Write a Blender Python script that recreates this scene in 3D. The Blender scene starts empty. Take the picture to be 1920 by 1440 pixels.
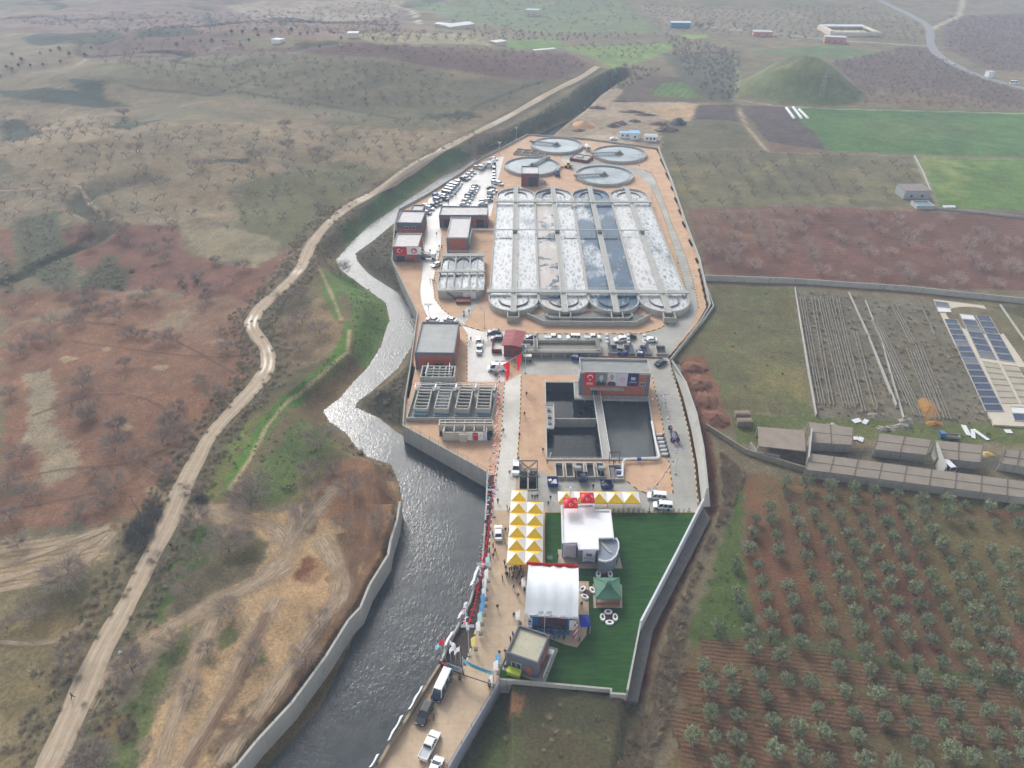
import bpy, bmesh, math, random
import numpy as np
from mathutils import Vector, Matrix
from mathutils.geometry import tessellate_polygon
random.seed(7); RNG=np.random.default_rng(7)
S=bpy.context.scene; COL=S.collection; R=math.radians
# ------------------------------------------------------------ camera (120 m up, looking along +Y)
H=120.0; F=1356.0; PITCH=R(34.7); CP,SP=math.cos(PITCH),math.sin(PITCH)
cam=bpy.data.cameras.new('Camera'); cam.sensor_width=36; cam.lens=F/1920*36; cam.clip_start=1; cam.clip_end=6000
co=bpy.data.objects.new('Camera',cam); COL.objects.link(co); co.location=(0,0,H); co.rotation_euler=(math.pi/2-PITCH,0,0); S.camera=co
def ray(x,y):
    a=(x-960)/F; b=(720-y)/F
    return a, CP+b*SP, -SP+b*CP
def P(x,y,z=0.0):
    "a point of the photograph laid on the level z of the site plan"
    a,b,c=ray(x,y); s=(z-H)/c
    return Vector((a*s,b*s,z))
def Q(w):
    dz=w[2]-H; dep=w[1]*CP-dz*SP; up=w[1]*SP+dz*CP
    return 960+F*w[0]/dep, 720-F*up/dep
def hgt(bot,ytop,z0=0):
    w=P(bot[0],bot[1],z0); lo,hi=0,40
    for _ in range(40):
        m=(lo+hi)/2
        if Q((w.x,w.y,z0+m))[1]>ytop: lo=m
        else: hi=m
    return lo
# ------------------------------------------------------------ numeric noise / polygons
def vnoise(X,Y,s,seed=0,oct=3):
    r=np.zeros_like(X,dtype=float); a=1.0; t=0
    for o in range(oct):
        x=X/s+seed*17.3; y=Y/s+seed*9.7; xi=np.floor(x).astype(np.int64); yi=np.floor(y).astype(np.int64)
        fx=x-xi; fy=y-yi; fx=fx*fx*(3-2*fx); fy=fy*fy*(3-2*fy)
        def h(i,j):
            n=(i*374761393+j*668265263+(seed+o*13)*974634777)&0xffffffff
            n=((n^(n>>13))*1274126177)&0xffffffff
            return ((n^(n>>16))&0xffff)/65535.0
        v=(h(xi,yi)*(1-fx)+h(xi+1,yi)*fx)*(1-fy)+(h(xi,yi+1)*(1-fx)+h(xi+1,yi+1)*fx)*fy
        r+=a*(v*2-1); t+=a; a*=.55; s*=.5
    return r/t
def seg_dist(pts,X,Y,closed=True):
    D=np.full(X.shape,1e9); n=len(pts)
    for i in range(n if closed else n-1):
        ax,ay=pts[i][0],pts[i][1]; bx,by=pts[(i+1)%n][0],pts[(i+1)%n][1]
        dx,dy=bx-ax,by-ay; L=dx*dx+dy*dy+1e-9
        t=np.clip(((X-ax)*dx+(Y-ay)*dy)/L,0,1)
        D=np.minimum(D,np.hypot(X-ax-t*dx,Y-ay-t*dy))
    return D
def inside(pts,X,Y):
    r=np.zeros(X.shape,bool); n=len(pts)
    for i in range(n):
        ax,ay=pts[i][0],pts[i][1]; bx,by=pts[(i+1)%n][0],pts[(i+1)%n][1]
        c=(ay>Y)!=(by>Y)
        r^=c&(X<(bx-ax)*(Y-ay)/((by-ay) if by!=ay else 1e-9)+ax)
    return r
def sdist(pts,X,Y):
    d=seg_dist(pts,X,Y); return np.where(inside(pts,X,Y),d,-d)
def sstep(a,b,x):
    t=np.clip((x-a)/(b-a),0,1); return t*t*(3-2*t)
# ------------------------------------------------------------ mesh builder
class MB:
    def __init__(s): s.v=[]; s.f=[]; s.m=[]
    def add(s,vs,fs,m=0):
        o=len(s.v); s.v+= [tuple(v) for v in vs]; s.f+=[tuple(i+o for i in f) for f in fs]; s.m+=[m]*len(fs); return s
    def quad(s,a,b,c,d,m=0): return s.add([a,b,c,d],[(0,1,2,3)],m)
    def box(s,c,sz,rz=0,m=0,tilt=None):
        x,y,z=sz[0]/2,sz[1]/2,sz[2]/2
        vs=[Vector((i*x,j*y,k*z)) for k in(-1,1) for j in(-1,1) for i in(-1,1)]
        M=Matrix.Rotation(rz,3,'Z')
        if tilt: M=M@Matrix.Rotation(tilt,3,'X')
        vs=[M@v+Vector(c) for v in vs]
        return s.add(vs,[(0,2,3,1),(4,5,7,6),(0,1,5,4),(2,6,7,3),(0,4,6,2),(1,3,7,5)],m)
    def bar(s,a,b,w,h=None,m=0):
        "a square bar from a to b"
        a=Vector(a);b=Vector(b);h=h or w;d=(b-a)
        if d.length<1e-6: return s
        d.normalize(); up=Vector((0,0,1)) if abs(d.z)<.95 else Vector((1,0,0))
        r=d.cross(up).normalized(); u=r.cross(d)
        vs=[p+r*(i*w/2)+u*(j*h/2) for p in(a,b) for j in(-1,1) for i in(-1,1)]
        return s.add(vs,[(0,1,3,2),(4,6,7,5),(0,4,5,1),(2,3,7,6),(0,2,6,4),(1,5,7,3)],m)
    def prism(s,poly,z0,z1,m=0,top=True,bottom=False,mt=None):
        n=len(poly); A=sum(poly[i][0]*poly[(i+1)%n][1]-poly[(i+1)%n][0]*poly[i][1] for i in range(n))
        if A<0: poly=poly[::-1]
        vs=[(p[0],p[1],z0) for p in poly]+[(p[0],p[1],z1) for p in poly]
        s.add(vs,[(i,(i+1)%n,n+(i+1)%n,n+i) for i in range(n)],m)
        if top: s.flat([poly],z1,m if mt is None else mt)
        if bottom: s.flat([poly],z0,m,True)
        return s
    def flat(s,loops,z,m=0,flip=False):
        L=[[Vector((p[0],p[1],0)) for p in l] for l in loops]
        fl=[p for l in L for p in l]
        fs=[]
        for t in tessellate_polygon(L):
            a,b,c=[fl[i] for i in t]
            if ((b-a).cross(c-a).z>0)==(not flip): fs.append(tuple(t))
            else: fs.append((t[0],t[2],t[1]))
        return s.add([(p.x,p.y,z) for p in fl],fs,m)
    def cyl(s,a,b,r,n=8,r2=None,m=0,cap=True):
        a=Vector(a);b=Vector(b);d=(b-a).normalized(); up=Vector((0,0,1)) if abs(d.z)<.95 else Vector((1,0,0))
        x=d.cross(up).normalized(); y=x.cross(d); r2=r if r2 is None else r2
        vs=[p+(x*math.cos(2*math.pi*i/n)+y*math.sin(2*math.pi*i/n))*q for p,q in((a,r),(b,r2)) for i in range(n)]
        fs=[(i,n+i,n+(i+1)%n,(i+1)%n) for i in range(n)]
        if cap: fs+=[tuple(range(n)),tuple(range(2*n-1,n-1,-1))]
        return s.add(vs,fs,m)
    def tube(s,pts,r,n=6,m=0):
        for a,b in zip(pts,pts[1:]): s.cyl(a,b,r,n,m=m)
        return s
    def wall(s,pts,z0,z1,t,m=0,closed=False):
        "an upright wall of thickness t along a plan line"
        pts=[Vector((p[0],p[1])) for p in pts]; n=len(pts); L=[];Rr=[]
        for i in range(n):
            a=pts[i-1] if(i>0 or closed) else None; b=pts[(i+1)%n] if(i<n-1 or closed) else None
            d1=(pts[i]-a).normalized() if a is not None else None; d2=(b-pts[i]).normalized() if b is not None else None
            if d1 is None:d1=d2
            if d2 is None:d2=d1
            n1=Vector((-d1.y,d1.x)); n2=Vector((-d2.y,d2.x)); k=(n1+n2)
            k=k/max(k.length_squared/2,.4)*1.0
            L.append(pts[i]+k*t/2); Rr.append(pts[i]-k*t/2)
        zz0=z0 if isinstance(z0,(list,tuple)) else [z0]*n; zz1=z1 if isinstance(z1,(list,tuple)) else [z1]*n
        vs=[]
        for i in range(n): vs+=[(L[i].x,L[i].y,zz0[i]),(Rr[i].x,Rr[i].y,zz0[i]),(Rr[i].x,Rr[i].y,zz1[i]),(L[i].x,L[i].y,zz1[i])]
        fs=[]
        for i in range(n if closed else n-1):
            a=4*i;b=4*((i+1)%n)
            fs+=[(a+3,a+2,b+2,b+3),(a+1,b+1,b+2,a+2),(a,a+3,b+3,b),(a,b,b+1,a+1)]
        if not closed: fs+=[(0,1,2,3),(4*n-4,4*n-1,4*n-2,4*n-3)]
        return s.add(vs,fs,m)
    def rail(s,pts,h=1.05,r=.035,step=2.0,z=None,m=0):
        pts=[Vector(p) for p in pts]
        for a,b in zip(pts,pts[1:]):
            for k in(h,h*.5): s.bar(a+Vector((0,0,k)),b+Vector((0,0,k)),r*1.6,m=m)
            n=max(1,int((b-a).length/step))
            for i in range(n+1):
                p=a.lerp(b,i/n); s.bar(p,p+Vector((0,0,h)),r*1.6,m=m)
        return s
    def build(s,name,mat,parent=None,smooth=False):
        me=bpy.data.meshes.new(name); org=WO.get(parent.name,Vector((0,0,0))) if parent else Vector((0,0,0))
        me.from_pydata([(v[0]-org.x,v[1]-org.y,v[2]-org.z) for v in s.v],[],s.f)
        for q in (mat if isinstance(mat,(list,tuple)) else [mat]): me.materials.append(q)
        if any(s.m): me.polygons.foreach_set('material_index',s.m)
        if smooth: me.shade_smooth()
        me.update(); o=bpy.data.objects.new(name,me); COL.objects.link(o)
        if parent: o.parent=parent
        WO[o.name]=org.copy(); return o
WO={}
def tag(o,label=None,cat=None,group=None,kind=None):
    if label:o['label']=label
    if cat:o['category']=cat
    if group:o['group']=group
    if kind:o['kind']=kind
    return o
def thing(name,loc,label,cat,group=None):
    o=bpy.data.objects.new(name,None); o.empty_display_size=.5; COL.objects.link(o); o.location=loc; WO[o.name]=Vector(loc)
    return tag(o,label,cat,group)
def struct(name,mb,mat): return tag(mb.build(name,mat),kind='structure')
def dup(o,loc,rz=0,label=None,group=None,sc=None):
    def cp(q,par):
        c=q.copy(); COL.objects.link(c)
        if par: c.parent=par
        for ch in q.children: cp(ch,c)
        return c
    r=cp(o,None); r.location=loc; r.rotation_euler=(0,0,rz)
    if sc: r.scale=(sc,sc,sc) if not isinstance(sc,tuple) else sc
    if label:r['label']=label
    if group:r['group']=group
    return r
# ------------------------------------------------------------ materials
def lin(c,k=1.0):
    f=lambda u:(u/12.92 if u<=.04045 else ((u+.055)/1.055)**2.4)
    return tuple(min(.95,f(x/255)*k) for x in c)
class NT:
    def __init__(s,name):
        s.m=bpy.data.materials.new(name); s.m.use_nodes=True; s.t=s.m.node_tree; s.b=s.t.nodes['Principled BSDF']; s.tc=None
    def n(s,ty,**k):
        q=s.t.nodes.new(ty)
        for a,v in k.items():
            if a.startswith('i_'):
                key=a[2:]; key=int(key) if key.isdigit() else key.replace('_',' ')
                if hasattr(v,'is_output') or isinstance(v,bpy.types.NodeSocket): s.t.links.new(v,q.inputs[key])
                else: q.inputs[key].default_value=v
            else: setattr(q,a,v)
        return q
    def pos(s):
        if not s.tc: s.tc=s.n('ShaderNodeTexCoord')
        return s.tc.outputs['Object']
    def geo(s):
        return s.n('ShaderNodeNewGeometry').outputs['Position']
    def noise(s,scale,detail=3,vec=None,rough=.6,dist=0):
        return s.n('ShaderNodeTexNoise',i_Vector=vec if vec is not None else s.geo(),i_Scale=scale,i_Detail=detail,i_Roughness=rough,i_Distortion=dist).outputs['Fac']
    def ramp(s,fac,a,b,ca=(0,0,0,1),cb=(1,1,1,1)):
        q=s.n('ShaderNodeValToRGB',i_Fac=fac); e=q.color_ramp.elements
        e[0].position=a;e[0].color=ca;e[1].position=b;e[1].color=cb
        return q.outputs['Color']
    def mix(s,fac,a,b,mode='MIX'):
        q=s.n('ShaderNodeMix',data_type='RGBA',blend_type=mode)
        for k,v in((0,fac),(6,a),(7,b)):
            if isinstance(v,bpy.types.NodeSocket): s.t.links.new(v,q.inputs[k])
            else:
                if k and len(v)==3: v=(*v,1)
                q.inputs[k].default_value=v
        return q.outputs[2]
    def mth(s,op,a,b=0.0,c=0.0):
        q=s.n('ShaderNodeMath',operation=op)
        for k,v in enumerate((a,b,c)):
            if isinstance(v,bpy.types.NodeSocket): s.t.links.new(v,q.inputs[k])
            else: q.inputs[k].default_value=v
        return q.outputs[0]
    def set(s,**k):
        for a,v in k.items():
            a=a.replace('_',' ')
            if isinstance(v,bpy.types.NodeSocket): s.t.links.new(v,s.b.inputs[a])
            else: s.b.inputs[a].default_value=(*v,1) if isinstance(v,tuple) and len(v)==3 else v
        return s
    def bump(s,h,dist=.1,st=.6):
        q=s.n('ShaderNodeBump',i_Height=h,i_Distance=dist,i_Strength=st); s.t.links.new(q.outputs[0],s.b.inputs['Normal']); return s
    def scale(s,vec,sc,rot=0):
        q=s.n('ShaderNodeMapping',i_Vector=vec); q.inputs['Scale'].default_value=sc; q.inputs['Rotation'].default_value=(0,0,rot); return q.outputs[0]
MC={}
def flatm(name,c,rough=.6,var=.25,sc=.8,metal=0,fine=6,stain=None,spec=.3):
    "plain material with cloudy wear at two sizes"
    if name in MC: return MC[name]
    t=NT(name); L=lin(c)
    a=t.noise(sc,4); b=t.noise(fine,3)
    dark=tuple(x*(1-var) for x in L); lite=tuple(min(.95,x*(1+var*.8)) for x in L)
    col=t.mix(t.ramp(a,.3,.7),(*dark,1),(*lite,1))
    col=t.mix(.35,col,t.mix(t.ramp(b,.3,.7),(*dark,1),(*lite,1)))
    if stain:
        v=t.scale(t.geo(),(.9,.9,.12)); w=t.noise(1.6,4,v)
        col=t.mix(t.mth('MULTIPLY',t.ramp(w,.55,.75),stain[1]),col,(*lin(stain[0]),1))
    t.set(Base_Color=col,Roughness=rough,Metallic=metal,Specular_IOR_Level=spec)
    MC[name]=t.m; return t.m
def plain(name,c,rough=.5,metal=0,spec=.4):
    if name in MC: return MC[name]
    t=NT(name); L=lin(c); n=t.noise(3,2)
    t.set(Base_Color=t.mix(t.ramp(n,.3,.7),tuple(x*.88 for x in L)+(1,),tuple(min(.95,x*1.06) for x in L)+(1,)),Roughness=rough,Metallic=metal,Specular_IOR_Level=spec)
    if any(k in name for k in('cloth','flag','tent','canopy')):
        o=t.t.nodes['Material Output']; tr=t.n('ShaderNodeBsdfTranslucent',i_Color=(*L,1)); mx=t.n('ShaderNodeMixShader',i_0=.32); t.t.links.new(t.b.outputs[0],mx.inputs[1]); t.t.links.new(tr.outputs[0],mx.inputs[2]); t.t.links.new(mx.outputs[0],o.inputs['Surface'])
    MC[name]=t.m; return t.m
CONC=flatm('weathered concrete',(158,156,150),.85,.16,.35,stain=((92,88,80),.55))
CONC2=flatm('pale concrete',(164,163,157),.85,.12,.3,stain=((110,106,98),.4))
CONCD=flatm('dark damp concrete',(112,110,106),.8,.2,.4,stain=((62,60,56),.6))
WHITE=plain('white paint',(232,234,236),.45)
RAILM=plain('galvanised rail',(196,200,203),.4,.4)
STEELD=plain('dark painted steel',(40,42,46),.5,.3)
GREY=flatm('slate grey render',(92,95,106),.7,.08,.5)
BRICK=None
# ------------------------------------------------------------ site plan: river, platform, terrain
ZW=-4.5
def PL(l,z=0.0): return [P(x,y,z) for x,y in l]
rivL=[(1168,155),(1100,198),(1078,222),(1010,252),(943,274),(918,286),(875,307),(829,332),(792,357),(766,374),(733,396),(700,418),(664,450),(632,487),(640,505),(680,535),(725,567),(732,600),(715,650),(690,690),(665,715),(640,745),(608,770),(620,790),(650,810),(672,840),(690,855),(735,870),(750,905),(757,940),(753,977),(740,1017),(733,1062),(711,1098),(680,1160),(650,1225),(633,1262),(600,1330),(545,1390),(500,1440),(440,1520),(310,1690)]
rivR=[(545,1690),(640,1520),(690,1440),(716,1395),(757,1335),(784,1290),(812,1250),(826,1211),(842,1184),(855,1159),(870,1132),(880,1100),(895,1063),(900,1010),(905,950),(907,904),(830,858),(756,820),(740,810),(710,785),(665,765),(670,752),(700,730),(745,690),(770,650),(777,615),(775,590),(760,560),(730,540),(690,515),(668,490),(665,475),(700,450),(735,420),(757,408),(768,403),(800,387),(850,355),(905,316),(945,297),(1015,268),(1082,225),(1108,202),(1174,158)]
RIV=PL(rivL,ZW)+[P(x+(0 if y<900 else 1),y,ZW)+Vector((0 if y<900 else 3.6,0,0)) for x,y in rivR]
plat=[(590,1690),(672,1500),(705,1440),(730,1395),(771,1335),(797,1290),(823,1251),(838,1211),(853,1184),(866,1159),(879,1132),(888,1100),(901,1063),(904,1040),(907,1000),(911,950),(913,890),(757,802),(760,750),(770,690),(783,590),(735,490),(741,420),(748,396),(800,368),(850,336),(905,297),(945,278),(990,254),(1100,262),(1234,280),(1260,345),(1285,420),(1311,490),(1331,577),(1310,612),(1256,676),(1268,740),(1300,870),(1312,950),(1262,1050),(1195,1180),(1170,1308),(935,1280),(866,1400),(845,1440),(815,1500),(722,1690)]
PLAT=PL(plat)
wallL=[(747,941),(741,977),(729,1014),(724,1042),(689,1098),(672,1140),(650,1163),(607,1232),(543,1319),(477,1390),(443,1432),(380,1500),(215,1690)]
WALLL=PL(wallL,0.3)
LAND=[*WALLL,Vector((-400,20,0)),Vector((-400,WALLL[0].y+14,0)),Vector((WALLL[0].x-2,WALLL[0].y+14,0))]
ditch=PL([(1262,690),(1290,760),(1325,880),(1330,950),(1275,1070),(1222,1180),(1195,1310),(1180,1440),(1170,1520)],-1)
mc=P(1497,170)
def g2(X,Y,c,sx,sy,a): return a*np.exp(-((X-c[0])/sx)**2-((Y-c[1])/sy)**2)
hA=P(330,262,11); hB=P(760,118,16); hC=P(120,150,14); hD=P(500,60,20)
def crease(X,Y): return (1-sstep(.015,.075,np.abs(vnoise(X,Y,120,61,3))))*sstep(-.15,.2,vnoise(X,Y,90,63,2))*sstep(190,260,Y)*sstep(-60,-120,X)
def terr(X,Y):
    X=np.asarray(X,float);Y=np.asarray(Y,float)
    h=vnoise(X,Y,60,3,3)*.8*sstep(0,60,np.abs(X)-40)
    h=h+vnoise(X,Y,14,5,2)*.3*sstep(-20,-60,X)
    h+=g2(X,Y,hA,110,62,11)+vnoise(X,Y,26,51,2)*.9*sstep(-45,-80,X)*sstep(120,170,Y)+g2(X,Y,hB,120,85,16)+g2(X,Y,hC,120,70,13)+g2(X,Y,hD,220,110,22)
    h+=sstep(900,1500,Y)*60*(.6+.4*vnoise(X,Y,300,9,2))
    h+=vnoise(X,Y,140,21,3)*6*sstep(330,560,Y)*sstep(-60,-160,X)+vnoise(X,Y,55,22,2)*3.6*sstep(215,330,Y)*sstep(-50,-110,X)-crease(X,Y)*2.2
    d=np.hypot((X-mc.x)/42,(Y-mc.y)/42); d=np.minimum(d/1.06,1); h+=22.5*np.cos(d*math.pi/2)**1.35*(1+.05*vnoise(X,Y,9,17,3))
    near=(Y<800)&(Y>30)
    if near.any():
        x=X[near];y=Y[near];hh=h[near]
        dp=sdist(PLAT,x,y)
        # terrain settles to the platform level beside it
        hh=hh*sstep(0,25,-dp)+0*dp
        dd=seg_dist(ditch,x,y,False); hh=hh-1.6*(1-sstep(.8,3.2,dd))
        dr=-sdist(RIV,x,y)
        W=np.where(x<-20,9+5*vnoise(x,y,30,8,2),7.0)
        k=sstep(0,1,dr/W)
        hr=np.where(dr<0,ZW-np.minimum(-dr,4)*.5,ZW+(hh-ZW)*(.35*k+.65*k*k))
        south=(y<WALLL[0].y)&(x<0)
        hs=np.where(dr<0,hr,ZW+dr*.12)
        lw=sdist(LAND,x,y)
        hr=np.where(south,np.where(lw>.9,hh+.05,hs),hr)
        hr=np.where(dp>1.4,-6.5,hr)
        h[near]=hr
    return h
def G(x,y,dz=0):
    w=P(x,y,0)
    for _ in range(14):
        w=P(x,y,float(terr([w.x],[w.y])[0]))
    w.z+=dz; return w
def GL(l):
    A=np.array(l,float); a=(A[:,0]-960)/F; b=(720-A[:,1])/F; c=-SP+b*CP; e=CP+b*SP; z=np.zeros(len(A))
    for _ in range(14):
        s=(z-H)/c; z=.3*z+.7*terr(a*s,e*s)
    s=(z-H)/c
    return [Vector((p,q,r)) for p,q,r in zip(a*s,e*s,z)]
# ---- ground grid, finer near the site
def band(y0,y1,x1,d): 
    nx=int(2*x1/d)+1; ny=int(math.ceil((y1-y0)/d))+1
    xs=np.linspace(-x1,x1,nx); ys=np.linspace(y0,y1,ny); return xs,ys
bands=[band(20,250,232,.62),band(249,420,330,1.0),band(418,760,590,2.0),band(756,1700,1250,5.5)]
VX=[];VF=[];o=0
for i,(xs,ys) in enumerate(bands):
    X,Y=np.meshgrid(xs,ys); VX.append(np.stack([X.ravel(),Y.ravel()],1)); nx=len(xs);ny=len(ys)
    idx=np.arange(nx*ny).reshape(ny,nx)
    VF.append(np.stack([idx[:-1,:-1],idx[:-1,1:],idx[1:,1:],idx[1:,:-1]],-1).reshape(-1,4)+o); o+=nx*ny
VX=np.concatenate(VX);VF=np.concatenate(VF); GX=VX[:,0].copy();GY=VX[:,1].copy()
GZ=terr(GX,GY); o=0
for i,(xs,ys) in enumerate(bands):
    n=len(xs)*len(ys)
    if i:
        q=GZ[o:o+n].reshape(len(ys),len(xs)); q[0]-=.06
    o+=n
C=np.zeros((len(GX),3)); FUR=np.zeros(len(GX)); FC=np.zeros(len(GX)); GR=np.zeros(len(GX))
K=.84
N1=vnoise(GX,GY,7,31,3);N2=vnoise(GX,GY,23,32,3);N3=vnoise(GX,GY,2.2,33,2);N4=vnoise(GX,GY,60,34,3);N5=vnoise(GX,GY,1.3,35,1)
def paint(poly,c,soft=1.5,warp=2.0,op=1.0,fur=None,world=False,grass=None,patch=None):
    "lay one kind of ground over an outline of the site plan"
    w=poly if world else GL(poly)
    x=[p[0] for p in w];y=[p[1] for p in w]; soft*=.55; warp*=1.35; m=soft+warp+2
    k=np.nonzero((GX>min(x)-m)&(GX<max(x)+m)&(GY>min(y)-m)&(GY<max(y)+m))[0]
    if not len(k): return
    d=sdist(w,GX[k],GY[k])+warp*(.55*N1[k]+.5*N3[k]+.25*N5[k])
    a=sstep(-soft,soft,d)*op
    if patch: a=a*sstep(patch-.25,patch+.25,N2[k]*.6+N1[k]*.4+.0)
    L=np.array(lin(c,K)); C[k]=C[k]*(1-a[:,None])+L*a[:,None]
    if grass is not None: GR[k]=GR[k]*(1-a)+grass*a
    if fur:
        s,ang,per=fur; FUR[k]=np.where(a>.3,s*a,FUR[k]); FC[k]=np.where(a>.02,(GX[k]*math.cos(R(ang))+GY[k]*math.sin(R(ang)))/per,FC[k])
    elif op>.7: FUR[k]*=(1-a)
def line(pts,wd,c,soft=.7,warp=.5,op=1.0,grass=None):
    w=GL(pts); x=[p[0] for p in w];y=[p[1] for p in w]; m=wd+soft+2
    k=np.nonzero((GX>min(x)-m)&(GX<max(x)+m)&(GY>min(y)-m)&(GY<max(y)+m))[0]
    if not len(k): return
    d=wd/2-seg_dist(w,GX[k],GY[k],False)+warp*(.5*N1[k]+.5*N3[k])
    a=sstep(-soft,soft,d)*op; L=np.array(lin(c,K)); C[k]=C[k]*(1-a[:,None])+L*a[:,None]
    if grass is not None: GR[k]=GR[k]*(1-a)+grass*a
base=np.array(lin((126,114,94),K)); C[:]=base; GR[:]=.4
g=sstep(-.1,.5,N4)[:,None]; C[:]=C*(1-g*.5)+np.array(lin((98,100,74),K))*g*.5
RED=(124,96,80);TAN=(160,138,110);OLV=(112,104,78);GRN=(80,104,48);DRK=(78,76,62);PALE=(142,133,112)
# left hills
paint([(0,40),(200,0),(760,0),(745,90),(560,72),(420,60),(250,95),(60,60),(0,62)],(126,108,98),4,6,grass=.2)
paint([(420,10),(560,0),(760,0),(740,30),(600,45),(480,35)],(156,144,128),3,4,fur=(.5,40,5))
paint([(180,62),(430,65),(480,95),(180,118)],(116,98,90),4,6)
paint([(640,62),(880,65),(925,86),(700,88)],(146,138,112),3,3)
paint([(430,92),(720,85),(900,93),(1060,100),(1112,122),(1050,152),(950,147),(800,122),(640,107)],(106,84,78),3,4,grass=.1,fur=(.4,70,4))
paint([(160,120),(450,100),(640,110),(850,140),(890,200),(560,205),(330,165),(190,155)],(112,108,86),4,8,op=.8,grass=.7)
paint([(850,150),(1010,145),(1060,150),(990,185),(900,205),(760,225),(560,205)],(108,104,84),3,5,op=.8)
paint([(0,195),(120,200),(200,220),(350,235),(560,232),(850,245),(830,270),(700,340),(620,400),(560,440),(300,400),(60,340),(0,300)],(138,124,102),4,6,grass=.5)
paint([(440,350),(640,300),(720,320),(610,400),(565,470),(450,445)],(104,104,76),4,6,op=.9,grass=.8)
paint([(0,330),(60,340),(300,390),(440,440),(330,425),(150,420),(0,430)],(132,120,100),3,5)
for dk in ([(0,170),(150,172),(125,148),(198,152),(195,185),(250,200),(180,202),(80,192),(0,182)],[(0,225),(40,226),(84,250),(30,264),(0,264)],[(195,240),(230,226),(312,224),(240,243)],[(40,72),(180,60),(240,70),(180,86),(60,84)],[(370,20),(450,50),(400,56)],[(250,60),(350,50),(370,66),(260,70)],[(505,34),(530,52),(600,42),(560,34)],[(385,300),(470,296),(462,306),(400,304)],[(790,214),(880,208),(900,220),(800,224)]):
    paint(dk,(64,70,56),2.5,3,op=.95,grass=.9)
for ln in ([(240,160),(390,180),(450,172),(620,200),(760,226)],[(390,180),(480,145)],[(890,200),(960,172),(1020,152)],[(170,112),(420,98)],[(500,40),(740,40)]): line(ln,2.6,(74,76,64),1.2,1,op=.8)
# gullies and red soil
paint([(112,440),(150,420),(335,422),(345,455),(357,478),(400,490),(470,502),(550,462),(480,565),(440,590),(300,540),(140,548),(180,510),(140,500)],(120,88,76),2,3,grass=.1)
paint([(0,432),(20,432),(30,470),(25,515),(0,500)],(122,90,78),2,2,grass=.1)
paint([(340,430),(440,428),(532,455),(525,470),(480,500),(400,482),(360,465)],(140,131,108),2,3,grass=.5)
paint([(35,410),(118,395),(105,440),(142,490),(135,535),(90,545),(35,505),(28,450)],(90,92,74),2,4,grass=.9)
paint([(170,505),(200,476),(238,500),(236,540),(140,545)],(84,86,68),2,3,grass=.9)
paint([(0,470),(25,500),(30,550),(0,560)],(84,84,72),2,3,grass=.9)
paint([(0,548),(130,540),(300,556),(470,560),(478,640),(490,690),(450,750),(372,850),(330,905),(290,950),(200,985),(100,992),(0,1008)],(130,98,79),2,4,grass=.1)
paint([(0,548),(130,540),(300,556),(470,560),(478,640),(330,640),(200,600),(0,620)],(136,112,94),4,6,op=.6,patch=-.1)
paint([(0,560),(480,560),(490,690),(372,850),(290,950),(0,1000)],(116,84,68),3,4,op=.5,patch=.25)
paint([(55,600),(150,570),(140,585),(90,606)],PALE,2,2,op=.7);paint([(290,600),(370,575),(350,620),(300,620)],PALE,3,3,op=.6)
paint([(50,700),(92,690),(106,740),(92,800),(146,850),(140,890),(75,912),(85,860),(52,830),(58,760)],PALE,1.5,2.5,op=.8,grass=.3)
for pt in((125,672,18),(300,690,16),(235,800,14),(420,640,18),(200,655,14)): paint([(pt[0]-pt[2],pt[1]),(pt[0],pt[1]-6),(pt[0]+pt[2],pt[1]),(pt[0],pt[1]+6)],(160,146,120),1,1,op=.7)
paint([(290,930),(330,905),(340,930),(300,970),(190,1010),(200,985)],(140,114,90),1.5,2,op=.7)
paint([(0,1008),(140,1000),(205,985),(215,1000),(190,1050),(120,1080),(0,1106)],(152,134,108),1.5,2,grass=.1,fur=(.35,104,1.5))
paint([(0,1106),(130,1080),(215,1045),(255,1050),(212,1150),(152,1230),(90,1350),(70,1440),(-80,1500),(-200,1200)],(124,113,84),1.5,3,grass=.6)
paint([(60,1090),(180,1060),(230,1060),(200,1110),(120,1150),(40,1140)],(100,96,70),2,3,op=.7,grass=.9)
paint([(0,1180),(90,1150),(140,1180),(100,1280),(40,1330),(0,1300)],(138,122,88),3,4,op=.6)
for ln in ([(0,1060),(120,1020),(200,990)],[(0,1085),(110,1050),(190,1005)],[(0,1105),(90,1085),(170,1045),(200,1005)],[(0,1035),(90,1020),(160,1008)]): line(ln,1.0,(184,166,138),.4,.3,op=.8)
line([(0,1204),(60,1207),(110,1200)],1.0,(150,134,104),.4,.3,op=.6)
# bank between dirt road and river
paint([(505,690),(500,640),(530,560),(600,490),(640,500),(722,572),(732,610),(702,685),(622,765),(605,795),(690,852),(590,950),(430,945),(345,950),(400,860)],(108,100,74),1.5,2,grass=.6)
paint([(520,600),(600,560),(640,600),(640,660),(560,700),(510,690)],(138,118,92),2,3,op=.75,grass=.3)
paint([(640,470),(660,466),(638,505),(722,568),(732,600),(712,655),(690,692),(662,668),(664,620),(652,560),(615,520)],(90,112,58),1.5,2,grass=.9)
paint([(652,600),(657,640),(640,680),(590,722),(540,765),(490,830),(440,900),(418,925),(420,895),(470,815),(530,742),(600,690),(635,650)],(80,116,42),1,1.4,grass=.9)
paint([(600,500),(628,530),(645,590),(628,600),(605,545)],(88,110,56),1.2,1.4,grass=.9)
paint([(395,900),(440,810),(490,775),(440,860),(402,930),(370,945)],(104,112,62),1.5,2,grass=.9)
paint([(500,860),(540,810),(600,785),(640,825),(610,860),(570,875),(540,940),(470,940),(480,890)],(84,104,54),1.5,3,op=.85,grass=.9)
paint([(560,890),(610,860),(640,900),(600,935),(540,940)],(112,112,66),1.5,2,op=.8)
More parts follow.
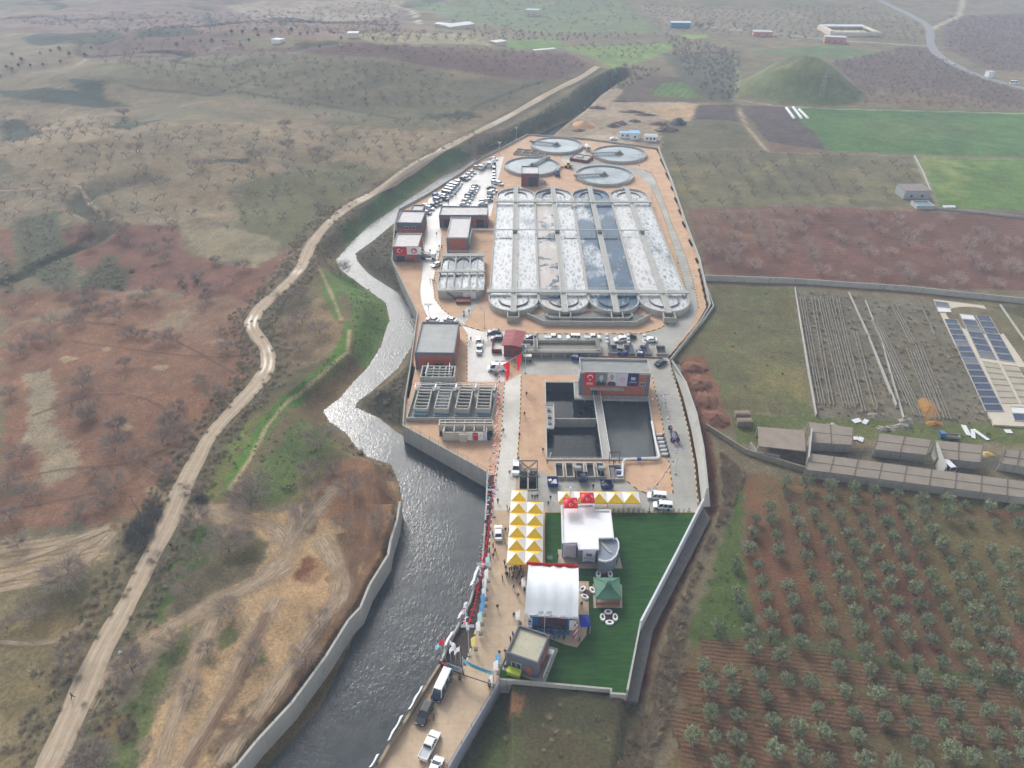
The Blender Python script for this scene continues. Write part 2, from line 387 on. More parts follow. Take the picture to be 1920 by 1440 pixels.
paint([(600,720),(660,690),(690,692),(660,722),(620,770),(600,800),(560,770)],(118,98,74),1.5,2,op=.8)
line([(655,620),(652,660),(600,705),(545,748),(500,800),(468,860),(432,915)],1.0,(168,152,122),.4,.3)
line([(600,505),(625,560),(640,600)],.9,(160,144,116),.4,.3,op=.8)
# bare ground by the river wall
paint([(330,955),(430,945),(500,965),(570,945),(600,895),(680,860),(745,900),(749,945),(737,1030),(692,1100),(612,1230),(530,1330),(440,1440),(380,1520),(260,1480),(270,1420),(300,1330),(380,1200),(480,1085),(505,1020),(440,985)],(170,145,114),1.2,2,grass=.05,fur=(.2,35,1.2))
paint([(590,905),(690,858),(748,930),(737,1020),(700,1070),(650,1010),(600,960)],(132,98,74),1.5,2.5,op=.9)
paint([(690,1040),(737,1030),(690,1100),(612,1230),(560,1240),(620,1130)],(136,104,78),2,3,op=.8)
paint([(545,1065),(578,1040),(612,1068),(592,1092),(556,1088)],(112,78,60),.8,1);paint([(526,1000),(590,985),(600,1000),(560,1010),(545,1018)],(118,88,68),.8,1)
paint([(600,1060),(650,1100),(560,1200),(480,1330),(430,1300),(520,1150)],(170,142,110),2,3,op=.55)
paint([(478,1310),(530,1270),(612,1230),(545,1320),(470,1398),(400,1432),(395,1390)],(98,84,66),1,2.5,op=.9,grass=.2)
paint([(405,1012),(450,1000),(503,1016),(490,1055),(430,1066),(403,1046)],(98,92,66),1,1,grass=.9)
for isl in ([(395,1200),(440,1160),(445,1195),(410,1225)],[(365,1230),(400,1215),(400,1250),(370,1250)],[(460,1235),(490,1215),(500,1240),(470,1260)]): paint(isl,(96,100,62),1,1.5,op=.9,grass=.9)
DT=(170,146,116)
for ln,w in(([(318,985),(360,955),(430,968),(510,990),(545,1030)],4.5),([(545,1060),(480,1095),(410,1125),(330,1172),(262,1215),(205,1255)],4.2),([(545,1030),(520,1060),(500,1090)],5),([(405,1165),(365,1250),(330,1340),(300,1440),(285,1500)],3.6),([(505,1150),(462,1220),(420,1310),(340,1440),(300,1500)],4),([(285,920),(325,950)],3)): line(ln,w,DT,.6,.6,op=.85,grass=.05)
for ln in ([(500,1150),(470,1220),(430,1310),(350,1440)],[(515,1155),(480,1230),(440,1320),(365,1440)],[(395,1175),(355,1260),(318,1360),(296,1440)],[(640,1000),(660,1080),(600,1180),(500,1330)],[(610,1010),(640,1100),(570,1210),(470,1360)],[(690,900),(700,960),(690,1060)],[(660,900),(672,960),(665,1050)]): line(ln,.5,(128,100,76),.3,.2,op=.55)
paint([(275,1150),(285,1080),(375,985),(402,1000),(385,1050),(330,1100),(300,1165)],(80,98,50),1.2,2,grass=.9)
paint([(262,1300),(300,1225),(345,1180),(345,1215),(300,1300),(262,1400),(240,1480),(150,1480),(190,1350)],(86,96,54),1.2,2.5,op=.9,grass=.9)
paint([(190,1350),(240,1340),(245,1380),(185,1390)],(122,98,72),1,1.5,op=.8)
# road verges and river banks
MR=[(1120,125),(1090,145),(1030,175),(960,215),(900,245),(850,270),(780,310),(720,350),(650,390),(610,425),(580,465),(565,500),(530,540),(490,575),(472,605),(478,625),(497,650),(503,680),(490,710),(450,755),(400,810),(365,870),(340,920),(320,970),(280,1050),(240,1130),(190,1220),(150,1310),(110,1400),(60,1500)]
line([(x-(6 if y<600 else 14),y-2) for x,y in MR],5,(100,94,72),1.5,1.5,op=.7,grass=.7); line([(x+(6 if y<600 else 18),y+4) for x,y in MR],5,(90,88,66),1.5,2,op=.75,grass=.8)
paint([(640,430),(700,372),(780,322),(860,282),(905,262),(885,290),(800,345),(740,392),(690,430),(640,462)],(88,112,68),1.5,2,op=.9,grass=.9)
paint([(700,425),(790,352),(860,305),(880,295),(870,318),(800,360),(745,398)],(110,100,78),1.5,2,op=.8)
paint([(885,282),(1000,228),(1110,152),(1160,140),(1175,165),(1085,215),(950,280)],(86,92,68),2,3,op=.9,grass=.9)
paint([(668,488),(665,474),(735,422),(742,480),(783,590),(776,600),(760,560),(700,520)],(94,90,74),1,1.5,grass=.8)
paint([(668,756),(760,688),(778,620),(783,600),(772,700),(757,803),(720,795)],(86,82,66),1,1.5,grass=.9)
paint([(690,858),(740,872),(752,905),(700,890)],(112,92,74),1,1.5,op=.8)
for i in range(4): line([(640,1232),(600,1290),(545,1358),(485,1440),(440,1500)],3,(112,98,66),1,1)
# middle distance
paint([(1000,256),(1060,215),(1120,187),(1305,195),(1300,225),(1270,250),(1236,281),(1100,276)],(162,146,128),1.5,3,grass=.1)
paint([(1230,200),(1305,196),(1295,222),(1240,225)],(178,152,124),1.5,2);paint([(1262,222),(1280,220),(1282,234),(1264,236)],(84,84,88),.8,1)
paint([(1010,250),(1060,225),(1090,260),(1040,268)],(146,132,112),2,2);paint([(1100,255),(1180,250),(1200,270),(1120,272)],(176,166,152),2,3,op=.6)
paint([(1150,190),(1200,140),(1345,150),(1335,192)],(100,88,76),2,2)
paint([(1215,180),(1245,155),(1340,150),(1325,185)],(98,122,70),1.5,1.5,fur=(.7,-25,4.5),grass=.6)
paint([(1040,86),(1270,80),(1240,104),(1150,132),(1110,108)],(122,142,84),3,3,grass=.7);paint([(930,75),(1040,70),(1065,90),(960,92)],(110,134,78),3,3,grass=.7)
paint([(760,0),(1160,0),(1250,60),(1000,60),(860,40)],(112,122,88),4,8,grass=.7)
paint([(1270,60),(1330,56),(1325,72),(1280,72)],(128,150,80),2,2)
paint([(1240,100),(1390,95),(1380,195),(1320,190),(1280,150)],(94,92,78),3,4,grass=.9)
# right side fields
paint([(1200,10),(1500,25),(1560,72),(1240,62)],(134,124,106),3,4,fur=(.6,20,7));paint([(1400,96),(1560,84),(1660,98),(1640,125),(1560,110)],(104,118,80),2,3,grass=.8)
paint([(1560,118),(1700,86),(1740,90),(1850,150),(1920,175),(1920,210),(1620,178)],(108,92,84),2,4,fur=(.4,30,5));paint([(1770,30),(2250,20),(2250,150),(1850,130),(1770,90)],(112,96,90),2,4,fur=(.4,30,5))
paint([(1580,160),(1700,158),(1920,200),(1920,214),(1620,200)],(124,108,90),2,3,op=.8)
paint([(1470,203),(1560,201),(2250,216),(2250,305),(1560,284),(1525,262)],(84,114,64),2,2,grass=.8);paint([(1600,220),(1800,225),(1850,260),(1650,265)],(96,112,70),4,6,op=.6)
paint([(1385,198),(1470,200),(1530,252),(1552,282),(1440,266)],(92,82,80),1.5,1.5,fur=(.4,95,3));paint([(1308,198),(1380,196),(1384,228),(1300,224)],(86,78,76),1.5,1.5)
paint([(1240,225),(1380,230),(1430,278),(1240,282)],(104,100,80),2,3,grass=.7)
paint([(1440,268),(1550,284),(1530,290),(1440,284)],(124,98,86),1.5,2)
paint([(1240,284),(1400,282),(1712,292),(1750,352),(1690,388),(1270,392)],(108,104,82),2,3,grass=.6);paint([(1250,300),(1700,300),(1740,380),(1280,380)],(124,116,84),3,5,op=.6,patch=.1)
paint([(1714,292),(2250,306),(2250,402),(1758,390)],(98,124,62),1.5,2,grass=.8);paint([(1720,295),(1860,305),(1800,380),(1755,380)],(132,138,84),3,4,op=.7,patch=.05)
paint([(1288,392),(1500,385),(1690,396),(2250,412),(2250,560),(1330,522)],(110,80,70),1.5,2,grass=.1,fur=(.25,88,1.6));paint([(1290,392),(1500,388),(1480,440),(1320,470)],(118,96,82),3,4,op=.6)
paint([(1338,537),(1490,541),(1532,785),(1390,775),(1350,780),(1262,682),(1310,612)],(104,100,72),1.2,3,grass=.7)
paint([(1338,537),(1490,541),(1532,785),(1390,775),(1300,690)],(88,104,58),3,4,op=.7,patch=.12,grass=.9);paint([(1340,560),(1490,580),(1520,740),(1380,740)],(132,112,80),3,4,op=.5,patch=.2);paint([(1350,590),(1480,600),(1500,680),(1380,690)],(84,82,70),3,5,op=.5,patch=.15)
paint([(1490,541),(1752,565),(1872,805),(1700,802),(1530,785)],(118,112,98),1,2,grass=.4);paint([(1490,541),(1752,565),(1872,805),(1530,785)],(88,84,72),2,3,op=.6,patch=.1,grass=.7)
paint([(1858,575),(2250,582),(2250,700)],(84,82,62),1.5,2,grass=.9)
paint([(1370,770),(1530,785),(2250,805),(2250,840),(1700,830),(1510,800),(1430,830),(1380,830)],(94,104,54),1.2,2,op=.9,grass=.9);paint([(1520,850),(2250,905),(2250,880),(1600,840)],(96,92,82),1,1.5)
paint([(1280,672),(1320,668),(1358,760),(1366,806),(1334,806),(1302,745)],(124,88,68),1,1.5,grass=.3)
paint([(1260,690),(1285,680),(1305,740),(1345,860),(1348,955),(1290,1080),(1240,1190),(1215,1320),(1180,1320),(1195,1200),(1262,1080),(1318,955),(1300,870)],(106,70,54),.7,.8,grass=.2)
paint([(1345,820),(1440,870),(1400,885),(1390,940),(1330,1040),(1295,1150),(1290,1250),(1270,1330),(1230,1440),(1210,1510),(1100,1510),(1200,1330),(1240,1190),(1290,1080),(1350,955)],(112,101,82),1.2,1.6,grass=.6)
paint([(1395,890),(1400,950),(1392,1030),(1410,1110),(1430,1190),(1290,1220),(1300,1150),(1335,1060)],(82,98,50),1.5,2,grass=.9)
paint([(1290,1215),(1430,1195),(1600,1225),(2250,1295),(2250,1520),(1230,1520),(1262,1400)],(104,90,62),1.5,2,grass=.6);paint([(1290,1215),(1600,1225),(2250,1295),(2250,1520),(1230,1520)],(80,88,50),2,3,op=.7,patch=.15,grass=.9)
paint([(1398,888),(2250,942),(2250,1292),(1800,1262),(1540,1212),(1425,1188),(1412,1120),(1395,1040)],(112,80,60),1.2,1.6,grass=.15,fur=(.04,80,.9))
paint([(1690,950),(1835,965),(2250,1010),(2250,1100),(1880,1180),(1820,1265),(1770,1200),(1735,1070)],(104,94,60),2,3,op=.85,grass=.8);paint([(1395,890),(1560,900),(1480,960),(1400,980)],(124,90,68),2,3,op=.6);paint([(1690,935),(2250,950),(2250,965),(1700,955)],(80,92,52),1,1,op=.8)
for ln,w in(([(1320,1222),(1430,1230),(1560,1248),(1740,1290),(2250,1325)],4.5),([(1275,1272),(1420,1288),(1600,1325),(2250,1395)],3.6),([(1275,1300),(1400,1312),(1560,1345),(2250,1430)],3.2),([(1255,1352),(1420,1378),(1600,1420),(1700,1450)],4.4),([(1270,1402),(1400,1428),(1480,1450)],4.4)):
    w_=GL(ln); ang=math.degrees(math.atan2(w_[-1].y-w_[0].y,w_[-1].x-w_[0].x))+90
    e=[Vector((p.x,p.y+w/1.5,0)) for p in w_]+[Vector((p.x,p.y-w/1.5,0)) for p in w_[::-1]]
    paint(e,(110,82,62),.7,1.0,op=.8,world=True,grass=.1,fur=(.34,ang,.85))
line([(1430,1192),(1540,1212),(1640,1240),(1800,1268),(2250,1300)],2.2,(84,90,54),.8,1,grass=.9)
paint([(935,1288),(1160,1312),(1205,1312),(1140,1520),(800,1520),(866,1400)],(88,82,60),1.2,2,grass=.7);paint([(935,1288),(1205,1312),(1140,1520),(800,1520)],(70,86,44),2,3,op=.75,patch=.1,grass=.9);paint([(940,1300),(1170,1315),(1150,1360),(960,1370)],(62,62,48),2,3,op=.6,patch=.0)
paint([(950,1310),(985,1308),(975,1340),(950,1345)],(132,96,70),.8,1,op=.8)
paint([(1398,888),(2250,942),(2250,1292),(1540,1212),(1412,1120)],(98,90,60),2,3,op=.55,patch=.12,grass=.6)
ck=crease(GX,GY)[:,None]*.8; C[:]=C*(1-ck)+np.array(lin((72,76,60),K))*ck
# tracks
TR=(166,154,134)
mr=[Vector((mc.x+44*math.cos(a),mc.y+44*math.sin(a),0)) for a in[6.283*k/24 for k in range(24)]]; paint(mr,(116,122,86),3,3,world=True,grass=1.0); paint([Vector((mc.x+(v.x-mc.x)*.45,mc.y+(v.y-mc.y)*.45+2,0)) for v in mr],(130,130,94),8,5,op=.8,world=True); paint(mr,(74,82,60),3,5,world=True,op=.7,patch=.15,grass=1.0)
line([(1385,205),(1405,245),(1440,285)],2.0,TR,.6,.4);line([(1372,185),(1450,198),(1560,204),(2250,220)],2.0,TR,.6,.5);line([(1380,190),(1385,150),(1378,100)],2.5,(136,138,104),1,.6);line([(1440,285),(1560,289),(1715,293),(2250,310)],1.4,(134,124,104),.6,.5)
line([(1715,293),(1745,355),(1757,385)],2,(150,142,126),.5,.4);line([(1320,50),(1560,75),(1740,86)],3,(180,174,162),1,.6);line([(1745,55),(1798,30),(1806,0)],5,(176,166,150),1,.6)
line([(785,45),(775,20),(740,10)],4,(190,182,168),1,.6)
line([(75,315),(130,335),(145,345)],1,(150,138,116),.5,.3);line([(160,112),(150,120),(147,118)],3,(160,150,130),1,1)
# steep faces stay bare, all grounds get broad mottling
mot=(1+.20*N2+.18*N1+.14*N3)[:,None]; C*=mot
hue=vnoise(GX,GY,11,41,3)[:,None]; C*=1+np.array([[.07,0,-.08]])*hue
C=np.clip(C,.01,.9)
me=bpy.data.meshes.new('ground')
me.vertices.add(len(GX)); me.vertices.foreach_set('co',np.stack([GX,GY,GZ],1).astype(np.float32).ravel())
me.loops.add(VF.size); me.loops.foreach_set('vertex_index',VF.ravel().astype(np.int32))
me.polygons.add(len(VF)); me.polygons.foreach_set('loop_start',np.arange(0,VF.size,4,dtype=np.int32))
me.update(calc_edges=True); me.shade_smooth()
a=me.color_attributes.new('soil','FLOAT_COLOR','POINT'); a.data.foreach_set('color',np.concatenate([C,GR[:,None]],1).astype(np.float32).ravel())
for nm,ar in(('furrow',FUR),('furrow_at',FC)):
    q=me.attributes.new(nm,'FLOAT','POINT'); q.data.foreach_set('value',ar.astype(np.float32))
t=NT('soil and grass')
at=t.n('ShaderNodeAttribute',attribute_name='soil'); fu=t.n('ShaderNodeAttribute',attribute_name='furrow').outputs['Fac']; fa=t.n('ShaderNodeAttribute',attribute_name='furrow_at').outputs['Fac']
p=t.geo(); n1=t.noise(1.6,4,p,.7); n2=t.noise(.28,4,p,.65); n3=t.noise(6.0,2,p); n4=t.noise(.075,5,p,.7)
col=t.mix(1.0,at.outputs['Color'],t.ramp(n1,.28,.72,(.62,.61,.58,1),(1.42,1.40,1.36,1)),'MULTIPLY')
col=t.mix(1.0,col,t.ramp(n2,.3,.7,(.86,.86,.85,1),(1.14,1.13,1.12,1)),'MULTIPLY')
col=t.mix(1.0,col,t.ramp(n4,.3,.7,(.80,.80,.78,1),(1.18,1.17,1.15,1)),'MULTIPLY')
# tufts where grass grows
vo=t.n('ShaderNodeTexVoronoi',i_Vector=p,i_Scale=.9).outputs['Distance']
tuft=t.mth('MULTIPLY',t.ramp(vo,.18,.42,(1,1,1,1),(0,0,0,1)),t.mth('MULTIPLY',at.outputs['Alpha'],.55))
tuft=t.mth('MULTIPLY',tuft,t.ramp(n2,.4,.6))
col=t.mix(tuft,col,(.045,.05,.028,1))
v2=t.n('ShaderNodeTexVoronoi',i_Vector=p,i_Scale=.33); st=t.ramp(v2.outputs['Distance'],.035,.06,(1,1,1,1),(0,0,0,1))
st=t.mth('MULTIPLY',st,t.ramp(t.noise(.05,2,p),.5,.6)); col=t.mix(t.mth('MULTIPLY',st,.55),col,(.55,.52,.46,1))
wob=t.mth('ADD',fa,t.mth('MULTIPLY',t.mth('SUBTRACT',n2,.5),1.2)); sn=t.mth('SINE',t.mth('MULTIPLY',wob,6.2832))
rid=t.mth('MULTIPLY',sn,fu); col=t.mix(t.mth('MULTIPLY',t.mth('MAXIMUM',rid,0.0),.35),col,t.mix(1.0,col,(.55,.52,.5,1),'MULTIPLY'))
t.set(Base_Color=col,Roughness=.95,Specular_IOR_Level=.15)
t.bump(t.mth('ADD',t.mth('MULTIPLY',rid,.8),t.mth('ADD',n1,t.mth('MULTIPLY',n3,.4))),.25,.8)
me.materials.append(t.m); GO=bpy.data.objects.new('ground',me); COL.objects.link(GO); tag(GO,kind='structure')
def ground_z(x,y): return float(terr([x],[y])[0])
# ---- water of the river
t=NT('river water'); p=t.geo()
v=t.scale(p,(1.0,.55,1),R(25)); w1=t.noise(1.5,4,v,.6,.8); w2=t.noise(.22,3,p,.6); w3=t.noise(3.2,2,v)
amp=t.ramp(t.noise(.045,3,p),.35,.68,(.12,.12,.12,1),(1,1,1,1))
t.set(Base_Color=t.mix(t.ramp(w2,.4,.7),(.030,.036,.042,1),(.052,.056,.056,1)),Roughness=.16,IOR=1.33,Specular_IOR_Level=.5)
t.bump(t.mth('ADD',t.mth('MULTIPLY',t.mth('ADD',w1,t.mth('MULTIPLY',w3,.25)),amp),t.mth('MULTIPLY',w2,.5)),.26,.5); RIVW=t.m
lp=PL(rivL,ZW);rp=PL(rivR[::-1],ZW)
poly=[(q.x-3,q.y,0) for q in lp]+[(q.x+5.0,q.y,0) for q in rp[::-1]]
struct('river_water',MB().flat([poly],ZW),RIVW)
# ---- ribbons: dirt road, far tarmac road
def ribbon(name,pts,wd,mat,dz,sub=4,sag=0):
    w=GL(pts); c=[]
    for i in range(len(w)-1):
        p0=w[max(i-1,0)];p1=w[i];p2=w[i+1];p3=w[min(i+2,len(w)-1)]
        for k in range(sub):
            u=k/sub; c.append(.5*((2*p1)+(p2-p0)*u+(2*p0-5*p1+4*p2-p3)*u*u+(3*p1-p0-3*p2+p3)*u**3))
    c.append(w[-1]); n=7; vs=[];uv=[]; L=0
    for i,q in enumerate(c):
        d=(c[min(i+1,len(c)-1)]-c[max(i-1,0)]); d.z=0; d.normalize(); nrm=Vector((-d.y,d.x,0)); L+=(c[i]-c[i-1]).length if i else 0
        for k in range(n):
            e=(k/(n-1)-.5)*wd*(1+.12*math.sin(L*.13)+.06*math.sin(L*.5)); s=q+nrm*e; vs.append([s.x,s.y,0]); uv.append((k/(n-1),L))
    A=np.array(vs); Z=np.max([terr(A[:,0]+i,A[:,1]+j) for i,j in((0,0),(.6,0),(-.6,0),(0,.6),(0,-.6))],0); A[:,2]=Z+dz-np.tile(np.array([.3]+[0]*(n-2)+[.3])*dz*2.2,len(c))
    m=MB().add(A.tolist(),[(i*n+k,i*n+k+1,(i+1)*n+k+1,(i+1)*n+k) for i in range(len(c)-1) for k in range(n-1)])
    o=struct(name,m,mat); ul=o.data.uv_layers.new(name='along'); 
    ul.data.foreach_set('uv',[x for l in o.data.loops for x in uv[l.vertex_index]]); o.data.shade_smooth(); return o
t=NT('dirt road'); uvn=t.n('ShaderNodeUVMap',uv_map='along').outputs[0]; sx=t.n('ShaderNodeSeparateXYZ',i_0=uvn)
p=t.geo(); st=t.noise(1.0,4,t.scale(uvn,(16,.12,1))); n=t.noise(.6,4,p)
c=t.mix(t.ramp(st,.35,.7),(*lin((154,138,118),K),1),(*lin((194,178,156),K),1)); c=t.mix(t.ramp(n,.4,.7),c,(*lin((166,142,116),K),1))
dx=t.mth('ABSOLUTE',t.mth('SUBTRACT',t.mth('ABSOLUTE',t.mth('SUBTRACT',sx.outputs[0],.5)),.2))
c=t.mix(t.mth('MULTIPLY',t.ramp(dx,.02,.09,(1,1,1,1),(0,0,0,1)),.45),c,(*lin((196,180,158),K),1))
wet=t.ramp(t.noise(.035,2,p),.54,.6); t.set(Base_Color=c,Roughness=t.mix(t.mth('MULTIPLY',wet,t.ramp(dx,.05,.15,(1,1,1,1),(.3,.3,.3,1))),(.95,)*3+(1,),(.5,)*3+(1,))); t.bump(t.mth('ADD',n,st),.12,.5); DIRT=t.m
ribbon('dirt_road',MR,4.5,DIRT,.14)
def trackm(name,c0,c1,al):
    t=NT(name); uvn=t.n('ShaderNodeUVMap',uv_map='along').outputs[0]; sx=t.n('ShaderNodeSeparateXYZ',i_0=uvn); p=t.geo()
    st=t.noise(1.0,4,t.scale(uvn,(14,.10,1)),.7); ed=t.mth('MULTIPLY',t.mth('MULTIPLY',sx.outputs[0],t.mth('SUBTRACT',1.0,sx.outputs[0])),4.0)
    a=t.mth('MULTIPLY',t.ramp(t.mth('MULTIPLY',st,t.mth('ADD',ed,.25)),.32,.62),al); a=t.mth('MULTIPLY',a,t.ramp(t.noise(.16,3,p),.3,.55,(.35,.35,.35,1),(1,1,1,1)))
    t.set(Base_Color=t.mix(t.ramp(t.noise(2.2,3,t.scale(uvn,(9,.3,1))),.35,.65),(*lin(c0,K),1),(*lin(c1,K),1)),Roughness=.95,Alpha=a,Specular_IOR_Level=.1); return t.m
TRK=trackm('pale tyre tracks',(156,136,112),(188,168,144),.9); TRKD=trackm('dark rutted tracks',(116,90,72),(142,112,90),.6)
TRL=[([(318,985),(360,955),(430,968),(510,990),(545,1030)],6,TRK),([(545,1060),(480,1095),(410,1125),(330,1172),(262,1215),(200,1262),(160,1330)],5.4,TRK),([(560,950),(545,1030),(520,1060),(480,1095)],6,TRK),([(405,1150),(365,1250),(330,1340),(300,1440),(285,1500)],5,TRK),([(520,1120),(462,1220),(420,1310),(340,1440),(300,1500)],5,TRK),([(285,920),(325,955)],3.4,TRK),([(600,1010),(640,1100),(570,1210),(470,1360),(420,1440)],6,TRK),([(640,905),(590,960),(560,1010)],6,TRK),
([(500,1150),(470,1220),(430,1310),(350,1440)],3,TRKD),([(640,1000),(660,1080),(600,1180),(500,1330),(430,1440)],4,TRKD),([(690,880),(704,960),(690,1060),(630,1180)],4,TRKD),([(660,880),(676,952),(668,1050),(600,1170)],4,TRKD),([(610,1090),(690,1040),(737,1030)],3,TRKD),([(580,900),(660,890),(740,940)],3.5,TRKD),([(560,1250),(610,1225),(500,1330)],2.6,TRKD),([(420,1390),(500,1340),(560,1290)],2.2,TRKD),([(400,1360),(480,1350)],2,TRKD),
([(0,1062),(120,1022),(205,990)],3,TRK),([(0,1088),(110,1052),(200,1000)],3,TRK),([(0,1106),(90,1087),(170,1047),(215,1000)],3,TRK),([(0,1036),(90,1021),(165,1008)],2.4,TRK),([(0,1204),(60,1207),(110,1200),(160,1170)],2,TRK),([(300,860),(240,905),(150,930),(0,960)],1.4,TRKD),([(320,840),(230,870),(120,880),(0,905)],1.4,TRKD),([(130,640),(250,655),(400,670),(470,665)],1.4,TRKD),([(100,600),(250,615),(330,640),(440,700)],1.4,TRKD),([(350,800),(280,750),(180,740),(60,780)],1.4,TRKD),
([(0,358),(60,355),(120,350),(140,349),(153,354),(160,368),(172,385),(190,398),(196,414)],3.6,TRK),([(205,415),(240,405),(285,398),(322,416)],2.6,TRK),([(0,420),(40,392),(78,360)],2.4,TRK),([(600,430),(560,470),(520,490)],3,TRK),([(1000,400),(1001,401)],1,TRK)]
for i_,(p_,w_,m_) in enumerate(TRL[:-1]): ribbon('dirt_track',p_,w_,m_,.05+.012*(i_%9),sub=5)
TARM=flatm('tarmac',(128,126,126),.85,.12,.3)
ribbon('far_road',[(1640,-6),(1700,25),(1740,50),(1746,85),(1770,110),(1830,140),(1935,170)],7.5,TARM,.25)
# ------------------------------------------------------------ frames and plant paving
AX=R(-1.6)
class Fr:
    def __init__(s,o,ang): s.o=Vector((o[0],o[1])); s.a=ang; s.U=Vector((math.cos(ang),math.sin(ang))); s.V=Vector((-s.U.y,s.U.x))
    def p(s,u,v,z=0): q=s.o+s.U*u+s.V*v; return Vector((q.x,q.y,z))
    def box(s,mb,u0,u1,v0,v1,z0,z1,m=0): 
        c=s.p((u0+u1)/2,(v0+v1)/2,(z0+z1)/2); return mb.box(c,(abs(u1-u0),abs(v1-v0),abs(z1-z0)),s.a,m)
    def uv(s,w): d=Vector((w[0],w[1]))-s.o; return d.dot(s.U),d.dot(s.V)
def frpx(fl,fr,z): a=P(*fl,z);b=P(*fr,z); return Fr(a,math.atan2(b.y-a.y,b.x-a.x)), (b-a).length
t=NT('orange paving'); p=t.geo(); br=t.n('ShaderNodeTexBrick',i_Vector=t.scale(p,(1,1,1),AX),i_Scale=1.0,i_Color1=(*lin((194,158,128),.92),1),i_Color2=(*lin((180,146,118),.92),1),i_Mortar=(*lin((168,132,106),.95),1)); br.inputs['Mortar Size'].default_value=.015; br.inputs['Brick Width'].default_value=.5; br.inputs['Row Height'].default_value=.25
n=t.noise(.22,4,p); c=t.mix(t.ramp(n,.3,.72),br.outputs[0],(*lin((202,170,142),.92),1)); c=t.mix(t.ramp(t.noise(.5,4,p),.58,.75),c,(*lin((160,132,112),.95),1))
t.set(Base_Color=c,Roughness=.85,Specular_IOR_Level=.2); PAVE=t.m
def roadm(name,c0,c1,wet=.0):
    t=NT(name); p=t.geo(); n=t.noise(.12,4,p,.65); n2=t.noise(1.1,4,p)
    c=t.mix(t.ramp(n,.3,.7),(*lin(c0,.95),1),(*lin(c1,.95),1)); c=t.mix(t.mth('MULTIPLY',t.ramp(n2,.5,.75),.35),c,(*lin(tuple(x*.82 for x in c0),.95),1))
    vb=t.n('ShaderNodeTexBrick',i_Vector=t.scale(p,(1,1,1),AX),i_Color1=(1,1,1,1),i_Color2=(.97,.97,.97,1),i_Mortar=(.8,.8,.8,1),i_Scale=1); vb.inputs['Brick Width'].default_value=6; vb.inputs['Row Height'].default_value=5; vb.inputs['Mortar Size'].default_value=.04
    c=t.mix(1.0,c,vb.outputs[0],'MULTIPLY')
    if wet: r=t.ramp(t.noise(.09,3,p),.5-wet*.3,.62-wet*.3,(.8,.8,.8,1),(.30,.30,.30,1)); t.set(Roughness=r,Specular_IOR_Level=.45)
    else: t.set(Roughness=.8,Specular_IOR_Level=.25)
    t.set(Base_Color=c); return t.m
BEIGE=roadm('beige concrete road',(172,150,126),(196,174,148)); PGREY=roadm('pale concrete road',(176,172,164),(196,192,184),.25); WETR=roadm('wet concrete yard',(170,166,162),(192,188,184),.75); ASPH=roadm('grey concrete road',(146,144,138),(164,161,154),.1)
SOIL=flatm('dark wet soil',(66,56,50),.9,.3,.5)
t=NT('mown lawn'); p=t.geo(); c=t.mix(t.ramp(t.noise(.35,4,p),.3,.7),(*lin((27,58,22)),1),(*lin((47,84,31)),1)); c=t.mix(t.ramp(t.noise(4,3,p),.35,.65),c,(*lin((34,68,27)),1)); st=t.noise(.7,3,t.scale(p,(.25,2.2,1),R(20))); c=t.mix(t.mth('MULTIPLY',t.ramp(st,.45,.7),.5),c,(*lin((60,94,40)),1)); t.set(Base_Color=c,Roughness=.9,Specular_IOR_Level=.1); t.bump(t.noise(7,2,p),.06,.7); LAWN=t.m
pool=[(1022,717),(1212,719),(1233,862),(1025,862)]; pit=[(974,887),(1007,887),(1007,919),(974,919)]
poolW=PL(pool); pitW=PL(pit)
struct('paving',MB().flat([PLAT,poolW[::-1],pitW[::-1]],0),PAVE)
sk_=MB()
for i in range(len(PLAT)):
    a=PLAT[i];b=PLAT[(i+1)%len(PLAT)]; sk_.quad((a.x,a.y,-7),(b.x,b.y,-7),(b.x,b.y,-.01),(a.x,a.y,-.01))
struct('platform_side',sk_,CONC)
def sheet(name,px,mat,z,holes=()): return struct(name,MB().flat([PL(px)]+[PL(h)[::-1] for h in holes],z),mat)
sheet('road',[(605,1690),(690,1470),(713,1440),(738,1395),(777,1335),(803,1290),(830,1250),(868,1258),(880,1225),(890,1190),(900,1150),(907,1110),(912,1070),(917,1030),(920,990),(923,955),(1022,955),(1022,1060),(1000,1110),(990,1165),(962,1200),(948,1228),(934,1260),(928,1283),(866,1395),(838,1440),(810,1500),(718,1690)],BEIGE,.006)
sheet('road',[(922,957),(925,930),(930,900),(935,860),(940,815),(943,770),(946,719),(977,700),(976,760),(973,820),(968,880),(965,957)],PGREY,.010)
sheet('yard',[(905,303),(945,293),(938,320),(930,350),(925,385),(920,405),(822,404),(829,440),(826,470),(818,500),(812,530),(815,560),(830,580),(855,600),(872,612),(905,622),(946,622),(946,716),(876,716),(876,625),(862,604),(808,604),(799,590),(790,568),(787,545),(790,520),(793,490),(797,440),(798,398),(803,374),(851,340)],WETR,.010)
sheet('road',[(1180,312),(1204,316),(1224,326),(1242,370),(1260,420),(1286,480),(1304,545),(1310,578),(1298,608),(1252,670),(1262,700),(1276,745),(1291,805),(1303,870),(1310,948),(1300,960),(1023,960),(1023,953),(967,953),(970,884),(1013,884),(1045,897),(1168,898),(1195,918),(1212,924),(1262,925),(1254,868),(1240,780),(1226,735),(1221,704),(978,702),(978,676),(948,676),(948,623),(1000,627),(1200,627),(1234,618),(1268,600),(1289,572),(1283,530),(1262,460),(1242,400),(1222,352),(1200,330),(1170,318),(1075,320),(1050,300),(1060,285),(1100,282),(1110,300)],ASPH,.014,holes=[pit])
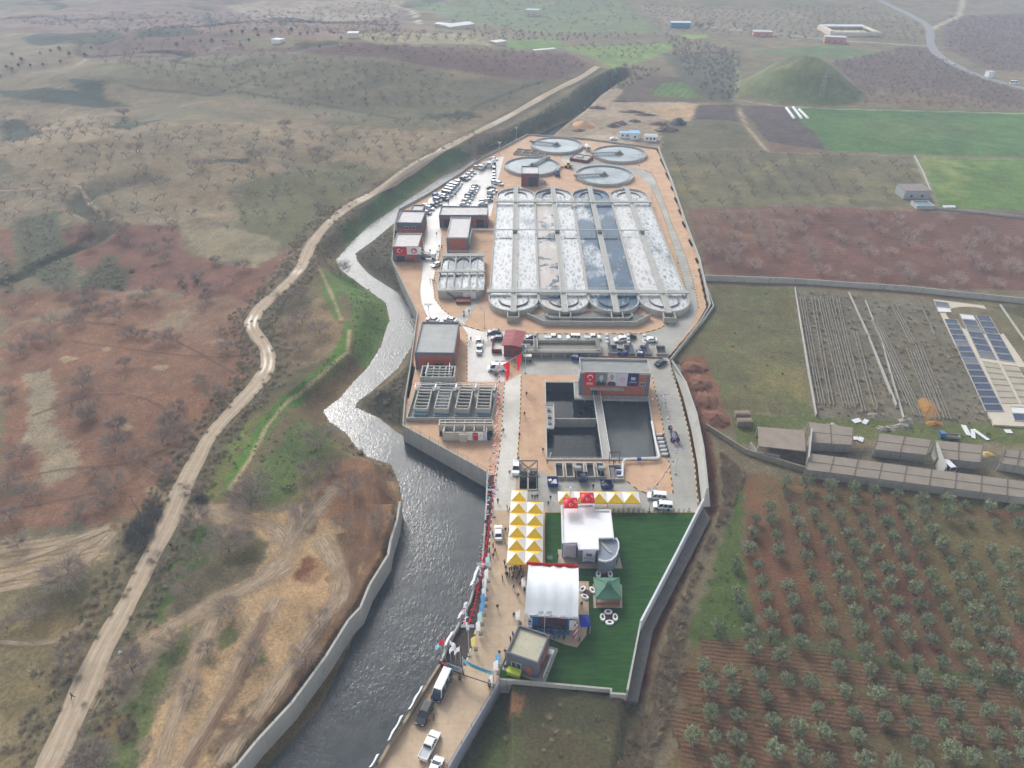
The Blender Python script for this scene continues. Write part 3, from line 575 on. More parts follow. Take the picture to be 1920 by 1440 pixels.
sheet('lawn',[(1022,961),(1310,961),(1264,1050),(1197,1180),(1172,1304),(1040,1288),(938,1276),(935,1262),(950,1225),(1000,1165),(1022,1100)],LAWN,.008)
SOILO=sheet('planting_soil',[(911,892),(928,890),(924,950),(919,992),(915,1032),(910,1072),(905,1112),(897,1152),(888,1192),(878,1227),(866,1258),(827,1243),(840,1211),(855,1184),(868,1159),(881,1132),(890,1100),(903,1063),(909,1000),(912,950)],SOIL,.012)
sheet('paving',[(1027,1196),(1060,1209),(1082,1214),(1099,1192),(1104,1150),(1104,1090),(992,1090),(990,1160)],BEIGE,.018)
sheet('paving',[(1046,1030),(1158,1030),(1167,1066),(1078,1066),(1076,1058),(1046,1056)],flatm('stone terrace',(168,152,138),.8,.1),.018)
sheet('paving',[(1111,1096),(1166,1096),(1167,1140),(1113,1140)],flatm('stone terrace',(168,152,138)),.022)
sheet('path',[(742+150,560),(905,556),(868,612),(853,600)],ASPH,.012)
# yellow and black kerbs, each one low step
KY=plain('kerb yellow',(206,176,92),.7);KB=plain('kerb black',(50,48,46),.7);KG=flatm('kerb stone',(168,160,150),.8,.1)
def kerb(pts,mat2=True,h=.13,step=1.1):
    w=PL(pts); mb=MB(); k=0
    for a,b in zip(w,w[1:]):
        n=max(1,round((b-a).length/step)); 
        for i in range(n):
            p,q=a.lerp(b,i/n),a.lerp(b,(i+1)/n); mb.bar(p+Vector((0,0,h/2)),q+Vector((0,0,h/2)),.22,h,m=k%2); k+=1
    struct('kerb',mb,[KY if mat2 else KG,KB if mat2 else KG])
KY,KB_=plain('kerb white',(206,202,194),.7),KY; kerb([(868,1258),(880,1225),(890,1190),(900,1150),(907,1110),(912,1070),(917,1030),(920,990),(925,930),(930,900),(935,860),(940,815),(943,770),(946,719)])
KY=KB_; kerb([(977,702),(976,760),(973,820),(968,880)]);kerb([(1222,704),(1262,925)][:1]+[(1240,780),(1254,868),(1262,925)]);kerb([(1258,690),(1275,745),(1290,805),(1302,870),(1309,948)])
kerb([(1206,318),(1224,326),(1242,370),(1260,420),(1286,480),(1304,545),(1310,578)]);kerb([(950,622),(1000,626),(1200,626),(1234,617),(1268,599),(1289,572),(1283,530),(1262,460),(1242,400),(1222,352)])
kerb([(829,440),(826,470),(818,500),(812,530),(815,560),(830,580),(855,600),(872,611),(905,621)]);kerb([(797,440),(793,490),(790,520),(787,545),(790,568),(799,590),(808,603)],False);kerb([(876,625),(876,716)]);kerb([(1170,898),(1195,918),(1212,925)])
# ------------------------------------------------------------ site walls
def sitewall(label,pts,z1,t=.35,mat=CONC,z0=-5,fence=0):
    w=PL(pts); c=sum(w,Vector())/len(w); c.z=0
    r=thing('boundary_wall',c,label,'wall')
    MB().wall(w,z0,z1,t).build('wall',mat,r)
    if fence:
        mb=MB()
        for a,b in zip(w,w[1:]):
            n=max(1,int((b-a).length/3.0))
            for i in range(n+1):
                q=a.lerp(b,i/n); q.z=z1; mb.bar(q,q+Vector((0,0,fence)),.07)
            for k in(.5,1): mb.bar(Vector((a.x,a.y,z1+fence*k)),Vector((b.x,b.y,z1+fence*k)),.03)
        mb.build('railing',STEELD,r)
    return r
sitewall('low tan wall with posts along the river beside the entrance road',[(598,1690),(690,1465),(709,1440),(734,1395),(774,1335),(800,1290),(825,1250)],.9,.5,flatm('tan wall',(150,134,110),.85,.15),-5,1.0)
sitewall('pale narrow river wall beside the dark planting strip with bunting',[(826,1249),(841,1211),(856,1184),(869,1159),(882,1132),(891,1100),(903,1063),(906,1040),(909,1000),(912,950),(914,890)],1.0,.35,CONC2,-5)
sitewall('tall grey retaining wall slanting into the river beside the filter tanks',[(914,890),(756,802)],1.0,.4,CONC,-7,1.1)
sitewall('grey river wall climbing past the filters and the flat roofed workshop',[(756,802),(760,750),(770,690),(783,590)],.9,.35,CONC,-5)
sitewall('grey river wall below the building hung with two flags',[(783,590),(735,490),(741,420),(748,396)],.9,.35,CONC,-5)
sitewall('long thin river wall behind the crowded car park',[(748,396),(800,368),(850,336),(905,297),(945,278),(990,254)],1.1,.35,CONC,-5)
sitewall('low wall closing the plant behind the round tanks',[(990,254),(1100,262),(1234,280)],.9,.3,CONC,-3)
sitewall('long straight wall along the orange verge right of the round tanks',[(1234,280),(1260,345),(1285,420),(1311,490),(1331,577)],1.5,.35,CONC2,-3)
sitewall('wall with a dark gap outside the curve of the perimeter road',[(1331,577),(1310,612),(1256,680)],1.5,.35,CONC,-3)
# tall leaning wall beside the pool road
b_=PL([(1262,690),(1281,745),(1296,805),(1308,870),(1316,950)]); t_=[P(x,y,2.6) for x,y in [(1259,676),(1284,716),(1304,774),(1317,838),(1325,915)]]
r=thing('retaining_wall',b_[2],'tall pale leaning wall along the right of the pool road','wall'); mb=MB()
for i in range(4):
    mb.quad(b_[i],b_[i+1],t_[i+1],t_[i]); o1=Vector((.5,0,0)); mb.quad(t_[i],t_[i+1],t_[i+1]+o1,t_[i]+o1); mb.quad(t_[i]+o1,t_[i+1]+o1,Vector((t_[i+1].x+.6,t_[i+1].y,-3)),Vector((t_[i].x+.6,t_[i].y,-3)))
mb.quad(b_[4],Vector((b_[4].x+2,b_[4].y,0)),t_[4]+o1,t_[4]); mb.build('wall',CONC2,r)
sitewall('white topped wall bending round the green lawn',[(1316,950),(1266,1050),(1199,1180)],2.6,.4,plain('bluish white wall',(196,200,206),.7),-3)
sitewall('short thin wall at the lower right corner of the lawn',[(1199,1180),(1174,1308)],2.4,.35,CONC2,-3)
sitewall('concrete panel wall closing the lower edge of the lawn',[(1174,1308),(1145,1306),(1145,1298),(935,1279)],1.1,.35,CONC,-3)
sitewall('bluish wall with posts right of the entrance road',[(936,1282),(866,1400),(840,1445),(815,1500),(722,1690)],1.0,.35,flatm('blue grey wall',(138,142,152),.8,.12),-4,.9)
r=thing('river_wall',WALLL[4],'long pale concrete flood wall on the left bank of the river','wall'); MB().wall([Vector((p.x+.4,p.y)) for p in WALLL],-6,.55,.5).build('wall',CONC2,r)
mb=MB()
for a,b in zip(WALLL,WALLL[1:]):
    n=max(1,int((b-a).length/3.2))
    for i in range(n): q=a.lerp(b,i/n); mb.bar(Vector((q.x+.3,q.y,.5)),Vector((q.x+.3,q.y,1.5)),.07)
mb.build('railing',STEELD,r)
# concrete apron outside the lawn wall
struct('apron',MB().prism([(p.x,p.y) for p in PL([(1314,944),(1332,972),(1225,1180),(1196,1316),(1174,1312),(1203,1180),(1268,1056)],-.6)],-3,-.6),CONCD)
struct('apron',MB().prism([(p.x,p.y) for p in PL([(1256,684),(1290,668),(1275,700),(1266,716)],-.5)],-3,-.5),CONCD)
r=thing('outer_wall',P(1320,600),'second lower wall outside the curved corner of the plant','wall'); MB().wall(PL([(1318,523),(1337,578),(1322,600),(1270,662)],0),-2,1.2,.3).build('wall',CONC,r)
# ------------------------------------------------------------ water for tanks
def tankwater(name,foam=0.,scum=0.,blue=(.05,.085,.125),cell=.62,rough=.06):
    t=NT(name); p=t.geo(); L=(*blue,1); D=tuple(x*.6 for x in blue)+(1,)
    c=t.mix(t.ramp(t.noise(.08,3,p),.35,.7),D,L); ro=rough
    q=t.scale(p,(1.15,.38,1)); 
    dis=t.n('ShaderNodeTexNoise',i_Vector=q,i_Scale=.5,i_Detail=3); wv=t.n('ShaderNodeVectorMath',operation='MULTIPLY_ADD',i_0=dis.outputs['Color'],i_1=(1.8,1.8,0),i_2=q).outputs[0]
    vo=t.n('ShaderNodeTexVoronoi',feature='DISTANCE_TO_EDGE',i_Vector=wv,i_Scale=cell).outputs['Distance']
    web=t.ramp(vo,.0,.42,(1,1,1,1),(0,0,0,1)); big=t.noise(.09,4,p,.6,.5); fine=t.noise(1.3,3,p)
    if scum:
        s=t.ramp(big,.62-scum*.4,.66-scum*.4); s=t.mth('MULTIPLY',s,.92); c=t.mix(s,c,t.mix(t.ramp(fine,.3,.7),(*lin((168,158,152)),1),(*lin((188,180,174)),1)))
        ro=t.mix(s,(rough,)*3+(1,),(.5,.5,.5,1))
    if foam:
        c=t.mix(min(.85,foam*.8),c,t.mix(t.ramp(t.noise(.25,4,p),.35,.65),(*lin((96,104,114)),1),(*lin((156,158,162)),1))) if foam>.6 else c
        b2=t.noise(.07,4,t.scale(p,(1.6,.6,1)),.65); f=t.mth('MULTIPLY',t.mth('MAXIMUM',web,t.ramp(fine,.5,.7)),t.ramp(b2,.58-foam*.35,.72-foam*.35)); f=t.mth('MULTIPLY',f,t.mth('ADD',.5,t.mth('MULTIPLY',t.noise(.3,4,t.scale(p,(1,.4,1))),.6)))
        c=t.mix(f,c,(*lin((212,213,213)),1))
    t.set(Base_Color=c,Roughness=ro,IOR=1.33); t.bump(t.mth('ADD',t.noise(.9,2,p),t.mth('MULTIPLY',web,.5)),.12,.3); return t.m
FOAM1=tankwater('white foam water',1.0,.0,(.10,.14,.18)); FOAM2=tankwater('part foamed water',.75,.0,(.10,.15,.20)); SCUM=tankwater('brown scum on blue water',.25,.45); BLUEW=tankwater('blue tank water',.28,.0,(.06,.12,.19)); BLUEP=tankwater('still blue tank water',.1,.0,(.055,.11,.18)); SCF=tankwater('scum and foam water',.75,.55); CLEAR=tankwater('clear settled water',0,0,(.30,.36,.39)); BLACKW=tankwater('black pool water',0,0,(.012,.016,.02),rough=.1); GREYW=tankwater('grey pool water',0,.0,(.12,.13,.13),rough=.14)
# ------------------------------------------------------------ aeration basin
ZB,ZWt=2.3,1.55
fb,WB=frpx((917,548),(1288,550),ZB); LB=86.4; wB=WB/4
rt=thing('aeration_basin',fb.p(WB/2,LB/2),'huge rectangular basin of four long round ended tanks full of foaming water','treatment tank')
def stad(c,R_,v0,v1,n=14): return [fb.p(c+R_*math.cos(a),v1+R_*math.sin(a)) for a in[math.pi*i/n for i in range(n+1)]]+[fb.p(c+R_*math.cos(a),v0+R_*math.sin(a)) for a in[math.pi+math.pi*i/n for i in range(n+1)]]
V0,V1=-4.6,LB+10.5
lanes=[FOAM1,FOAM2,SCUM,FOAM1,BLUEW,BLUEP,SCF,FOAM2]
for i in range(4):
    c=wB*(i+.5); Rr=wB/2-.2
    MB().wall(stad(c,Rr,V0,V1),0,ZB,.4,closed=True).build('tank_wall',CONC2,rt)
    for s in(0,1):
        n=14; h=[fb.p(c+Rr*math.cos(a),V1+Rr*math.sin(a)) for a in[(math.pi/2)*(k/n)+(math.pi/2)*s for k in range(n+1)]]
        g=[fb.p(c+Rr*math.cos(a),V0+Rr*math.sin(a)) for a in[math.pi+(math.pi/2)*(k/n)+(math.pi/2)*(1-s) for k in range(n+1)]]
        poly=h+g if s else g+h
        w=MB().flat([poly],ZWt).build('basin_water',lanes[2*i+1-s],rt)
    d=MB(); fb.box(d,c-.75,c+.75,V0-Rr-.4,V1+Rr+.4,.1,ZB-.1); fb.box(d,c-1.0,c+1.0,V0-Rr-1,V1+Rr+1,ZB-.1,ZB+.16); d.build('divider_walkway',CONC2,rt)
    rl=MB()
    for sgn in(-1,1): rl.rail([fb.p(c+sgn*.95,V0-Rr,ZB+.16),fb.p(c+sgn*.95,V1+Rr,ZB+.16)],1.0,.03,3.2)
    rl.build('railing',RAILM,rt)
    for(vc,sg) in((V0,-1),(V1,1)):
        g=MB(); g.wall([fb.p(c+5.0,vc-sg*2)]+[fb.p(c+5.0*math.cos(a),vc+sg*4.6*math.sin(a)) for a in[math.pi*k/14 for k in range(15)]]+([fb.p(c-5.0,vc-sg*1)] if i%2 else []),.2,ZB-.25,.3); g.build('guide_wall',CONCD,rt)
    b=MB(); e=V0-Rr
    big=i in(0,3)
    fb.box(b,c-2.0,c+2.0,e-4.2,e-3.9,0,ZB-.1);fb.box(b,c-2.0,c-1.7,e-3.9,e-.4,0,ZB-.1);fb.box(b,c+1.7,c+2.0,e-3.9,e-.4,0,ZB-.1);fb.box(b,c-1.7,c+1.7,e-3.9,e-.4,.1,.9)
    b.build('outlet_box',CONC,rt)
    b=MB(); fb.box(b,c-1.6,c+1.6,V1+Rr+.6,V1+Rr+2.6,0,ZB+.2); b.build('outlet_box',CONC,rt)
for v in(-.9,LB-.4):
    d=MB(); fb.box(d,-.8,WB+.6,v,v+1.9,ZB+.18,ZB+.62); d.build('cross_walkway',CONC2,rt)
    rl=MB()
    for k in(.08,1.82): rl.rail([fb.p(-.7,v+k,ZB+.62),fb.p(WB+.5,v+k,ZB+.62)],1.0,.03,2.4)
    rl.build('railing',RAILM,rt)
d=MB(); fb.box(d,WB*.5-1.0,WB*.5+.9,LB-5,LB-.5,ZB-.2,ZB+.3); d.build('platform',CONC2,rt)
# long baffles seen under the surface line
for i,cs in((0,(.1,.4)),(1,(.0,.35)),(1,(.62,.95)),(2,(.1,.4)),(2,(.55,.9))):
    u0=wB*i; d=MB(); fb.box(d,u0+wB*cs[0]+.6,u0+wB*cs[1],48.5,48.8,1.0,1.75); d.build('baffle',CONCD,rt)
vp=fb.uv(P(1100,432,3.4))[1]
pp=MB(); pp.tube([fb.p(-9,vp,3.6),fb.p(WB*.915,vp,3.6)],.28,8); pp.tube([fb.p(-9,vp,3.6),fb.p(-9.4,vp-9,3.6),fb.p(-9.4,vp-9,.2)],.28,8)
for i in range(4):
    c=wB*(i+.5); fb.box(pp,c-.9,c+.9,vp-1.2,vp+.6,ZB+.16,ZB+1.0,1); 
    for q in(-3,3): pp.bar(fb.p(c+q,vp,1),fb.p(c+q,vp,3.4),.12)
pp.build('air_pipe',[RAILM,CONCD],rt)
# front collecting channel
ch=[P(988,586,2),P(1020,601,2),P(1192,602,2),P(1220,588,2)]; chi=[P(1024,590,1.9),P(1032,594,1.9),P(1178,595,1.9),P(1186,590,1.9)]
m_=MB().wall(ch,0,1.9,.35); m_.wall([P(1026,586,1.9)]+chi+[P(1184,586,1.9)],0,1.8,.3); m_.build('collecting_channel',CONC,rt)
MB().flat([[ch[0],ch[1],ch[2],ch[3],P(1185,584,2),P(1022,584,2)]],1.0).build('channel_water',GREYW,rt)
rl=MB(); rl.rail([P(990,577,2.3),P(1030,577,2.3),P(1040,584,2.3),P(1170,585,2.3),P(1186,577,2.3),P(1216,578,2.3)],1,.03,2.5); rl.build('railing',RAILM,rt)
# ------------------------------------------------------------ clarifiers
CL=[((1044,271),'far left round settling tank with its bridge reaching left',160),((1161.5,287),'far right round settling tank beside the orange verge',186),((998,310),'round settling tank behind the small brick building with a dark doorway',55),((1133,327),'nearest round settling tank right of the rubble heap',190)]
for (c,lb,an) in CL:
    o=P(c[0],c[1],1.4); o.z=0; r=thing('settling_tank',o,lb,'treatment tank','round settling tanks'); n=48; Rc=14.4
    ring=lambda q:[(o.x+q*math.cos(2*math.pi*k/n),o.y+q*math.sin(2*math.pi*k/n)) for k in range(n)]
    MB().wall(ring(Rc-.2),0,1.5,.45,closed=True).build('tank_wall',CONC,r)
    MB().wall(ring(Rc-1.6),.3,1.12,.16,closed=True).build('overflow_weir',CONCD,r)
    MB().flat([ring(Rc-.35)],.95).build('tank_water',CLEAR,r)
    f=Fr(o,R(an)); b=MB(); f.box(b,-.8,Rc+.6,-.75,.75,1.75,2.0); f.box(b,Rc-.2,Rc+1.2,-1.1,1.1,1.5,2.1)
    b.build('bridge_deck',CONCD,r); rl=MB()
    for s in(-.7,.7):
        rl.rail([f.p(-.6,s,2),f.p(Rc+.5,s,2)],1.0,.035,1.6); rl.bar(f.p(0,s,1.5),f.p(Rc,s,1.5),.12)
        for k in range(8): rl.bar(f.p(k*1.7,s,1.3+.45*(k%2)),f.p(k*1.7+1.7,s,1.3+.45*((k+1)%2)),.06)
    rl.build('railing',RAILM,r)
    cc=MB().cyl((o.x,o.y,.2),(o.x,o.y,1.3),2.3,20); cc.cyl((o.x,o.y,1.3),(o.x,o.y,2.2),1.1,16); cc.cyl((o.x,o.y,2.2),(o.x,o.y,2.9),.35,10); cc.build('centre_column',CONCD,r)
# ------------------------------------------------------------ small three-lane tank in front
f,wS=frpx((820,545),(908,544),3.0); hS=3.0; vS=f.uv(P(850,478,3))[1]
r=thing('selector_tank',f.p(wS/2,vS/2),'compact concrete tank of three round ended lanes with a banner on its front','treatment tank')
oc=[f.p(.4,0),f.p(wS-3.2,-1.0),f.p(wS-.4,1.2),f.p(wS,6),f.p(wS-.4,vS),f.p(.6,vS),f.p(-.2,8)]
MB().wall(oc,0,hS,.35,closed=True).build('tank_wall',CONC2,r); MB().flat([oc],2.3).build('tank_water',tankwater('rippled blue water',.35,0,(.06,.10,.15)),r)
d=MB()
for k in(1,2): f.box(d,wS*k/3-.3,wS*k/3+.3,.5,vS-.3,.2,hS+.1)
for k in(.5,1.5,2.5): f.box(d,wS*k/3-.15,wS*k/3+.15,2.5,vS-4,.2,hS-.1); d.wall([f.p(wS*k/3+2.2*math.cos(a),vS-4.2+2.6*math.sin(a)) for a in[math.pi*q/10 for q in range(11)]],.3,hS,.35); d.wall([f.p(wS*k/3+1.9*math.cos(a),3.2-2.2*math.sin(a)) for a in[math.pi*q/10 for q in range(11)]],.3,hS-.2,.3)
d.build('divider_wall',CONC,r)
for bx in((-.6,wS+.2,vS*.47,vS*.47+1.5,hS+.05,hS+.4),(.2,wS-.2,vS-1.6,vS+1.0,hS-.2,hS+.25),(0,wS,.2,1.5,hS-.3,hS+.05)): d=MB(); f.box(d,*bx); d.build('walkway',CONC2,r)
for v in(vS*.47,vS*.47+1.4,vS+.9,.2): rl=MB(); rl.rail([f.p(0,v,hS+.3),f.p(wS,v,hS+.3)],1,.03,1.8); rl.build('railing',RAILM,r)
d=MB()
for k in range(9): f.box(d,3+k*.42,3.5+k*.42,-1.6-.12*k*0,-.5,hS-.35*k-.3,hS-.35*k-.15)
d.build('steps',CONCD,r); st=MB(); f.box(st,6.6,11.6,-4.6,-1.2,0,1.1); st.build('pump_block',flatm('brown brick block',(112,66,52)),r)
SEL=(f,wS,hS)
# ------------------------------------------------------------ text, emblems, banners (flat cloth with real thickness)
RED=plain('flag red',(214,26,40),.7); FWHITE=plain('flag white',(236,238,242),.7); NAVY=plain('navy cloth',(34,44,92),.7); LBLUE=plain('light blue cloth',(150,206,222),.7); TEALTXT=plain('teal ink',(36,96,120),.7); BLUE=plain('strong blue cloth',(24,120,190),.6); DBLUE=plain('dark blue plastic',(34,64,128),.5); YEL=plain('tent yellow',(255,208,44),.6); TENTW=plain('tent white',(250,251,252),.6); GRN=flatm('green roof sheet',(70,112,92),.6,.1); WOODB=flatm('varnished wood',(150,98,62),.6,.2); GLASS=plain('dark window glass',(52,62,72),.15,0,.6); DOORD=plain('dark door opening',(34,32,34),.7); BLACK=plain('black plastic',(28,28,30),.5)
ROOFG=flatm('stained flat roof',(168,168,168),.9,.2,.45,fine=2.5,stain=((112,110,108),.5)); ROOFT=flatm('sandy flat roof',(172,168,148),.9,.12,.5,stain=((120,116,100),.5)); ROOFW=flatm('white membrane roof',(222,223,226),.7,.05,.3); ROOFR=flatm('pale wet roof',(198,194,194),.8,.16,.4,fine=2,stain=((128,120,118),.7))
t=NT('terracotta cladding'); p=t.geo(); sp=t.n('ShaderNodeSeparateXYZ',i_0=p); xy=t.n('ShaderNodeCombineXYZ',i_0=t.mth('ADD',sp.outputs[0],sp.outputs[1]),i_1=sp.outputs[2]).outputs[0]
br=t.n('ShaderNodeTexBrick',i_Vector=xy,i_Scale=1,i_Color1=(*lin((150,76,56)),1),i_Color2=(*lin((166,88,64)),1),i_Mortar=(*lin((120,70,56)),1)); br.inputs['Brick Width'].default_value=.6; br.inputs['Row Height'].default_value=.25; br.inputs['Mortar Size'].default_value=.02
t.set(Base_Color=t.mix(t.mth('MULTIPLY',t.ramp(t.noise(.6,4),.45,.75),.35),br.outputs[0],(*lin((112,62,52)),1)),Roughness=.8); TERRA=t.m; DTERRA=flatm('dark brick red',(112,50,48),.8,.15)
def star(r,cx=0,cy=0,n=5,q=.4,rot=math.pi/2): return [(cx+(r if k%2==0 else r*q)*math.cos(rot+math.pi*k/n),cy+(r if k%2==0 else r*q)*math.sin(rot+math.pi*k/n)) for k in range(2*n)]
def disc(r,cx=0,cy=0,n=20): return [(cx+r*math.cos(2*math.pi*k/n),cy+r*math.sin(2*math.pi*k/n)) for k in range(n)]
def crescent(r,cx,cy,ang=0):
    n=16; a0=R(38); o=[(math.cos(a),math.sin(a)) for a in[a0+(2*math.pi-2*a0)*k/n for k in range(n+1)]]
    r2=.8; c2=.24; a1=math.atan2(o[0][1],o[0][0]-c2); i=[(c2+r2*math.cos(a),r2*math.sin(a)) for a in[a1+(2*math.pi-2*a1)*k/n for k in range(n+1)]]
    return [(cx+r*(x*math.cos(ang)-y*math.sin(ang)),cy+r*(x*math.sin(ang)+y*math.cos(ang))) for x,y in o+i[::-1]]
def gear(r,cx,cy,n=10): 
    l=[]
    for k in range(4*n): 
        q=r if k%4 in(1,2) else r*.84; a=2*math.pi*k/(4*n); l.append((cx+q*math.cos(a),cy+q*math.sin(a)))
    return l
def ringpoly(r0,r1,cx,cy,n=24): return [[(cx+r1*math.cos(2*math.pi*k/n),cy+r1*math.sin(2*math.pi*k/n)) for k in range(n)],[(cx+r0*math.cos(-2*math.pi*k/n),cy+r0*math.sin(-2*math.pi*k/n)) for k in range(n)]]
class Cloth:
    "a hanging sheet: origin lower left, ex along, ey up, ez outwards; designs are laid on it as thin appliques"
    def __init__(s,o,ex,ey,w,h,wave=.05): s.o=Vector(o);s.ex=Vector(ex).normalized();s.ey=Vector(ey).normalized();s.ez=s.ex.cross(s.ey);s.w=w;s.h=h;s.wave=wave;s.ph=random.random()*6
    def pt(s,x,y,k=0): return s.o+s.ex*x+s.ey*y+s.ez*(k+s.wave*math.sin(x*2.2+y*.9+s.ph)*(1-.6*y/s.h))
    def sheet(s,name,mat,par,nx=10,ny=6):
        mb=MB()
        for side,k in((0,0),(1,-.03)):
            vs=[s.pt(s.w*i/nx,s.h*j/ny,k) for j in range(ny+1) for i in range(nx+1)]; fs=[(j*(nx+1)+i,j*(nx+1)+i+1,(j+1)*(nx+1)+i+1,(j+1)*(nx+1)+i) for j in range(ny) for i in range(nx)]
            mb.add(vs,fs if not side else [f[::-1] for f in fs])
        return mb.build(name,mat,par)
    def deco(s,name,loops,mat,par,k=.035):
        mb=MB()
        for lp in loops:
            g=MB().flat(lp if isinstance(lp[0],list) else [lp],0); mb.add([s.pt(v[0],v[1],k+.004*random.random()) for v in g.v],g.f)
        return mb.build(name,mat,par)
    def text(s,txt,x,y,size,mat,par,name='lettering',k=.05):
        cu=bpy.data.curves.new('t','FONT'); cu.body=txt; cu.size=size; cu.align_x='CENTER'; cu.align_y='CENTER'; cu.resolution_u=2; to=bpy.data.objects.new('t',cu); COL.objects.link(to)
        me=bpy.data.meshes.new_from_object(to); bpy.data.objects.remove(to); mb=MB(); mb.add([s.pt(v.co.x+x,v.co.y+y,k) for v in me.vertices],[tuple(p.vertices) for p in me.polygons]); return mb.build(name,mat,par)
    def marks(s,rows,mat,par,name='lettering',k=.045):
        "lettering too small to read in the photograph: word-length strokes"
        l=[]
        for (x0,x1,y,hh) in rows:
            x=x0
            while x<x1-.05:
                w=min(random.uniform(.5,1.6)*hh,x1-x); l.append([(x,y),(x+w,y),(x+w,y+hh),(x,y+hh)]); x+=w+hh*.35
        return s.deco(name,l,mat,par,k)
def turkish(c,par,horiz=True,k=.3):
    c.sheet('cloth',RED,par)
    if horiz: m=min(c.w,c.h); c.deco('crescent',[crescent(m*.27,c.w*.36,c.h*.5)],FWHITE,par); c.deco('star',[star(m*.14,c.w*.60,c.h*.5,rot=math.pi)],FWHITE,par)
    else: m=min(c.w,c.h); c.deco('crescent',[crescent(m*.26,c.w*.5,c.h*.66,-math.pi/2)],FWHITE,par); c.deco('star',[star(m*.13,c.w*.5,c.h*.45)],FWHITE,par)
def emblem(c,par,cx,cy,r,mat=None):
    mat=mat or RED; c.deco('emblem_ring',[ringpoly(r*.8,r,cx,cy)]+[disc(r*.07,cx+r*1.12*math.cos(2*math.pi*k/16),cy+r*1.12*math.sin(2*math.pi*k/16),6) for k in range(16)],plain('emblem pink',(226,128,140),.7),par); c.deco('emblem_star',[crescent(r*.34,cx,cy,-math.pi/2),star(r*.16,cx,cy-r*.08)],mat,par)
def ilbank(c,par,cx,cy,r,mat):
    l=[]
    for i in range(-2,3):
        for j in range(-2,3):
            if abs(i)+abs(j)<=2: q=r*.21; x=cx+(i-j)*r*.25+.0; y=cy+(i+j)*r*.25*.8; l.append([(x-q,y),(x,y-q*.8),(x+q,y),(x,y+q*.8)])
    c.deco('emblem',l,mat,par); c.text('İLBANK',cx,cy-r*1.25,r*.62,mat,par)
def vface(w0,w1,ztop,h,off=.08):
    "banner on a wall running from w0 to w1"
    d=(Vector((w1.x-w0.x,w1.y-w0.y,0))); L=d.length; d.normalize(); n=Vector((d.y,-d.x,0)); return Cloth(Vector((w0.x,w0.y,ztop-h))+n*off,d,(0,0,1),L,h)
# ------------------------------------------------------------ flat roofed buildings: grey frame, terracotta panels, parapet
def building(name,label,fl,fr,bl,h,roof=ROOFG,cat='building',panels='fblr',wins=(),doors=(),frame=.9,parapet=.55,top=1.0,band=None,wallm=None,panel=None,z0=0,extra_d=0):
    f,w=frpx(fl,fr,z0+h); d=f.uv(P(*bl,z0+h))[1]+extra_d; r=thing(name,f.p(w/2,d/2,z0),label,cat); r['_']=0; del r['_']
    mb=MB(); f.box(mb,0,w,0,d,z0-.5,z0+h-parapet); mb.build('wall',wallm or GREY,r)
    pm=MB(); tt=.28
    f.box(pm,0,w,0,tt,z0+h-parapet,z0+h);f.box(pm,0,w,d-tt,d,z0+h-parapet,z0+h);f.box(pm,0,tt,tt,d-tt,z0+h-parapet,z0+h);f.box(pm,w-tt,w,tt,d-tt,z0+h-parapet,z0+h); pm.build('parapet',band or GREY,r)
    rm=MB(); f.box(rm,tt,w-tt,tt,d-tt,z0+h-parapet-.02,z0+h-parapet+.05); rm.build('roof',roof,r)
    for s in panels:
        q=MB()
        if s=='f': f.box(q,frame,w-frame,-.05,0,z0+.35,z0+h-top)
        if s=='b': f.box(q,frame,w-frame,d,d+.05,z0+.35,z0+h-top)
        if s=='l': f.box(q,-.05,0,frame,d-frame,z0+.35,z0+h-top)
        if s=='r': f.box(q,w,w+.05,frame,d-frame,z0+.35,z0+h-top)
        q.build('cladding_panel',panel or TERRA,r)
    def op(kind,s,a,b,c,e,mat):
        q=MB(); k0,k1=.055,.10
        def bx(m,u0,u1,zz0,zz1,o0,o1):
            if s=='f': f.box(m,u0,u1,-o1,-o0,z0+zz0,z0+zz1)
            elif s=='r': f.box(m,w+o0,w+o1,u0,u1,z0+zz0,z0+zz1)
            elif s=='l': f.box(m,-o1,-o0,u0,u1,z0+zz0,z0+zz1)
        bx(q,a,b,c,e,k0,k1); o=q.build(kind,mat,r); g=MB(); t=.08
        bx(g,a-t,b+t,e,e+t,k0,.16);bx(g,a-t,a,c,e,k0,.16);bx(g,b,b+t,c,e,k0,.16)
        if kind=='window': bx(g,a-t,b+t,c-t,c,k0,.16); bx(g,(a+b)/2-.04,(a+b)/2+.04,c,e,k1,.15)
        g.build('frame',RAILM if kind=='window' else GREY,o)
    for x in wins: op('window',*x,GLASS)
    for x in doors: op('door',*x[:5],x[5] if len(x)>5 else DOORD)
    return r,f,w,d
gh=building('gatehouse','small gatehouse turned to the entrance road with a sandy roof',(949,1222.8),(1009,1243.4),(973.4,1171),4.65,ROOFT,panels='r',wins=[('f',1.1,2.9,1.1,2.6)],doors=[('f',3.9,5.1,.1,2.7,TERRA),('r',1.2,2.4,.1,2.4,DTERRA)],frame=.6,top=1.4)
f,w,d=gh[1:]; q=MB(); f.box(q,-.6,w+1.6,-.7,d+.8,-.02,.09); q.build('plinth',CONC,gh[0]); q=MB(); f.box(q,w+.9,w+1.0,.3,d-.5,.09,1.0); q.build('ramp_rail',FWHITE,gh[0])
q=MB(); f.box(q,w+.1,w+1.2,d-1.6,d-.5,.1,1.2); q.build('air_unit',RAILM,gh[0])
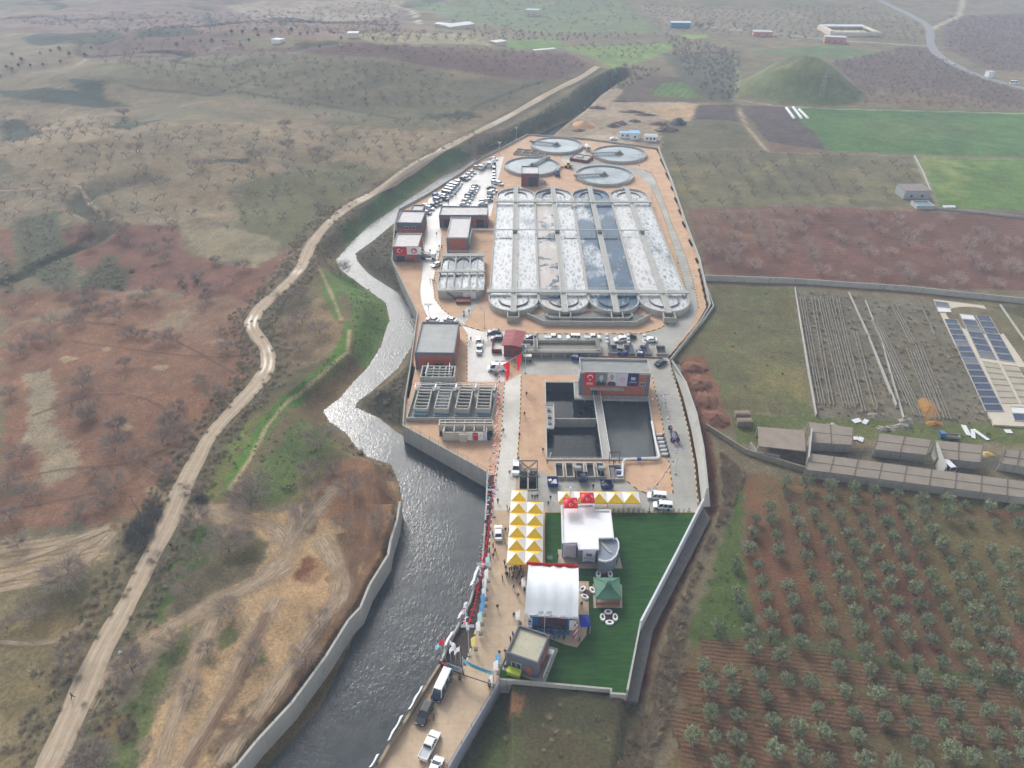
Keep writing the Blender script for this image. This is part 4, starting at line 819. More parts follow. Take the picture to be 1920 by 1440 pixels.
B5=building('pump_building','wide terracotta building hung with a row of banners above the black pool',(1088,696.6),(1220.8,699.4),(1093,670.3),8.2,flatm('grey screed roof',(140,142,142),.9,.18,.5,stain=((104,104,106),.5)),panels='fr',wins=[('f',6.6,8.0,3.9,4.9),('f',17.0,18.3,3.9,4.9)],doors=[('f',3.6,5.2,.2,2.7)],frame=1.2,top=.9,band=CONC2,parapet=.7)
f,w,d=B5[1:]; q=MB(); f.box(q,-1.3,w+.1,-1.6,d+.1,-.5,.12); q.build('slab',CONC,B5[0]); rl=MB(); rl.rail([f.p(-1.2,6,.12),f.p(-1.2,-1.5,.12),f.p(w,-1.5,.12)],1,.04,1.8); rl.build('railing',RAILM,B5[0]); q=MB(); f.box(q,3.1,12.6,-1.3,0,2.9,3.05); q.build('canopy',CONC2,B5[0])
for u in(1.5,7,12,16.5): q=MB(); f.box(q,u,u+.35,-1.5,-.2,-1.2,-.5); q.build('bracket',CONCD,B5[0])
def B5b(u0,u1,zt,h): a,b=f.p(u0,0),f.p(u1,0); return vface(a,b,zt,h,.14)
ff=f
def bn(u0,u1,h,label,cat='banner',zt=8.0):
    a,b=ff.p(u0,0),ff.p(u1,0); c=vface(a,b,zt,h,.15); r=thing('banner',a.lerp(b,.5)+Vector((0,0,zt-h)),label,cat,'banners across the pump building'); return c,r
c,r=bn(1.3,4.4,4.3,'dark red banner with white crescent, first on the pump building'); turkish(c,r,False); c.marks([(.8,2.4,.75,.2),(.6,2.5,.35,.26)],FWHITE,r)
def portrait(c,r,bg,skin,hair,suit,shirt,cx):
    c.sheet('cloth',bg,r); W_,H_=c.w,c.h
    c.deco('suit',[[(cx-.48*W_,0.05),(cx+.47*W_,.05),(cx+.42*W_,.26*H_),(cx+.15*W_,.36*H_),(cx-.15*W_,.36*H_),(cx-.42*W_,.26*H_)]],suit,r,.03)
    c.deco('shirt',[[(cx-.09*W_,.36*H_),(cx,.06*H_),(cx+.09*W_,.36*H_)]],shirt,r,.04); c.deco('tie',[[(cx-.025*W_,.34*H_),(cx-.03*W_,.1*H_),(cx+.03*W_,.1*H_),(cx+.025*W_,.34*H_)]],NAVY,r,.05)
    el=lambda x,y,a,b,n=18,t0=0,t1=2*math.pi:[(x+a*math.cos(t0+(t1-t0)*k/n),y+b*math.sin(t0+(t1-t0)*k/n)) for k in range(n)]
    c.deco('hair',[el(cx,.70*H_,.205*W_,.185*H_)],hair,r,.04); c.deco('face',[el(cx,.62*H_,.175*W_,.20*H_)],skin,r,.055)
    c.deco('features',[el(cx-.07*W_,.65*H_,.03*W_,.01*H_,8),el(cx+.07*W_,.65*H_,.03*W_,.01*H_,8),el(cx,.53*H_,.05*W_,.01*H_,8),[(cx-.015*W_,.57*H_),(cx+.015*W_,.57*H_),(cx,.64*H_)]],hair,r,.07)
c,r=bn(4.42,7.6,4.3,'grey portrait poster of a man in a dark suit, second on the pump building','poster'); portrait(c,r,plain('poster grey',(104,112,112),.7),plain('poster light grey',(176,180,178),.7),plain('poster mid grey',(120,124,122),.7),plain('poster dark',(38,44,46),.7),plain('poster pale',(196,200,200),.7),1.55)
c,r=bn(7.62,10.3,4.3,'pale portrait poster of a man beside flags, third on the pump building','poster'); portrait(c,r,plain('poster pale blue',(186,192,206),.7),plain('poster skin',(176,140,126),.7),plain('poster mid grey',(120,124,122),.7),plain('poster navy',(40,46,64),.7),FWHITE,1.3); c.deco('flag',[[(.05,1.2),(.4,1.2),(.45,2.6),(.15,3.0)]],plain('emblem pink',(226,128,140),.7),r)
c,r=bn(10.35,13.3,4.35,'white banner with round pink emblem, fourth on the pump building'); c.sheet('cloth',plain('cool white cloth',(214,216,232),.7),r); emblem(c,r,1.48,2.2,.8)
c,r=bn(13.35,16.4,4.3,'navy banner with a white diamond emblem over white lettering, fifth on the pump building'); c.sheet('cloth',NAVY,r); ilbank(c,r,1.52,2.55,.95,plain('banner pale ink',(196,204,226),.7))
a=ff.p(-.2,d*.5);b=ff.p(-.2,.4); c=Cloth(Vector((a.x,a.y,4.5)),b-a,(0,0,1),(b-a).length,3.6,.35); r=thing('banner',Vector((a.x,a.y,4.5)),'white sheet blowing off the left end of the pump building','banner'); c.sheet('cloth',FWHITE,r)
building('workshop','large flat roofed workshop with a terracotta front above the filter tanks',(777,660.7),(851.8,661.5),(791.5,603),5.95,flatm('speckled grey roof',(164,165,164),.95,.14,.3,fine=1.2),panels='fr',frame=.7,top=1.0,doors=[('f',6.0,8.2,.1,2.2)],band=plain('dark slate coping',(84,90,104),.6))
building('service_building','brick building carrying the red and white flags beside the wet yard',(735.3,461.7),(784,462),(743.7,436.7),6.5,ROOFR,panels='fr',doors=[('f',1.2,4.4,.1,2.6),('r',2,4,.1,2.4)],frame=.8,band=CONC2,top=.6)
F7,w7=frpx((735.3,461.7),(784,462),6.5)
for u0,u1,lb,k in((.9,5.4,'red flag with white crescent on the service building',0),(5.45,10.9,'white flag with a red disc on the service building',1)):
    a,b=F7.p(u0,0),F7.p(u1,0); c=vface(a,b,6.3,3.1,.15); r=thing('flag',a.lerp(b,.5)+Vector((0,0,3.2)),lb,'flag')
    if k: c.sheet('cloth',FWHITE,r); c.deco('disc',[disc(1.15,2.75,1.55)],RED,r)
    else: turkish(c,r)
building('service_building','grey and terracotta building just behind the flag hung building',(742.5,416.7),(790,417.5),(750.8,394),6.2,ROOFR,panels='fr',wins=[('f',3.6,5.0,3.2,4.4),('f',6.4,7.8,3.2,4.4)],frame=.6,top=2.6,band=plain('dark slate coping',(84,90,104),.6))
building('annex','little flat roofed annex behind the two riverside service buildings',(770,394),(792.5,394.3),(772.5,383.5),5.0,ROOFR,panels='r',band=plain('dark slate coping',(84,90,104),.6))
building('hall','wide low hall at the near edge of the crowded car park',(823,403),(914,403.3),(828,386),5.5,ROOFR,panels='fr',doors=[('f',1.8,5.0,.1,3.6),('f',15.5,18.8,.1,3.4)],frame=1.0,band=plain('dark slate coping',(84,90,104),.6))
building('blower_house','tall narrow building with one terracotta front before the wide hall',(836.7,445),(877.5,445.2),(845,406.5),6.7,ROOFR,panels='f',frame=.9,top=.5,band=plain('grey coping',(150,152,156),.6),doors=[('r',3,5,.1,2.5)])
building('pump_house','small brick building with a dark doorway beside the round tanks',(977.5,325.2),(1010.3,325.4),(980,311),6.3,ROOFR,panels='',wallm=DTERRA,doors=[('f',3.4,7.6,.1,4.6)],band=plain('dark slate coping',(84,90,104),.6))
q=thing('brick_stack',P(1018,345),'pallet of pale blocks leaning beside the small brick pump house','stack'); MB().box(P(1018,344)+Vector((0,0,.9)),(3,2.4,1.8)).build('blocks',CONC2,q)
# pavilion with red sheet roof
f,w=frpx((941,645.5),(977.5,648.5),4.6); d=f.uv(P(943,619,4.6))[1]; r=thing('pavilion',f.p(w/2,d/2),'dark red pavilion with a ribbed red sheet roof between parked cars','building')
q=MB(); f.box(q,.5,w-.4,.4,d-.4,0,4.3); q.build('wall',DTERRA,r)
q=MB(); q.add([f.p(-.2,-.3,4.35),f.p(w/2,-.3,4.75),f.p(w/2,d+.3,5.0),f.p(-.2,d+.3,4.6),f.p(w+.2,-.3,4.35),f.p(w+.2,d+.3,4.6)],[(0,1,2,3),(1,4,5,2)]); q.add([f.p(-.2,-.3,4.2),f.p(w/2,-.3,4.6),f.p(w+.2,-.3,4.2),f.p(-.2,d+.3,4.45),f.p(w/2,d+.3,4.85),f.p(w+.2,d+.3,4.45)],[(0,3,4,1),(1,4,5,2)])
for k in range(12): v=-.25+k*(d+.4)/11; q.bar(f.p(-.2,v,4.42+.02*k),f.p(w/2,v,4.82+.02*k),.09); q.bar(f.p(w/2,v,4.82+.02*k),f.p(w+.2,v,4.42+.02*k),.09)
q.build('roof',flatm('red sheet roof',(164,88,92),.6,.12),r); q=MB(); f.box(q,1.2,2.6,.3,.4,1.2,2.4); q.build('window',GLASS,r); q=MB(); f.box(q,4,5.2,.3,.4,1.3,2.3); q.build('window',GLASS,r)
q=thing('low_wall',P(931,660),'low brick edged loading bay left of the red roofed pavilion','wall'); MB().wall(PL([(924,640),(923,662),(941,662)]),0,1.4,.3).build('wall',DTERRA,q)
# ------------------------------------------------------------ office with white roof
ZO=4.6; fo,wo=frpx((1055,1017),(1113,1016),ZO); uv=lambda x,y:fo.uv(P(x,y,ZO))
r=OFF=thing('office',fo.p(5,4),'white roofed office with a rounded grey stair wing on the lawn','building')
pts=[uv(1055,1017),uv(1083,1016),uv(1086,1029),uv(1122,1029),uv(1121,1008),uv(1150,1007),uv(1144,956),uv(1114,956),uv(1113,945),uv(1053,948)]
R_=[fo.p(u,v) for u,v in pts]; pl=[(p.x,p.y) for p in R_]
MB().prism(pl,0,ZO-.35,top=False).build('wall',flatm('grey office wall',(104,108,116),.7,.08),r); MB().flat([pl],ZO-.35).build('roof',ROOFW,r)
MB().wall(pl,ZO-.36,ZO,.3,closed=True).build('parapet',plain('pale coping',(206,208,212),.6),r)
c0=P(1121,1006,ZO);c1=P(1150,1007,ZO); arc=[c0,c1]+[P(x,y,3.9) for x,y in((1156,1010),(1160,1018),(1160,1028),(1155,1042),(1146,1050),(1134,1053),(1122,1050))]
MB().prism([(p.x,p.y) for p in arc],0,3.7,top=False).build('stair_wing_wall',flatm('blue grey curved wall',(112,120,134),.6,.07),r); MB().flat([[(p.x,p.y) for p in arc]],3.7).build('stair_wing_roof',flatm('blue grey curved roof',(120,128,142),.6,.07),r)
q=MB(); q.wall([(p.x,p.y) for p in arc[1:]],3.69,4.1,.22); q.build('stair_wing_coping',plain('pale coping',(206,208,212),.6),r)
q=MB()
for k in range(8): a=P(1122+k*3.0,1012+k*3.2,3.8); q.box(a+Vector((0,0,.05)),(1.0,.35,.12),R(-30))
q.build('stair',CONC2,r)
for (x0,x1,y,lb,kk) in((1056,1081,1018.5,'white banner with red round emblem on the office front',0),(1093,1117,1030.5,'white banner with dark blue diamond emblem and lettering on the office front',1)):
    a,b=P(x0,y,ZO),P(x1,y,ZO); c=vface(a,b,ZO+.05,3.4 if kk else 4.0,.3); r=thing('banner',a.lerp(b,.5)-Vector((0,0,3.4)),lb,'banner'); c.wave=.16; c.sheet('cloth',plain('cool white cloth',(214,216,232),.7),r)
    if kk: ilbank(c,r,c.w/2,2.1,.9,plain('banner ink',(56,66,96),.7))
    else: emblem(c,r,c.w/2,2.9,.62)
for k,(x,y) in enumerate(((1069,948),(1100,938))):
    o=P(x,y+8,ZO-.3); r=thing('canopy_tent',o,('red canopy tent with white crescents at the back left of the office roof','red canopy tent with white crescents at the back right of the office roof')[k],'tent','red tents on the office roof'); s=1.55; e=2.3; pk=3.3; q=MB(); cs=[o+Vector((i*s,j*s,e)) for i,j in((-1,-1),(1,-1),(1,1),(-1,1))]; ap=o+Vector((0,0,pk))
    for i in range(4): q.add([cs[i],cs[(i+1)%4],ap],[(0,1,2)]); q.quad(cs[i]-Vector((0,0,.35)),cs[(i+1)%4]-Vector((0,0,.35)),cs[(i+1)%4],cs[i])
    q.build('canopy',RED,r); q=MB()
    for cc in cs: q.bar(Vector((cc.x,cc.y,o.z)),cc,.06)
    q.build('frame',RAILM,r)
    for i,(dx,dy) in enumerate(((0,-1),(1,0),(-1,0))):
        a=cs[{0:0,1:1,2:3}[i]];b=cs[{0:1,1:2,2:0}[i]]; ex=(b-a).normalized(); mid=(a+b)/2; ey=(ap-mid).normalized(); c=Cloth(a,ex,ey,2*s,1.8,0); c.deco('crescent',[crescent(.34,s-.1,.62),star(.16,s+.26,.62,rot=math.pi)],FWHITE,r,.02)
# ------------------------------------------------------------ pools
BK=flatm('black tank wall',(44,46,48),.8,.3,.4); r=thing('inlet_pool',P(1125,790),'deep black pool split by a railed walkway before the banner hung building','treatment tank'); zb=-3.2
q=MB(); q.wall([Vector((p.x,p.y)) for p in [poolW[0],poolW[1],poolW[2],poolW[3]]],-5,.02,.3,closed=True); q.build('pool_wall',BK,r)
q=MB(); q.wall([Vector((p.x,p.y)) for p in [poolW[0],poolW[1],poolW[2],poolW[3]]],.012,.28,.4,closed=True); q.build('pool_rim',CONC,r)
x0,x1=P(1113,735),P(1132,862); wl,wr=P(1116,735),P(1128,862)
MB().flat([[poolW[0],P(1122,718),P(1128,862),poolW[3]]],zb).build('pool_water',BLACKW,r); MB().flat([[P(1122,718),poolW[1],poolW[2],P(1128,862)]],-2.4).build('pool_water',GREYW,r)
q=MB(); a,b=P(1118,740,.1),P(1137,861,.1); q.bar(a,b,2.0,.4); q.bar(a-Vector((0,0,2.6)),b-Vector((0,0,2.6)),.5,5); q.build('walkway',CONC2,r); nn=(b-a).normalized().cross(Vector((0,0,1)))
q=MB(); q.rail([a+nn*1.0+Vector((0,0,.2)),b+nn*1.0+Vector((0,0,.2))],1.0,.05,1.8); q.rail([a-nn*1.0+Vector((0,0,.2)),b-nn*1.0+Vector((0,0,.2))],1.0,.05,1.8); q.build('railing',FWHITE,r)
q=MB(); q.wall([P(1030,783),P(1118,783)],-5,-.3,.3); q.build('cross_wall',CONC,r)
q=MB(); q.prism([(p.x,p.y) for p in PL([(1022,761),(1038,761),(1039,803),(1024,803)],.3)],-.2,.3); q.build('platform',CONC,r); q=MB(); q.rail(PL([(1023,761),(1038,761),(1039,803),(1024,803)],.3),1,.04,1.5); q.build('railing',RAILM,r)
for (x,y) in((1029,770),(1030,783),(1031,795)): q=MB(); q.box(P(x,y,.3)+Vector((0,0,.3)),(.9,1.0,.6)); q.build('sluice_gate',CONCD,r)
for l_ in([(1022,716),(1022.5,760)],[(1023.5,804),(1024.5,863),(1233,863)],[(1216,752),(1235,862)]): rl=MB(); rl.rail(PL(l_,.05),1,.03,1.7); rl.build('railing',RAILM,r)
q=MB(); q.tube([P(1031,861,.9),P(1031,855,2.6),P(1034,848,3.0)],.1,6); q.build('hoist_arm',RAILM,r)
# pipes and pump row right of the pool
r=thing('pipework',P(1235,830),'white pipe run along the right and near edges of the black pool','pipe'); q=MB(); q.tube([P(1222,790,.9),P(1228,822,.9),P(1236,855,.9),P(1236,858,.9),P(1172,861,.9),P(1168,866,.9),P(1167,893,.9)],.28,8); q.build('pipe',FWHITE,r); q=MB(); q.box(P(1198,860,.9),(1.0,.8,.8)); q.build('valve',DBLUE,r)
for k in range(6):
    o=P(1237+k*2.1,818+k*7.3); o.z=0; r=thing('pump',o,'white pump lying on the concrete strip right of the black pool','pump','row of white pumps by the pool'); q=MB(); q.cyl(o+Vector((-.9,0,.6)),o+Vector((.5,.0,.6)),.36,10); q.build('body',FWHITE,r); q=MB(); q.cyl(o+Vector((.5,0,.6)),o+Vector((1.1,0,.6)),.28,10); q.box(o+Vector((0,0,.12)),(2.2,.7,.22)); q.build('motor',CONCD,r)
# twin pit under a black steel hoist frame
r=thing('hoist_frame',P(990,900),'black steel hoist frame over two open black pits by the yellow tents','frame'); q=MB(); q.wall([Vector((p.x,p.y)) for p in pitW],-5,.25,.3,closed=True); q.wall([P(990,887),P(990,919)],-5,.25,.4); q.build('pit_wall',CONC,r); MB().flat([pitW],-2.5).build('pit_water',BLACKW,r)
q=MB(); cs=PL([(975,917),(1007,917),(1007,887),(974,887)]); T=Vector((0,0,4.0))
for p in cs: q.bar(p,p+T,.22)
for i in range(4): q.bar(cs[i]+T,cs[(i+1)%4]+T,.2)
q.bar(cs[0]+T,cs[2]+T,.14);q.bar(cs[1]+T,cs[3]+T,.14);q.bar(cs[2]+T,cs[3],.1);q.bar(cs[3]+T,cs[2],.1); q.build('frame',STEELD,r)
for x in(981,1000): q=MB(); q.box(P(x,886)+Vector((0,0,.5)),(1.6,1.2,1)); q.build('gate_motor',CONCD,r)
# screens in front of pool
r=thing('screen_channel',P(1095,885),'row of open concrete channels with inclined grey screens before the black pool','treatment tank'); fs,ws=frpx((1040,894),(1142,894),.9)
q=MB()
for k in range(5):
    u0=.2+k*ws/5.2; v0,v1=0,5.4; fs.box(q,u0,u0+.3,v0,v1,0,.9); fs.box(q,u0+1.9,u0+2.2,v0,v1,0,.9); fs.box(q,u0+.3,u0+1.9,v0,v0+.3,0,.9);fs.box(q,u0+.3,u0+1.9,v1-.3,v1,0,.9); fs.box(q,u0+.3,u0+1.9,v0+.3,v1-.3,0,.12,1)
q.build('channel',[CONC2,BK],r)
for u in(5.4,11.2):
    q=MB(); q.bar(fs.p(u,3.8,.5),fs.p(u+.2,-.6,4.4),1.5,.5); q.bar(fs.p(u,.4,3.6),fs.p(u,.4,0),.2); q.box(fs.p(u,-.9,4.5),(1.6,.9,.9),fs.a); q.build('screen',flatm('grey screen steel',(128,132,136),.5,.15,metal=.3),r)
f2,w2=frpx((1144,897),(1169,897),.8); r=thing('blower_skid',f2.p(w2/2,2),'skid of four blue pumps in a low concrete bay right of the screens','pump'); q=MB(); q.wall([f2.p(0,0),f2.p(w2,0),f2.p(w2,5),f2.p(0,5)],0,.8,.25,closed=True); q.build('bay',CONC2,r); q=MB(); f2.box(q,.4,w2*.45,.5,4.4,.05,.5); q.build('grating',CONCD,r)
for k in range(4): q=MB(); q.cyl(f2.p(w2*.55,.9+k,.7),f2.p(w2*.95,.9+k,.7),.34,10); q.build('pump',DBLUE if k%2 else RAILM,r)
r=thing('frame',P(1156,868),'open black gantry standing at the near end of the pool walkway','frame'); q=MB(); a,b=P(1142,867),P(1161,867)
for p in(a,b): q.bar(p,p+Vector((0,0,3.4)),.16)
q.bar(a+Vector((0,0,3.4)),b+Vector((0,0,3.4)),.16); q.tube([P(1150,872,.6),P(1151,862,2.8),P(1154,868,1.0)],.1,6); q.build('gantry',STEELD,r)
def skip(px,w,d,lb,fill=FWHITE):
    o=P(*px); r=thing('skip_container',o,lb,'skip','blue skip containers'); q=MB(); z1=1.5
    A=[o+Vector((i*w*.42,j*d*.42,.2)) for i,j in((-1,-1),(1,-1),(1,1),(-1,1))]; B=[o+Vector((i*w*.5,j*d*.5,z1)) for i,j in((-1,-1),(1,-1),(1,1),(-1,1))]
    for i in range(4): q.quad(A[i],A[(i+1)%4],B[(i+1)%4],B[i]); q.bar(B[i],B[(i+1)%4],.14); q.bar(A[i].lerp(A[(i+1)%4],.5),B[i].lerp(B[(i+1)%4],.5),.12)
    q.quad(*A); q.build('body',DBLUE,r); q=MB(); n=6
    for _ in range(9): x,y=random.uniform(-.32,.32)*w,random.uniform(-.32,.32)*d; q.box(o+Vector((x,y,random.uniform(.8,1.25))),(random.uniform(.4,1),random.uniform(.4,.9),.5),random.random()*3)
    q.build('load',fill,r)
skip((1036,909),2.6,2.6,'blue skip with pale sacks left of the screen channel');skip((1092,900),2.4,2.4,'blue skip right under the inclined screens',CONCD);skip((1136,914),2.8,2.2,'dark blue skip behind the row of yellow tents',CONCD);skip((1079,673),3.0,2.6,'blue skip with a white sack left of the banner hung building');skip((1167,665),3.4,2.2,'larger blue skip below the tilted inlet screens',CONCD);skip((1200,667),2.4,2.0,'small blue skip behind the right end of the banner hung building')
# long grit tank and inlet works behind
fg,wg=frpx((980,656),(1126,656.5),1.9); r=thing('grit_tank',fg.p(wg/2,3),'long narrow concrete tank behind the banner hung building','treatment tank'); dg=fg.uv(P(985,637,1.9))[1]
q=MB(); q.wall([fg.p(0,0),fg.p(wg,0),fg.p(wg,dg),fg.p(0,dg)],0,1.9,.4,closed=True); fg.box(q,.2,wg-.2,.2,dg-.2,0,.4); q.build('tank_wall',CONC,r); MB().flat([[fg.p(.2,.2),fg.p(wg-.2,.2),fg.p(wg-.2,dg-.2),fg.p(.2,dg-.2)]],.8).build('tank_water',flatm('grit tank bed',(120,114,104),.5,.15),r)
q=MB(); fg.box(q,-.3,wg+.3,-1.5,-.3,1.5,1.9); fg.box(q,3.4,4.6,-.4,dg+.3,1.9,2.3); fg.box(q,wg-1.2,wg,-.4,dg,1.9,2.3); q.build('walkway',CONCD,r); rl=MB(); rl.rail([fg.p(-.3,-1.4,1.9),fg.p(wg,-1.4,1.9)],1,.03,2); rl.build('railing',RAILM,r)
for u in(3.5,4.5): rl=MB(); rl.rail([fg.p(u,-.3,2.3),fg.p(u,dg,2.3)],1,.05,1.5); rl.build('railing',RAILM,r)
q=MB()
for k in range(7): fg.box(q,2+k*3.6,2.4+k*3.6,-1.4,-1.0,0,1.5)
q.build('pier',CONC2,r)
r=thing('inlet_works',P(1190,655),'row of concrete inlet bays with tilted white screens beside parked cars','treatment tank'); fi,wi=frpx((1127,664),(1243,666),.9)
q=MB()
for k in range(4): u=2.2+k*5.0; fi.box(q,u,u+3.4,1,1.3,0,.9);fi.box(q,u,u+3.4,5.7,6,0,.9);fi.box(q,u,u+.3,1.3,5.7,0,.9);fi.box(q,u+3.1,u+3.4,1.3,5.7,0,.9);fi.box(q,u+.3,u+3.1,1.3,5.7,0,.15,1)
q.build('bay',[CONC,BK],r)
for u in(2.0,8.6,13.6):
    q=MB(); q.bar(fi.p(u+1.2,.5,.8),fi.p(u,7,4.0),.8,.5); q.build('screen',flatm('grey screen steel',(128,132,136)),r); q=MB()
    for k in range(3): q.box(fi.p(u,6.5-k*1.3,4.1-.55*k),(.9,.8,.5),fi.a)
    q.build('screen_cover',FWHITE,r)
q=MB(); fi.box(q,-.2,wi,-.4,-.1,0,.35); q.build('kerb_edge',TERRA,r)
# ------------------------------------------------------------ filters, deep box tank, distribution box with small banners
r=thing('filter_yard',P(845,770),'sunken yard holding four long concrete filters with open beams','treatment tank'); yard=PL([(763,789),(921,789),(934,732),(781,731)],.1); 
MB().flat([PL([(765,788),(920,788),(932,733),(782,733)],.05)],.03).build('floor',flatm('yard slab',(158,156,152),.85,.15),r); MB().wall(yard,0,1.3,.35,closed=True).build('yard_wall',CONC,r); rl=MB(); rl.rail([Vector((p.x,p.y,1.3)) for p in yard[2:]],1,.03,2); rl.build('railing',STEELD,r)
for k,(xb,xt) in enumerate(((790,800),(828,838),(867,876),(906,911))):
    a,b=P(xb,782),P(xt,741); d_=(b-a); L=d_.length; fr=Fr(a,math.atan2(d_.y,d_.x)-math.pi/2); o=fr.p(0,L/2); o.z=0; rr=thing('filter',o,('leftmost long filter with empty bays','second long filter from the left with pale covers','third long filter from the left','rightmost long filter with dark netted bays')[k],'treatment tank','four filters in the yard')
    q=MB(); hw=2.0; fr.box(q,-hw,-hw+.3,0,L,0,3.0);fr.box(q,hw-.3,hw,0,L,0,3.0);fr.box(q,-hw+.3,hw-.3,0,.3,0,2.9);fr.box(q,-hw+.3,hw-.3,L-.3,L,0,2.9); fr.box(q,-hw+.3,hw-.3,.3,L-.3,0,.9 if k!=1 else 2.4,1); q.build('tank_wall',[CONC2,BK if k!=1 else flatm('pale covers',(178,180,186),.4,.1)],rr)
    q=MB(); n=6
    for i in range(n): v=1.2+i*(L-2.6)/(n-1); fr.box(q,-hw+.3,hw-.3,v,v+.24,2.5,2.95)
    q.build('beam',CONC2,rr); q=MB(); fr.box(q,-hw-.9,hw+.9,L-1.8,L-1.4,2.6,3.0); fr.box(q,-hw-.9,-hw,L-1.8,L+.2,2.6,2.9); fr.box(q,hw,hw+.9,L-1.8,L+.2,2.6,2.9); q.build('platform',CONC2,rr); rl=MB(); rl.rail([fr.p(-hw-.8,L-1.7,3),fr.p(-hw-.8,L+.2,3),fr.p(hw+.8,L+.2,3),fr.p(hw+.8,L-1.7,3)],1,.05,1.2); rl.build('railing',RAILM,rr)
    q=MB(); fr.box(q,-hw+.1,hw-.1,-1.2,-.05,.1,1.3 if k else 1.9); q.build('sump_box',flatm('blue painted box',(92,124,140),.6,.15),rr)
fd,wd=frpx((787,707),(852,707.5),4.0); r=thing('distribution_tank',fd.p(wd/2,3),'tall grey box tank with an open frame of beams in front of the workshop','treatment tank'); dd=fd.uv(P(790,686,4))[1]
q=MB(); q.wall([fd.p(.2,.2),fd.p(wd-.2,.2),fd.p(wd-.2,dd),fd.p(.2,dd)],0,4,.4,closed=True); fd.box(q,wd*.42,wd*.6,-.9,.0,0,3.2); q.build('tank_wall',CONC,r); MB().flat([[fd.p(.4,.4),fd.p(wd-.4,.4),fd.p(wd-.4,dd-.2),fd.p(.4,dd-.2)]],2.0).build('tank_bed',BK,r)
q=MB()
for k in range(5): fd.box(q,1.6+k*1.75,2.0+k*1.75,.4,dd-.2,3.6,3.95)
for k in range(3): fd.box(q,1.6,9.0,1.2+k*1.3,1.5+k*1.3,3.96,4.25)
q.build('beam',CONC2,r); rl=MB(); rl.rail([fd.p(1.6,.2,4.0),fd.p(1.9,dd,4.0)],1.2,.07,1.6); rl.rail([fd.p(8.4,.2,4.0),fd.p(8.1,dd,4.0)],1.2,.07,1.6); rl.build('railing',FWHITE,r)
fx,wx=frpx((829,810),(916,810),3.0); r=thing('channel_box',fx.p(wx/2,2),'pale concrete channel box with a row of little banners on its front','treatment tank'); dx_=fx.uv(P(828,788,3))[1]
q=MB(); q.wall([fx.p(-1,dx_*.55),fx.p(wx+1,dx_*.55),fx.p(wx+1,dx_),fx.p(-1,dx_)],0,3.2,.3,closed=True); q.wall([fx.p(.2,.2),fx.p(wx-.6,.2),fx.p(wx-.6,dx_*.5),fx.p(.2,dx_*.5)],0,2.8,.3,closed=True); fx.box(q,4.4,6.4,-.6,.4,0,2.6); q.build('tank_wall',flatm('warm concrete',(176,170,158),.85,.12,stain=((96,90,80),.5)),r); MB().flat([[fx.p(-.9,.3),fx.p(wx+.9,.3),fx.p(wx+.9,dx_),fx.p(-.9,dx_)]],1.2).build('tank_bed',BK,r)
q=MB()
for k in range(5): fx.box(q,.3+k*2.6,.6+k*2.6,.2,dx_-.1,2.82,3.1)
fx.box(q,-.8,wx+.8,dx_*.55+.6,dx_*.55+1.1,3.2,3.4); q.build('beam',CONC2,r)
for k,(u,w_,m,lb) in enumerate(((6.5,1.3,FWHITE,'small white banner, leftmost on the channel box'),(8.1,1.1,RED,'small red crescent banner on the channel box'),(9.3,1.3,FWHITE,'small plain white banner right of the red one on the channel box'),(10.7,.9,plain('cool white cloth',(214,216,232)),'small lilac white banner near the right end of the channel box'),(11.7,.9,NAVY,'small navy banner, rightmost on the channel box'))):
    c=vface(fx.p(u,0),fx.p(u+w_,0),2.75,2.3,.28); rr=thing('banner',fx.p(u,0,.4),lb,'banner','little banners on the channel box'); c.sheet('cloth',m,rr)
    if m is RED: c.deco('crescent',[crescent(.3,w_/2,1.6,-1.57)],FWHITE,rr)
    elif m is FWHITE: c.deco('emblem',[disc(.14,w_/2,1.6,10)],TEALTXT,rr)
r=thing('water_tank',P(1,1),'',''); bpy.data.objects.remove(r)
fS,wS,hS=SEL; c=vface(fS.p(9.0,-.7),fS.p(13.4,-.9),hS-.2,2.4,.45); r=thing('banner',fS.p(11,-1,.5),'white banner with pink emblem on the compact three lane tank','banner'); c.sheet('cloth',FWHITE,r); emblem(c,r,2.2,1.2,.6)
# ------------------------------------------------------------ tents, stage, gazebo
def yellow_tent(f,u,v,w,d,label,group):
    o=f.p(u+w/2,v+d/2); r=thing('canopy_tent',o,label,'tent',group); e=2.5; pk=3.75; cs=[f.p(u,v,e),f.p(u+w,v,e),f.p(u+w,v+d,e),f.p(u,v+d,e)]; ap=f.p(u+w/2,v+d/2,pk); q=MB(); g=MB()
    for i in range(4):
        a,b=cs[i],cs[(i+1)%4]; dz=Vector((0,0,-.05)); m=(a+b)/2; q.add([a,b,ap,m.lerp(ap,.5)+dz],[(0,1,3),(1,2,3),(2,0,3)],0 if i%2==0 else 1)
        g.quad(a-Vector((0,0,.32)),b-Vector((0,0,.32)),b,a)
    q.build('canopy',[YEL,TENTW],r); g.build('valance',YEL,r)
    for c in cs: MB().bar(Vector((c.x,c.y,0)).lerp(Vector((o.x,o.y,0)),.02),c.lerp(Vector((o.x,o.y,e)),.02)-Vector((0,0,.02)),.06).build('leg',RAILM,r)
a,b,c=P(949.8,1056.6,2.5),P(1017.8,1056.6,2.5),P(957.8,939.4,2.5); ft=Fr(a,math.atan2(c.y-a.y,c.x-a.x)-math.pi/2); tw=(b-a).length/2; td=(c-a).length/5
names=('front','second','third','fourth','fifth')
for k in range(5):
    for s in(0,1): yellow_tent(ft,s*tw,k*td,tw-.03,td-.03,f"yellow and white canopy tent, {names[k]} from the stage in the {('left','right')[s]} column",'yellow tents along the road')
yellow_tent(ft,0,5*td,tw-.03,td-.03,'yellow and white canopy tent standing alone at the far end of the left column','yellow tents along the road')
